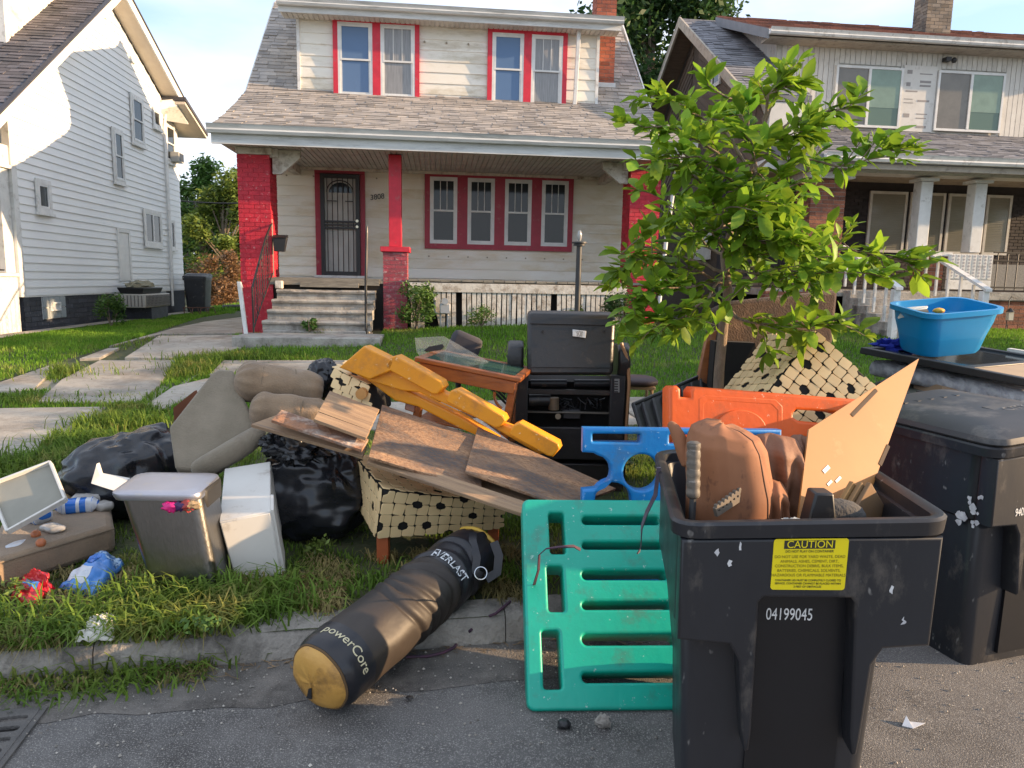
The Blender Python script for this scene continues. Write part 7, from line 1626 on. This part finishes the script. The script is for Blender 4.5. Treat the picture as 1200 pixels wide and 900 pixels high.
def leaf_geo(cup, droop):
    vs = [(0, 0, 0), (.28, .16, cup), (.62, .25, cup*1.3-droop*.4), (.88, .14, cup*.6-droop*.8), (1.04, 0, -droop), (.88, -.14, cup*.6-droop*.8), (.62, -.25, cup*1.3-droop*.4), (.28, -.16, cup), (.3, 0, 0), (.62, 0, -droop*.3), (.88, 0, -droop*.65)]
    return vs, [(0, 8, 1), (1, 8, 9, 2), (2, 9, 10, 3), (3, 10, 4), (0, 7, 8), (7, 6, 9, 8), (6, 5, 10, 9), (5, 4, 10)]
lm = []
for k, (cu_, dr_) in enumerate(((.05, .10), (.09, .2), (.03, .02), (.08, .3))):
    me = bpy.data.meshes.new('leaf'); v_, f_ = leaf_geo(cu_, dr_); me.from_pydata(v_, [], f_); me.materials.append(m_leaf); me.polygons.foreach_set('use_smooth', [True]*len(me.polygons)); lm.append((me, v_, f_))
def leaf_mx(p, d, s_):
    side_ = d.cross(V((rt.gauss(0, .35), rt.gauss(0, .35), 1))).normalized(); up_ = side_.cross(d).normalized()
    m_ = M4((d, side_, up_)).transposed().to_4x4(); m_.translation = p; return m_ @ M4.Diagonal((s_, s_, s_, 1))
leaves.sort(key=lambda q: (q[0].y-q[2]*8))
rest = MB()
for i, (p, d, s_) in enumerate(leaves):
    m_ = leaf_mx(p, d, s_); me, v_, f_ = lm[i % 4]
    if i < 300: YT2.inst('leaf', me, m_)
    else: rest.add([m_ @ V(a) for a in v_], f_)
YT2.part('foliage', rest, m_leaf, smooth=180, kind='stuff')
# ================================================================== stuff behind the carts
FR_ = Thing('brown_armchair', P(905, 460, 5.2), 'overturned dark brown plush armchair behind the young tree', 'armchair')
m_plush = mat('brown_plush', (.065, .035, .021), (.03, .018, .012), rough=1, scale=9, bump=.7, bscale=70, dirt=((.15, .09, .055), .3, 5), sheen=.1, dist=.012)
qa = [P(850, 352, 5.0), P(984, 338, 5.3), P(978, 402, 5.2), P(905, 465, 4.9), P(838, 470, 4.85)]
n_ = (qa[1]-qa[0]).cross(qa[3]-qa[0]).normalized(); n_ = n_ if n_.y > 0 else -n_; qa = [rayp(px, py, qa[0], n_) for px, py in ((850, 352), (984, 338), (978, 402), (905, 465), (838, 470))]
FR_.part('plush_back', MB().prism(qa, n_*.25), m_plush, bevel=.04, smooth=50)
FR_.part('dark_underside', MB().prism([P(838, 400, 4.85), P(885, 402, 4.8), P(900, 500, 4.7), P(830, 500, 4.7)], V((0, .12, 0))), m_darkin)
FR_.part('wood_side', MB().prism([P(829, 392, 5.0), P(842, 386, 5.0), P(838, 455, 4.9), P(816, 455, 4.9)], V((0, .06, 0))), m_wood, bevel=.006)
CR = Thing('plastic_crate', P(785, 500, 4.5), 'black plastic crate tipped over left of the young tree', 'crate')
k0, k1, k2, k3 = P(742, 474, 4.6), P(829, 437, 5.0), P(838, 500, 4.6), P(757, 520, 4.3)
CR.part('crate_side', MB().prism([k0, k1, k2, k3], V((.02, .05, -.03))), m_black, bevel=.006)
n_ = (k1-k0).cross(k3-k0).normalized(); n_ = n_ if n_.y < 0 else -n_
for i in range(7):
    u = .08+i*.13; a, c = k0.lerp(k1, u), k3.lerp(k2, u); CR.part('crate_rib', MB().prism([a.lerp(c, .1), a.lerp(c, .1)+(k1-k0).normalized()*.02, a.lerp(c, .9)+(k1-k0).normalized()*.02, a.lerp(c, .9)], n_*.03), mat('crate_grey', (.045, .045, .05), rough=.5), bevel=.003)
CR.part('crate_lip', MB().tube([k0, k1], .014, n=8).tube([k0, k3], .014, n=8), m_black, smooth=40)
# stacked furniture on the right
m_quilt = mat('grey_quilt', (.42, .42, .44), (.24, .24, .27), rough=.8, scale=14, bump=.6, bscale=26, stretch=(2.5, 1, 1), dist=.02)
MT = Thing('mattress', P(1110, 470, 4.6), 'thin grey stained mattress sandwiched under the black cabinet front', 'mattress')
m0, m1 = P(1022, 422, 4.6), P(1215, 462, 3.75); m3 = P(1060, 412, 5.3); m2 = m1+(m3-m0)
mm = fr(m0, m1-m0, m3-m0); Lm = (m1-m0).length; Dm = (m3-m0).length
b = MB(); rs2 = []
for i in range(41):
    x_ = Lm*i/40; pr = [(.03, -.0), (0, -.02), (-.012, -.04), (-.012, -.065), (.0, -.09), (.03, -.10), (Dm, -.10), (Dm, 0)]
    rs2.append([mm @ V((x_, y_+.012*noise.noise(V((x_*14, z_*20, 0))), z_+.012*noise.noise(V((x_*11+z_*20, 3, z_*9))))) for y_, z_ in pr])
b.rings(rs2, True); MT.part('mattress_body', b, m_quilt, smooth=50)
CF = Thing('cabinet_front', P(1110, 420, 4.6), 'black framed cabinet front with smoked glass and a tan panel lying flat on the mattress', 'cabinet')
f0_, f1_ = P(1008, 409, 4.62), P(1215, 449, 3.72); f3_ = P(1072, 396, 5.35); mf = fr(f0_+V((0, 0, .0)), f1_-f0_, f3_-f0_); Lf = (f1_-f0_).length; Df = (f3_-f0_).length
CF.part('black_frame', xf(MB().bx(0, Lf, 0, .05, -.03, .012).bx(0, Lf, Df-.05, Df, -.03, .012).bx(0, .05, .051, Df-.051, -.03, .012).bx(Lf*.60, Lf*.60+.055, .051, Df-.051, -.03, .010), mf), m_black, bevel=.004)
CF.part('smoked_glass', xf(MB().bx(.05, Lf*.60, .05, Df-.05, -.01, -.002), mf), glass('smoked_glass', (.03, .04, .05), .08, 1)); CF.part('tan_panel', xf(MB().bx(Lf*.60+.056, Lf, .05, Df-.05, -.01, .002), mf), mat('tan_hardboard', (.46, .33, .20), (.41, .29, .18), rough=.6))
CF.part('white_edge', xf(MB().bx(Lf*.35, Lf, Df+.002, Df+.05, -.03, .03), mf), m_wlam)
DRS = Thing('dresser', P(1180, 500, 4.0), 'black dresser with a round silver knob at the right edge under the mattress', 'dresser')
d0 = P(1144, 462, 4.0); DRS.part('dresser_body', MB().hexa([(d0.x, 4.0, .2), (d0.x+1.2, 3.45, .2), (d0.x+1.6, 4.2, .2), (d0.x+.4, 4.75, .2), (d0.x, 4.0, d0.z), (d0.x+1.2, 3.45, d0.z-.0), (d0.x+1.6, 4.2, d0.z), (d0.x+.4, 4.75, d0.z)]), mat('dresser_black', (.028, .026, .026), rough=.5, scale=5), bevel=.006)
kb = P(1191, 481, 3.72); DRS.part('knob', MB().blob(kb, (.014, .014, .014), n=12, amp=0), mat('knob_silver', (.7, .7, .68), rough=.2, metal=1), smooth=60)
GB = Thing('flat_box', P(1060, 480, 4.2), 'flat grey green storage chest under the mattress behind the closed cart', 'chest')
g0_, g1_, g2_, g3_ = P(1015, 452, 4.4), P(1128, 470, 3.95), P(1155, 452, 4.7), P(1045, 440, 5.0)
GB.part('chest_lid', MB().hexa([p+V((0, 0, -.06)) for p in (g0_, g1_, g2_, g3_)]+[g0_, g1_, g2_, g3_]), mat('grey_green_vinyl', (.11, .115, .095), (.085, .09, .075), rough=.6, scale=5), bevel=.01)
GB.part('chest_body', MB().hexa([V((p.x, p.y, .2)) for p in (g0_, g1_, g2_, g3_)]+[p+V((0, 0, -.062)) for p in (g0_, g1_, g2_, g3_)]), MATS['dresser_black'], bevel=.006)
q_ = [P(1104, 452, 4.15), P(1146, 462, 4.05), P(1143, 480, 4.0), P(1104, 474, 4.05)]
single('cardboard_piece', MB().prism(q_, V((0, .3, 0))), mat('cardboard_brown', (.30, .20, .13), (.25, .17, .11), rough=.9, scale=6), q_[0], 'brown cardboard box end wedged between the chest and the black dresser', 'box', bevel=.003)
bs = MB()
for i in range(4): bs.tube([P(1064+i*3, 465+i*1.5, 4.0), P(1074+i*2.4, 474, 3.95)], .006, n=5)
single('orange_net', bs, mat('orange_brown_cane', (.42, .17, .07), rough=.7), P(1068, 470, 4.0), 'orange brown cane strips poking out beside the fibreboard tip', 'cane strips', kind='stuff')
# blue tote
TT = Thing('storage_tote', P(1100, 408, 4.5), 'bright blue storage tote full of odds and ends standing on the cabinet front', 'tote')
tc_ = P(1100, 410, 4.55); yaw = R(10); rl_ = R(-5)
mt_ = M4.Translation(tc_) @ M4.Rotation(yaw, 4, 'Z') @ M4.Rotation(rl_, 4, 'Y') @ M4.Rotation(R(9), 4, 'X')
m_tote = mat('tote_blue', (.006, .27, .60), (.006, .24, .54), rough=.35, scale=3, rvar=.06)
def rrg(w_, d_, z, r_=.09): return [mt_ @ V((a, c, z)) for a, c in rrect(-w_/2, w_/2, -d_/2, d_/2, r_, 6)]
TT.part('tote_body', MB().rings([rrg(.41, .27, 0), rrg(.43, .29, .02), rrg(.49, .35, .20), rrg(.50, .36, .205), rrg(.52, .38, .275), rrg(.545, .405, .28), rrg(.545, .405, .262), rrg(.555, .415, .262), rrg(.555, .415, .292), rrg(.51, .37, .292), rrg(.50, .36, .2), rrg(.42, .28, .02)], True), m_tote, smooth=35)
TT.part('tote_logo', xf(MB().bx(.2535, .256, -.10, -.04, .185, .255), mt_ @ M4.Rotation(0, 4, 'Z')), m_whi)
single('tan_bottle', MB().cyl(P(1062, 369, 4.50), P(1086, 366, 4.50), .022, n=14), mat('taupe_plastic', (.22, .17, .12), rough=.5), P(1075, 368, 4.5), 'taupe plastic brush back lying across the blue tote', 'brush', smooth=40)
single('white_tray_piece', MB().prism([P(1052, 374, 4.50), P(1060, 362, 4.55), P(1088, 360, 4.55), P(1085, 364, 4.5), P(1060, 372, 4.5)], V((0, .01, .01))), m_wlam, P(1060, 370, 4.5), 'white tray corner sticking out of the blue tote', 'tray', bevel=.004)
single('yellow_cap', MB().blob(P(1100, 364, 4.50), (.035, .025, .018), n=16, amp=.2), mat('yellow_cap', (.75, .42, .05), rough=.4), P(1100, 364, 4.5), 'yellow toy shape lying on the rim of the blue tote', 'toy', smooth=60)
pb_ = P(1046, 407, 4.75); single('blue_cloth', MB().blob(pb_, (.12, .10, .055), n=36, amp=.7, fr=2.6, seed=4, ridges=.6), mat('royal_blue_cloth', (.012, .03, .36), (.01, .02, .26), rough=.9, scale=9), pb_, 'crumpled royal blue cloth beside the blue tote', 'cloth', smooth=60)
# ================================================================== things on the road
DG = Thing('drain_grate', G(10, 850, .0), 'cast iron storm drain grate set in the gutter at the lower left', 'drain grate')
g0 = G(-55, 900, .006); g1 = G(0, 893, .006)
mg_ = fr(G(-60, 905, .012), KT, KN); 
gl = []
for i in range(3):
    for j in range(5): gl.append(rrect(.02+i*.135, .12+i*.135, .03+j*.062, .062+j*.062, .015, 3))
ga = G(47, 833, .012); gdx = KT; gdy = -KN; mg_ = fr(ga, -gdx, gdy) 
DG.part('iron_grate', xf(curve_mesh([rrect(0, .42, 0, .36, .01)]+gl, .006, .0015), mg_), mat('cast_iron', (.13, .12, .11), (.09, .085, .08), rough=.8, scale=12, bump=.5, bscale=90), smooth=30)
DG.part('drain_void', xf(MB().bx(.005, .415, .005, .355, -.009, -.0075), mg_), m_darkin)
DG.part('frame_rim', xf(MB().bx(-.02, 0, -.02, .38, -.004, .005).bx(.421, .44, -.02, .38, -.004, .005).bx(0.001, .42, -.02, 0, -.004, .005).bx(.001, .42, .361, .38, -.004, .005), mg_), MATS['cast_iron'])
def stone(px, py, r_, mt, lbl, name='stone', sq=.7, seed=1, grp='stones on the road'):
    p = G(px, py, .012); single(name, MB().blob(p+V((0, 0, r_*.4)), (r_, r_*.8, r_*sq), n=12, amp=.5, fr=1.6, seed=seed, floor=p.z-.002), mt, p, lbl, 'stone', grp, smooth=30)
stone(661, 852, .026, m_black, 'dark lump of tar on the road under the green panel', 'tar_lump', seed=2); stone(706, 850, .026, m_kerb, 'pale grey stone wedged under the green panel', seed=3, sq=1.2); stone(480, 819, .014, m_black, 'small black chip on the road near the punching bag', 'black_chip', seed=4, sq=.3)
stone(152, 793, .02, m_wlam, 'tiny white chip in the kerb weeds', 'white_chip', seed=6) if False else None
pp_ = [G(1057, 851, .012), G(1062, 839, .03), G(1066, 846, .014), G(1084, 848, .014), G(1070, 854, .012)]
single('paper_scrap', MB().prism(pp_, V((0, 0, .002))), m_pw, pp_[0], 'small white torn paper scrap on the road right of the open cart', 'paper')
b = MB(); rg = random.Random(8)
for i in range(1500):
    t_, s_ = rg.uniform(.2, 5), -abs(rg.gauss(0, .35))-.02 if rg.random() < .6 else rg.uniform(-1.3, 0); p = plane_pt(s_, t_); r_ = rg.uniform(.0015, .0062)*(1.3 if rg.random() < .1 else 1)
    p.z = .016 if s_ > -.4 else ground_z(p.x, p.y)+.003
    b.add([p+V((r_, 0, 0)), p+V((0, r_, 0)), p+V((-r_, 0, 0)), p+V((0, -r_, 0)), p+V((0, 0, r_))], [(0, 1, 4), (1, 2, 4), (2, 3, 4), (3, 0, 4)])
o = struct('grit', b, mat('grit', (.42, .39, .34), (.16, .14, .12), rough=.9, island=.5), kind='stuff', label='loose grit and crumbs scattered over the road and gutter')
b = MB()
for i in range(260):
    t_ = rg.uniform(0.2, 4.6); s_ = -abs(rg.gauss(0, .05))-.01; p = plane_pt(s_, t_); p.z = .022; a = rg.uniform(0, 6.28); l_ = rg.uniform(.01, .035)
    d = V((math.cos(a), math.sin(a)*.5, rg.uniform(0, .2)))*l_; e = V((-math.sin(a), math.cos(a), 0))*.003; b.add([p-d-e, p+d-e*.3, p+d+e*.3, p-d+e], [(0, 1, 2, 3)])
struct('leaf_litter', b, mat('litter_brown', (.26, .17, .09), (.14, .10, .06), rough=.9, island=.4), kind='stuff', label='dry leaf litter along the foot of the kerb')
for i, (px, py, lb, sz) in enumerate(((395, 782, 'white sand spill beside the ochre end of the punching bag', 1), )): pass
# leafy weeds and fallen leaves among the berm grass
for i, (px, py, lb, ht, mt) in enumerate(((375, 652, 'broad leaved weed growing in front of the woven chair', .12, lf_yel), (238, 745, 'broad leaved weed between the steel can and the kerb', .10, lf_mid), (560, 560, 'weeds showing behind the woven chair', .2, lf_mid), (735, 562, 'long weed seen through the hole of the blue panel', .3, lf_mid), (20, 700, 'yellowish weed at the left frame edge', .1, lf_yel), (350, 625, 'weed beside the black bag', .12, lf_mid))):
    c = G(px, py, .17); rng = random.Random(i); T = Thing('weed', c, lb, 'plant', 'weeds in the kerbside grass'); b = MB(); leaf_cloud(b, (c.x, c.y, c.z+ht*.5), (.09, .07, ht*.5), 80, .016, rng, .2); T.part('foliage', b, mt, kind='stuff')
for i, (px, py) in enumerate(((350, 660), (355, 678), (382, 680), (318, 690))):
    c = G(px, py, .21); single('fallen_leaf', MB().add([c+V((-.02, 0, 0)), c+V((0, -.012, .012)), c+V((.022, 0, .02)), c+V((0, .014, .006))], [(0, 1, 2, 3)]), mat('fallen_leaf', (.45, .22, .06), (.5, .3, .1), rough=.7), c, ('orange dead leaf left of the weed near the woven chair', 'orange dead leaf nearest the black bag', 'yellow dead leaf closest to the punching bag', 'dry leaf nearest the white cabinet')[i], 'leaf', 'fallen leaves in the kerbside grass')
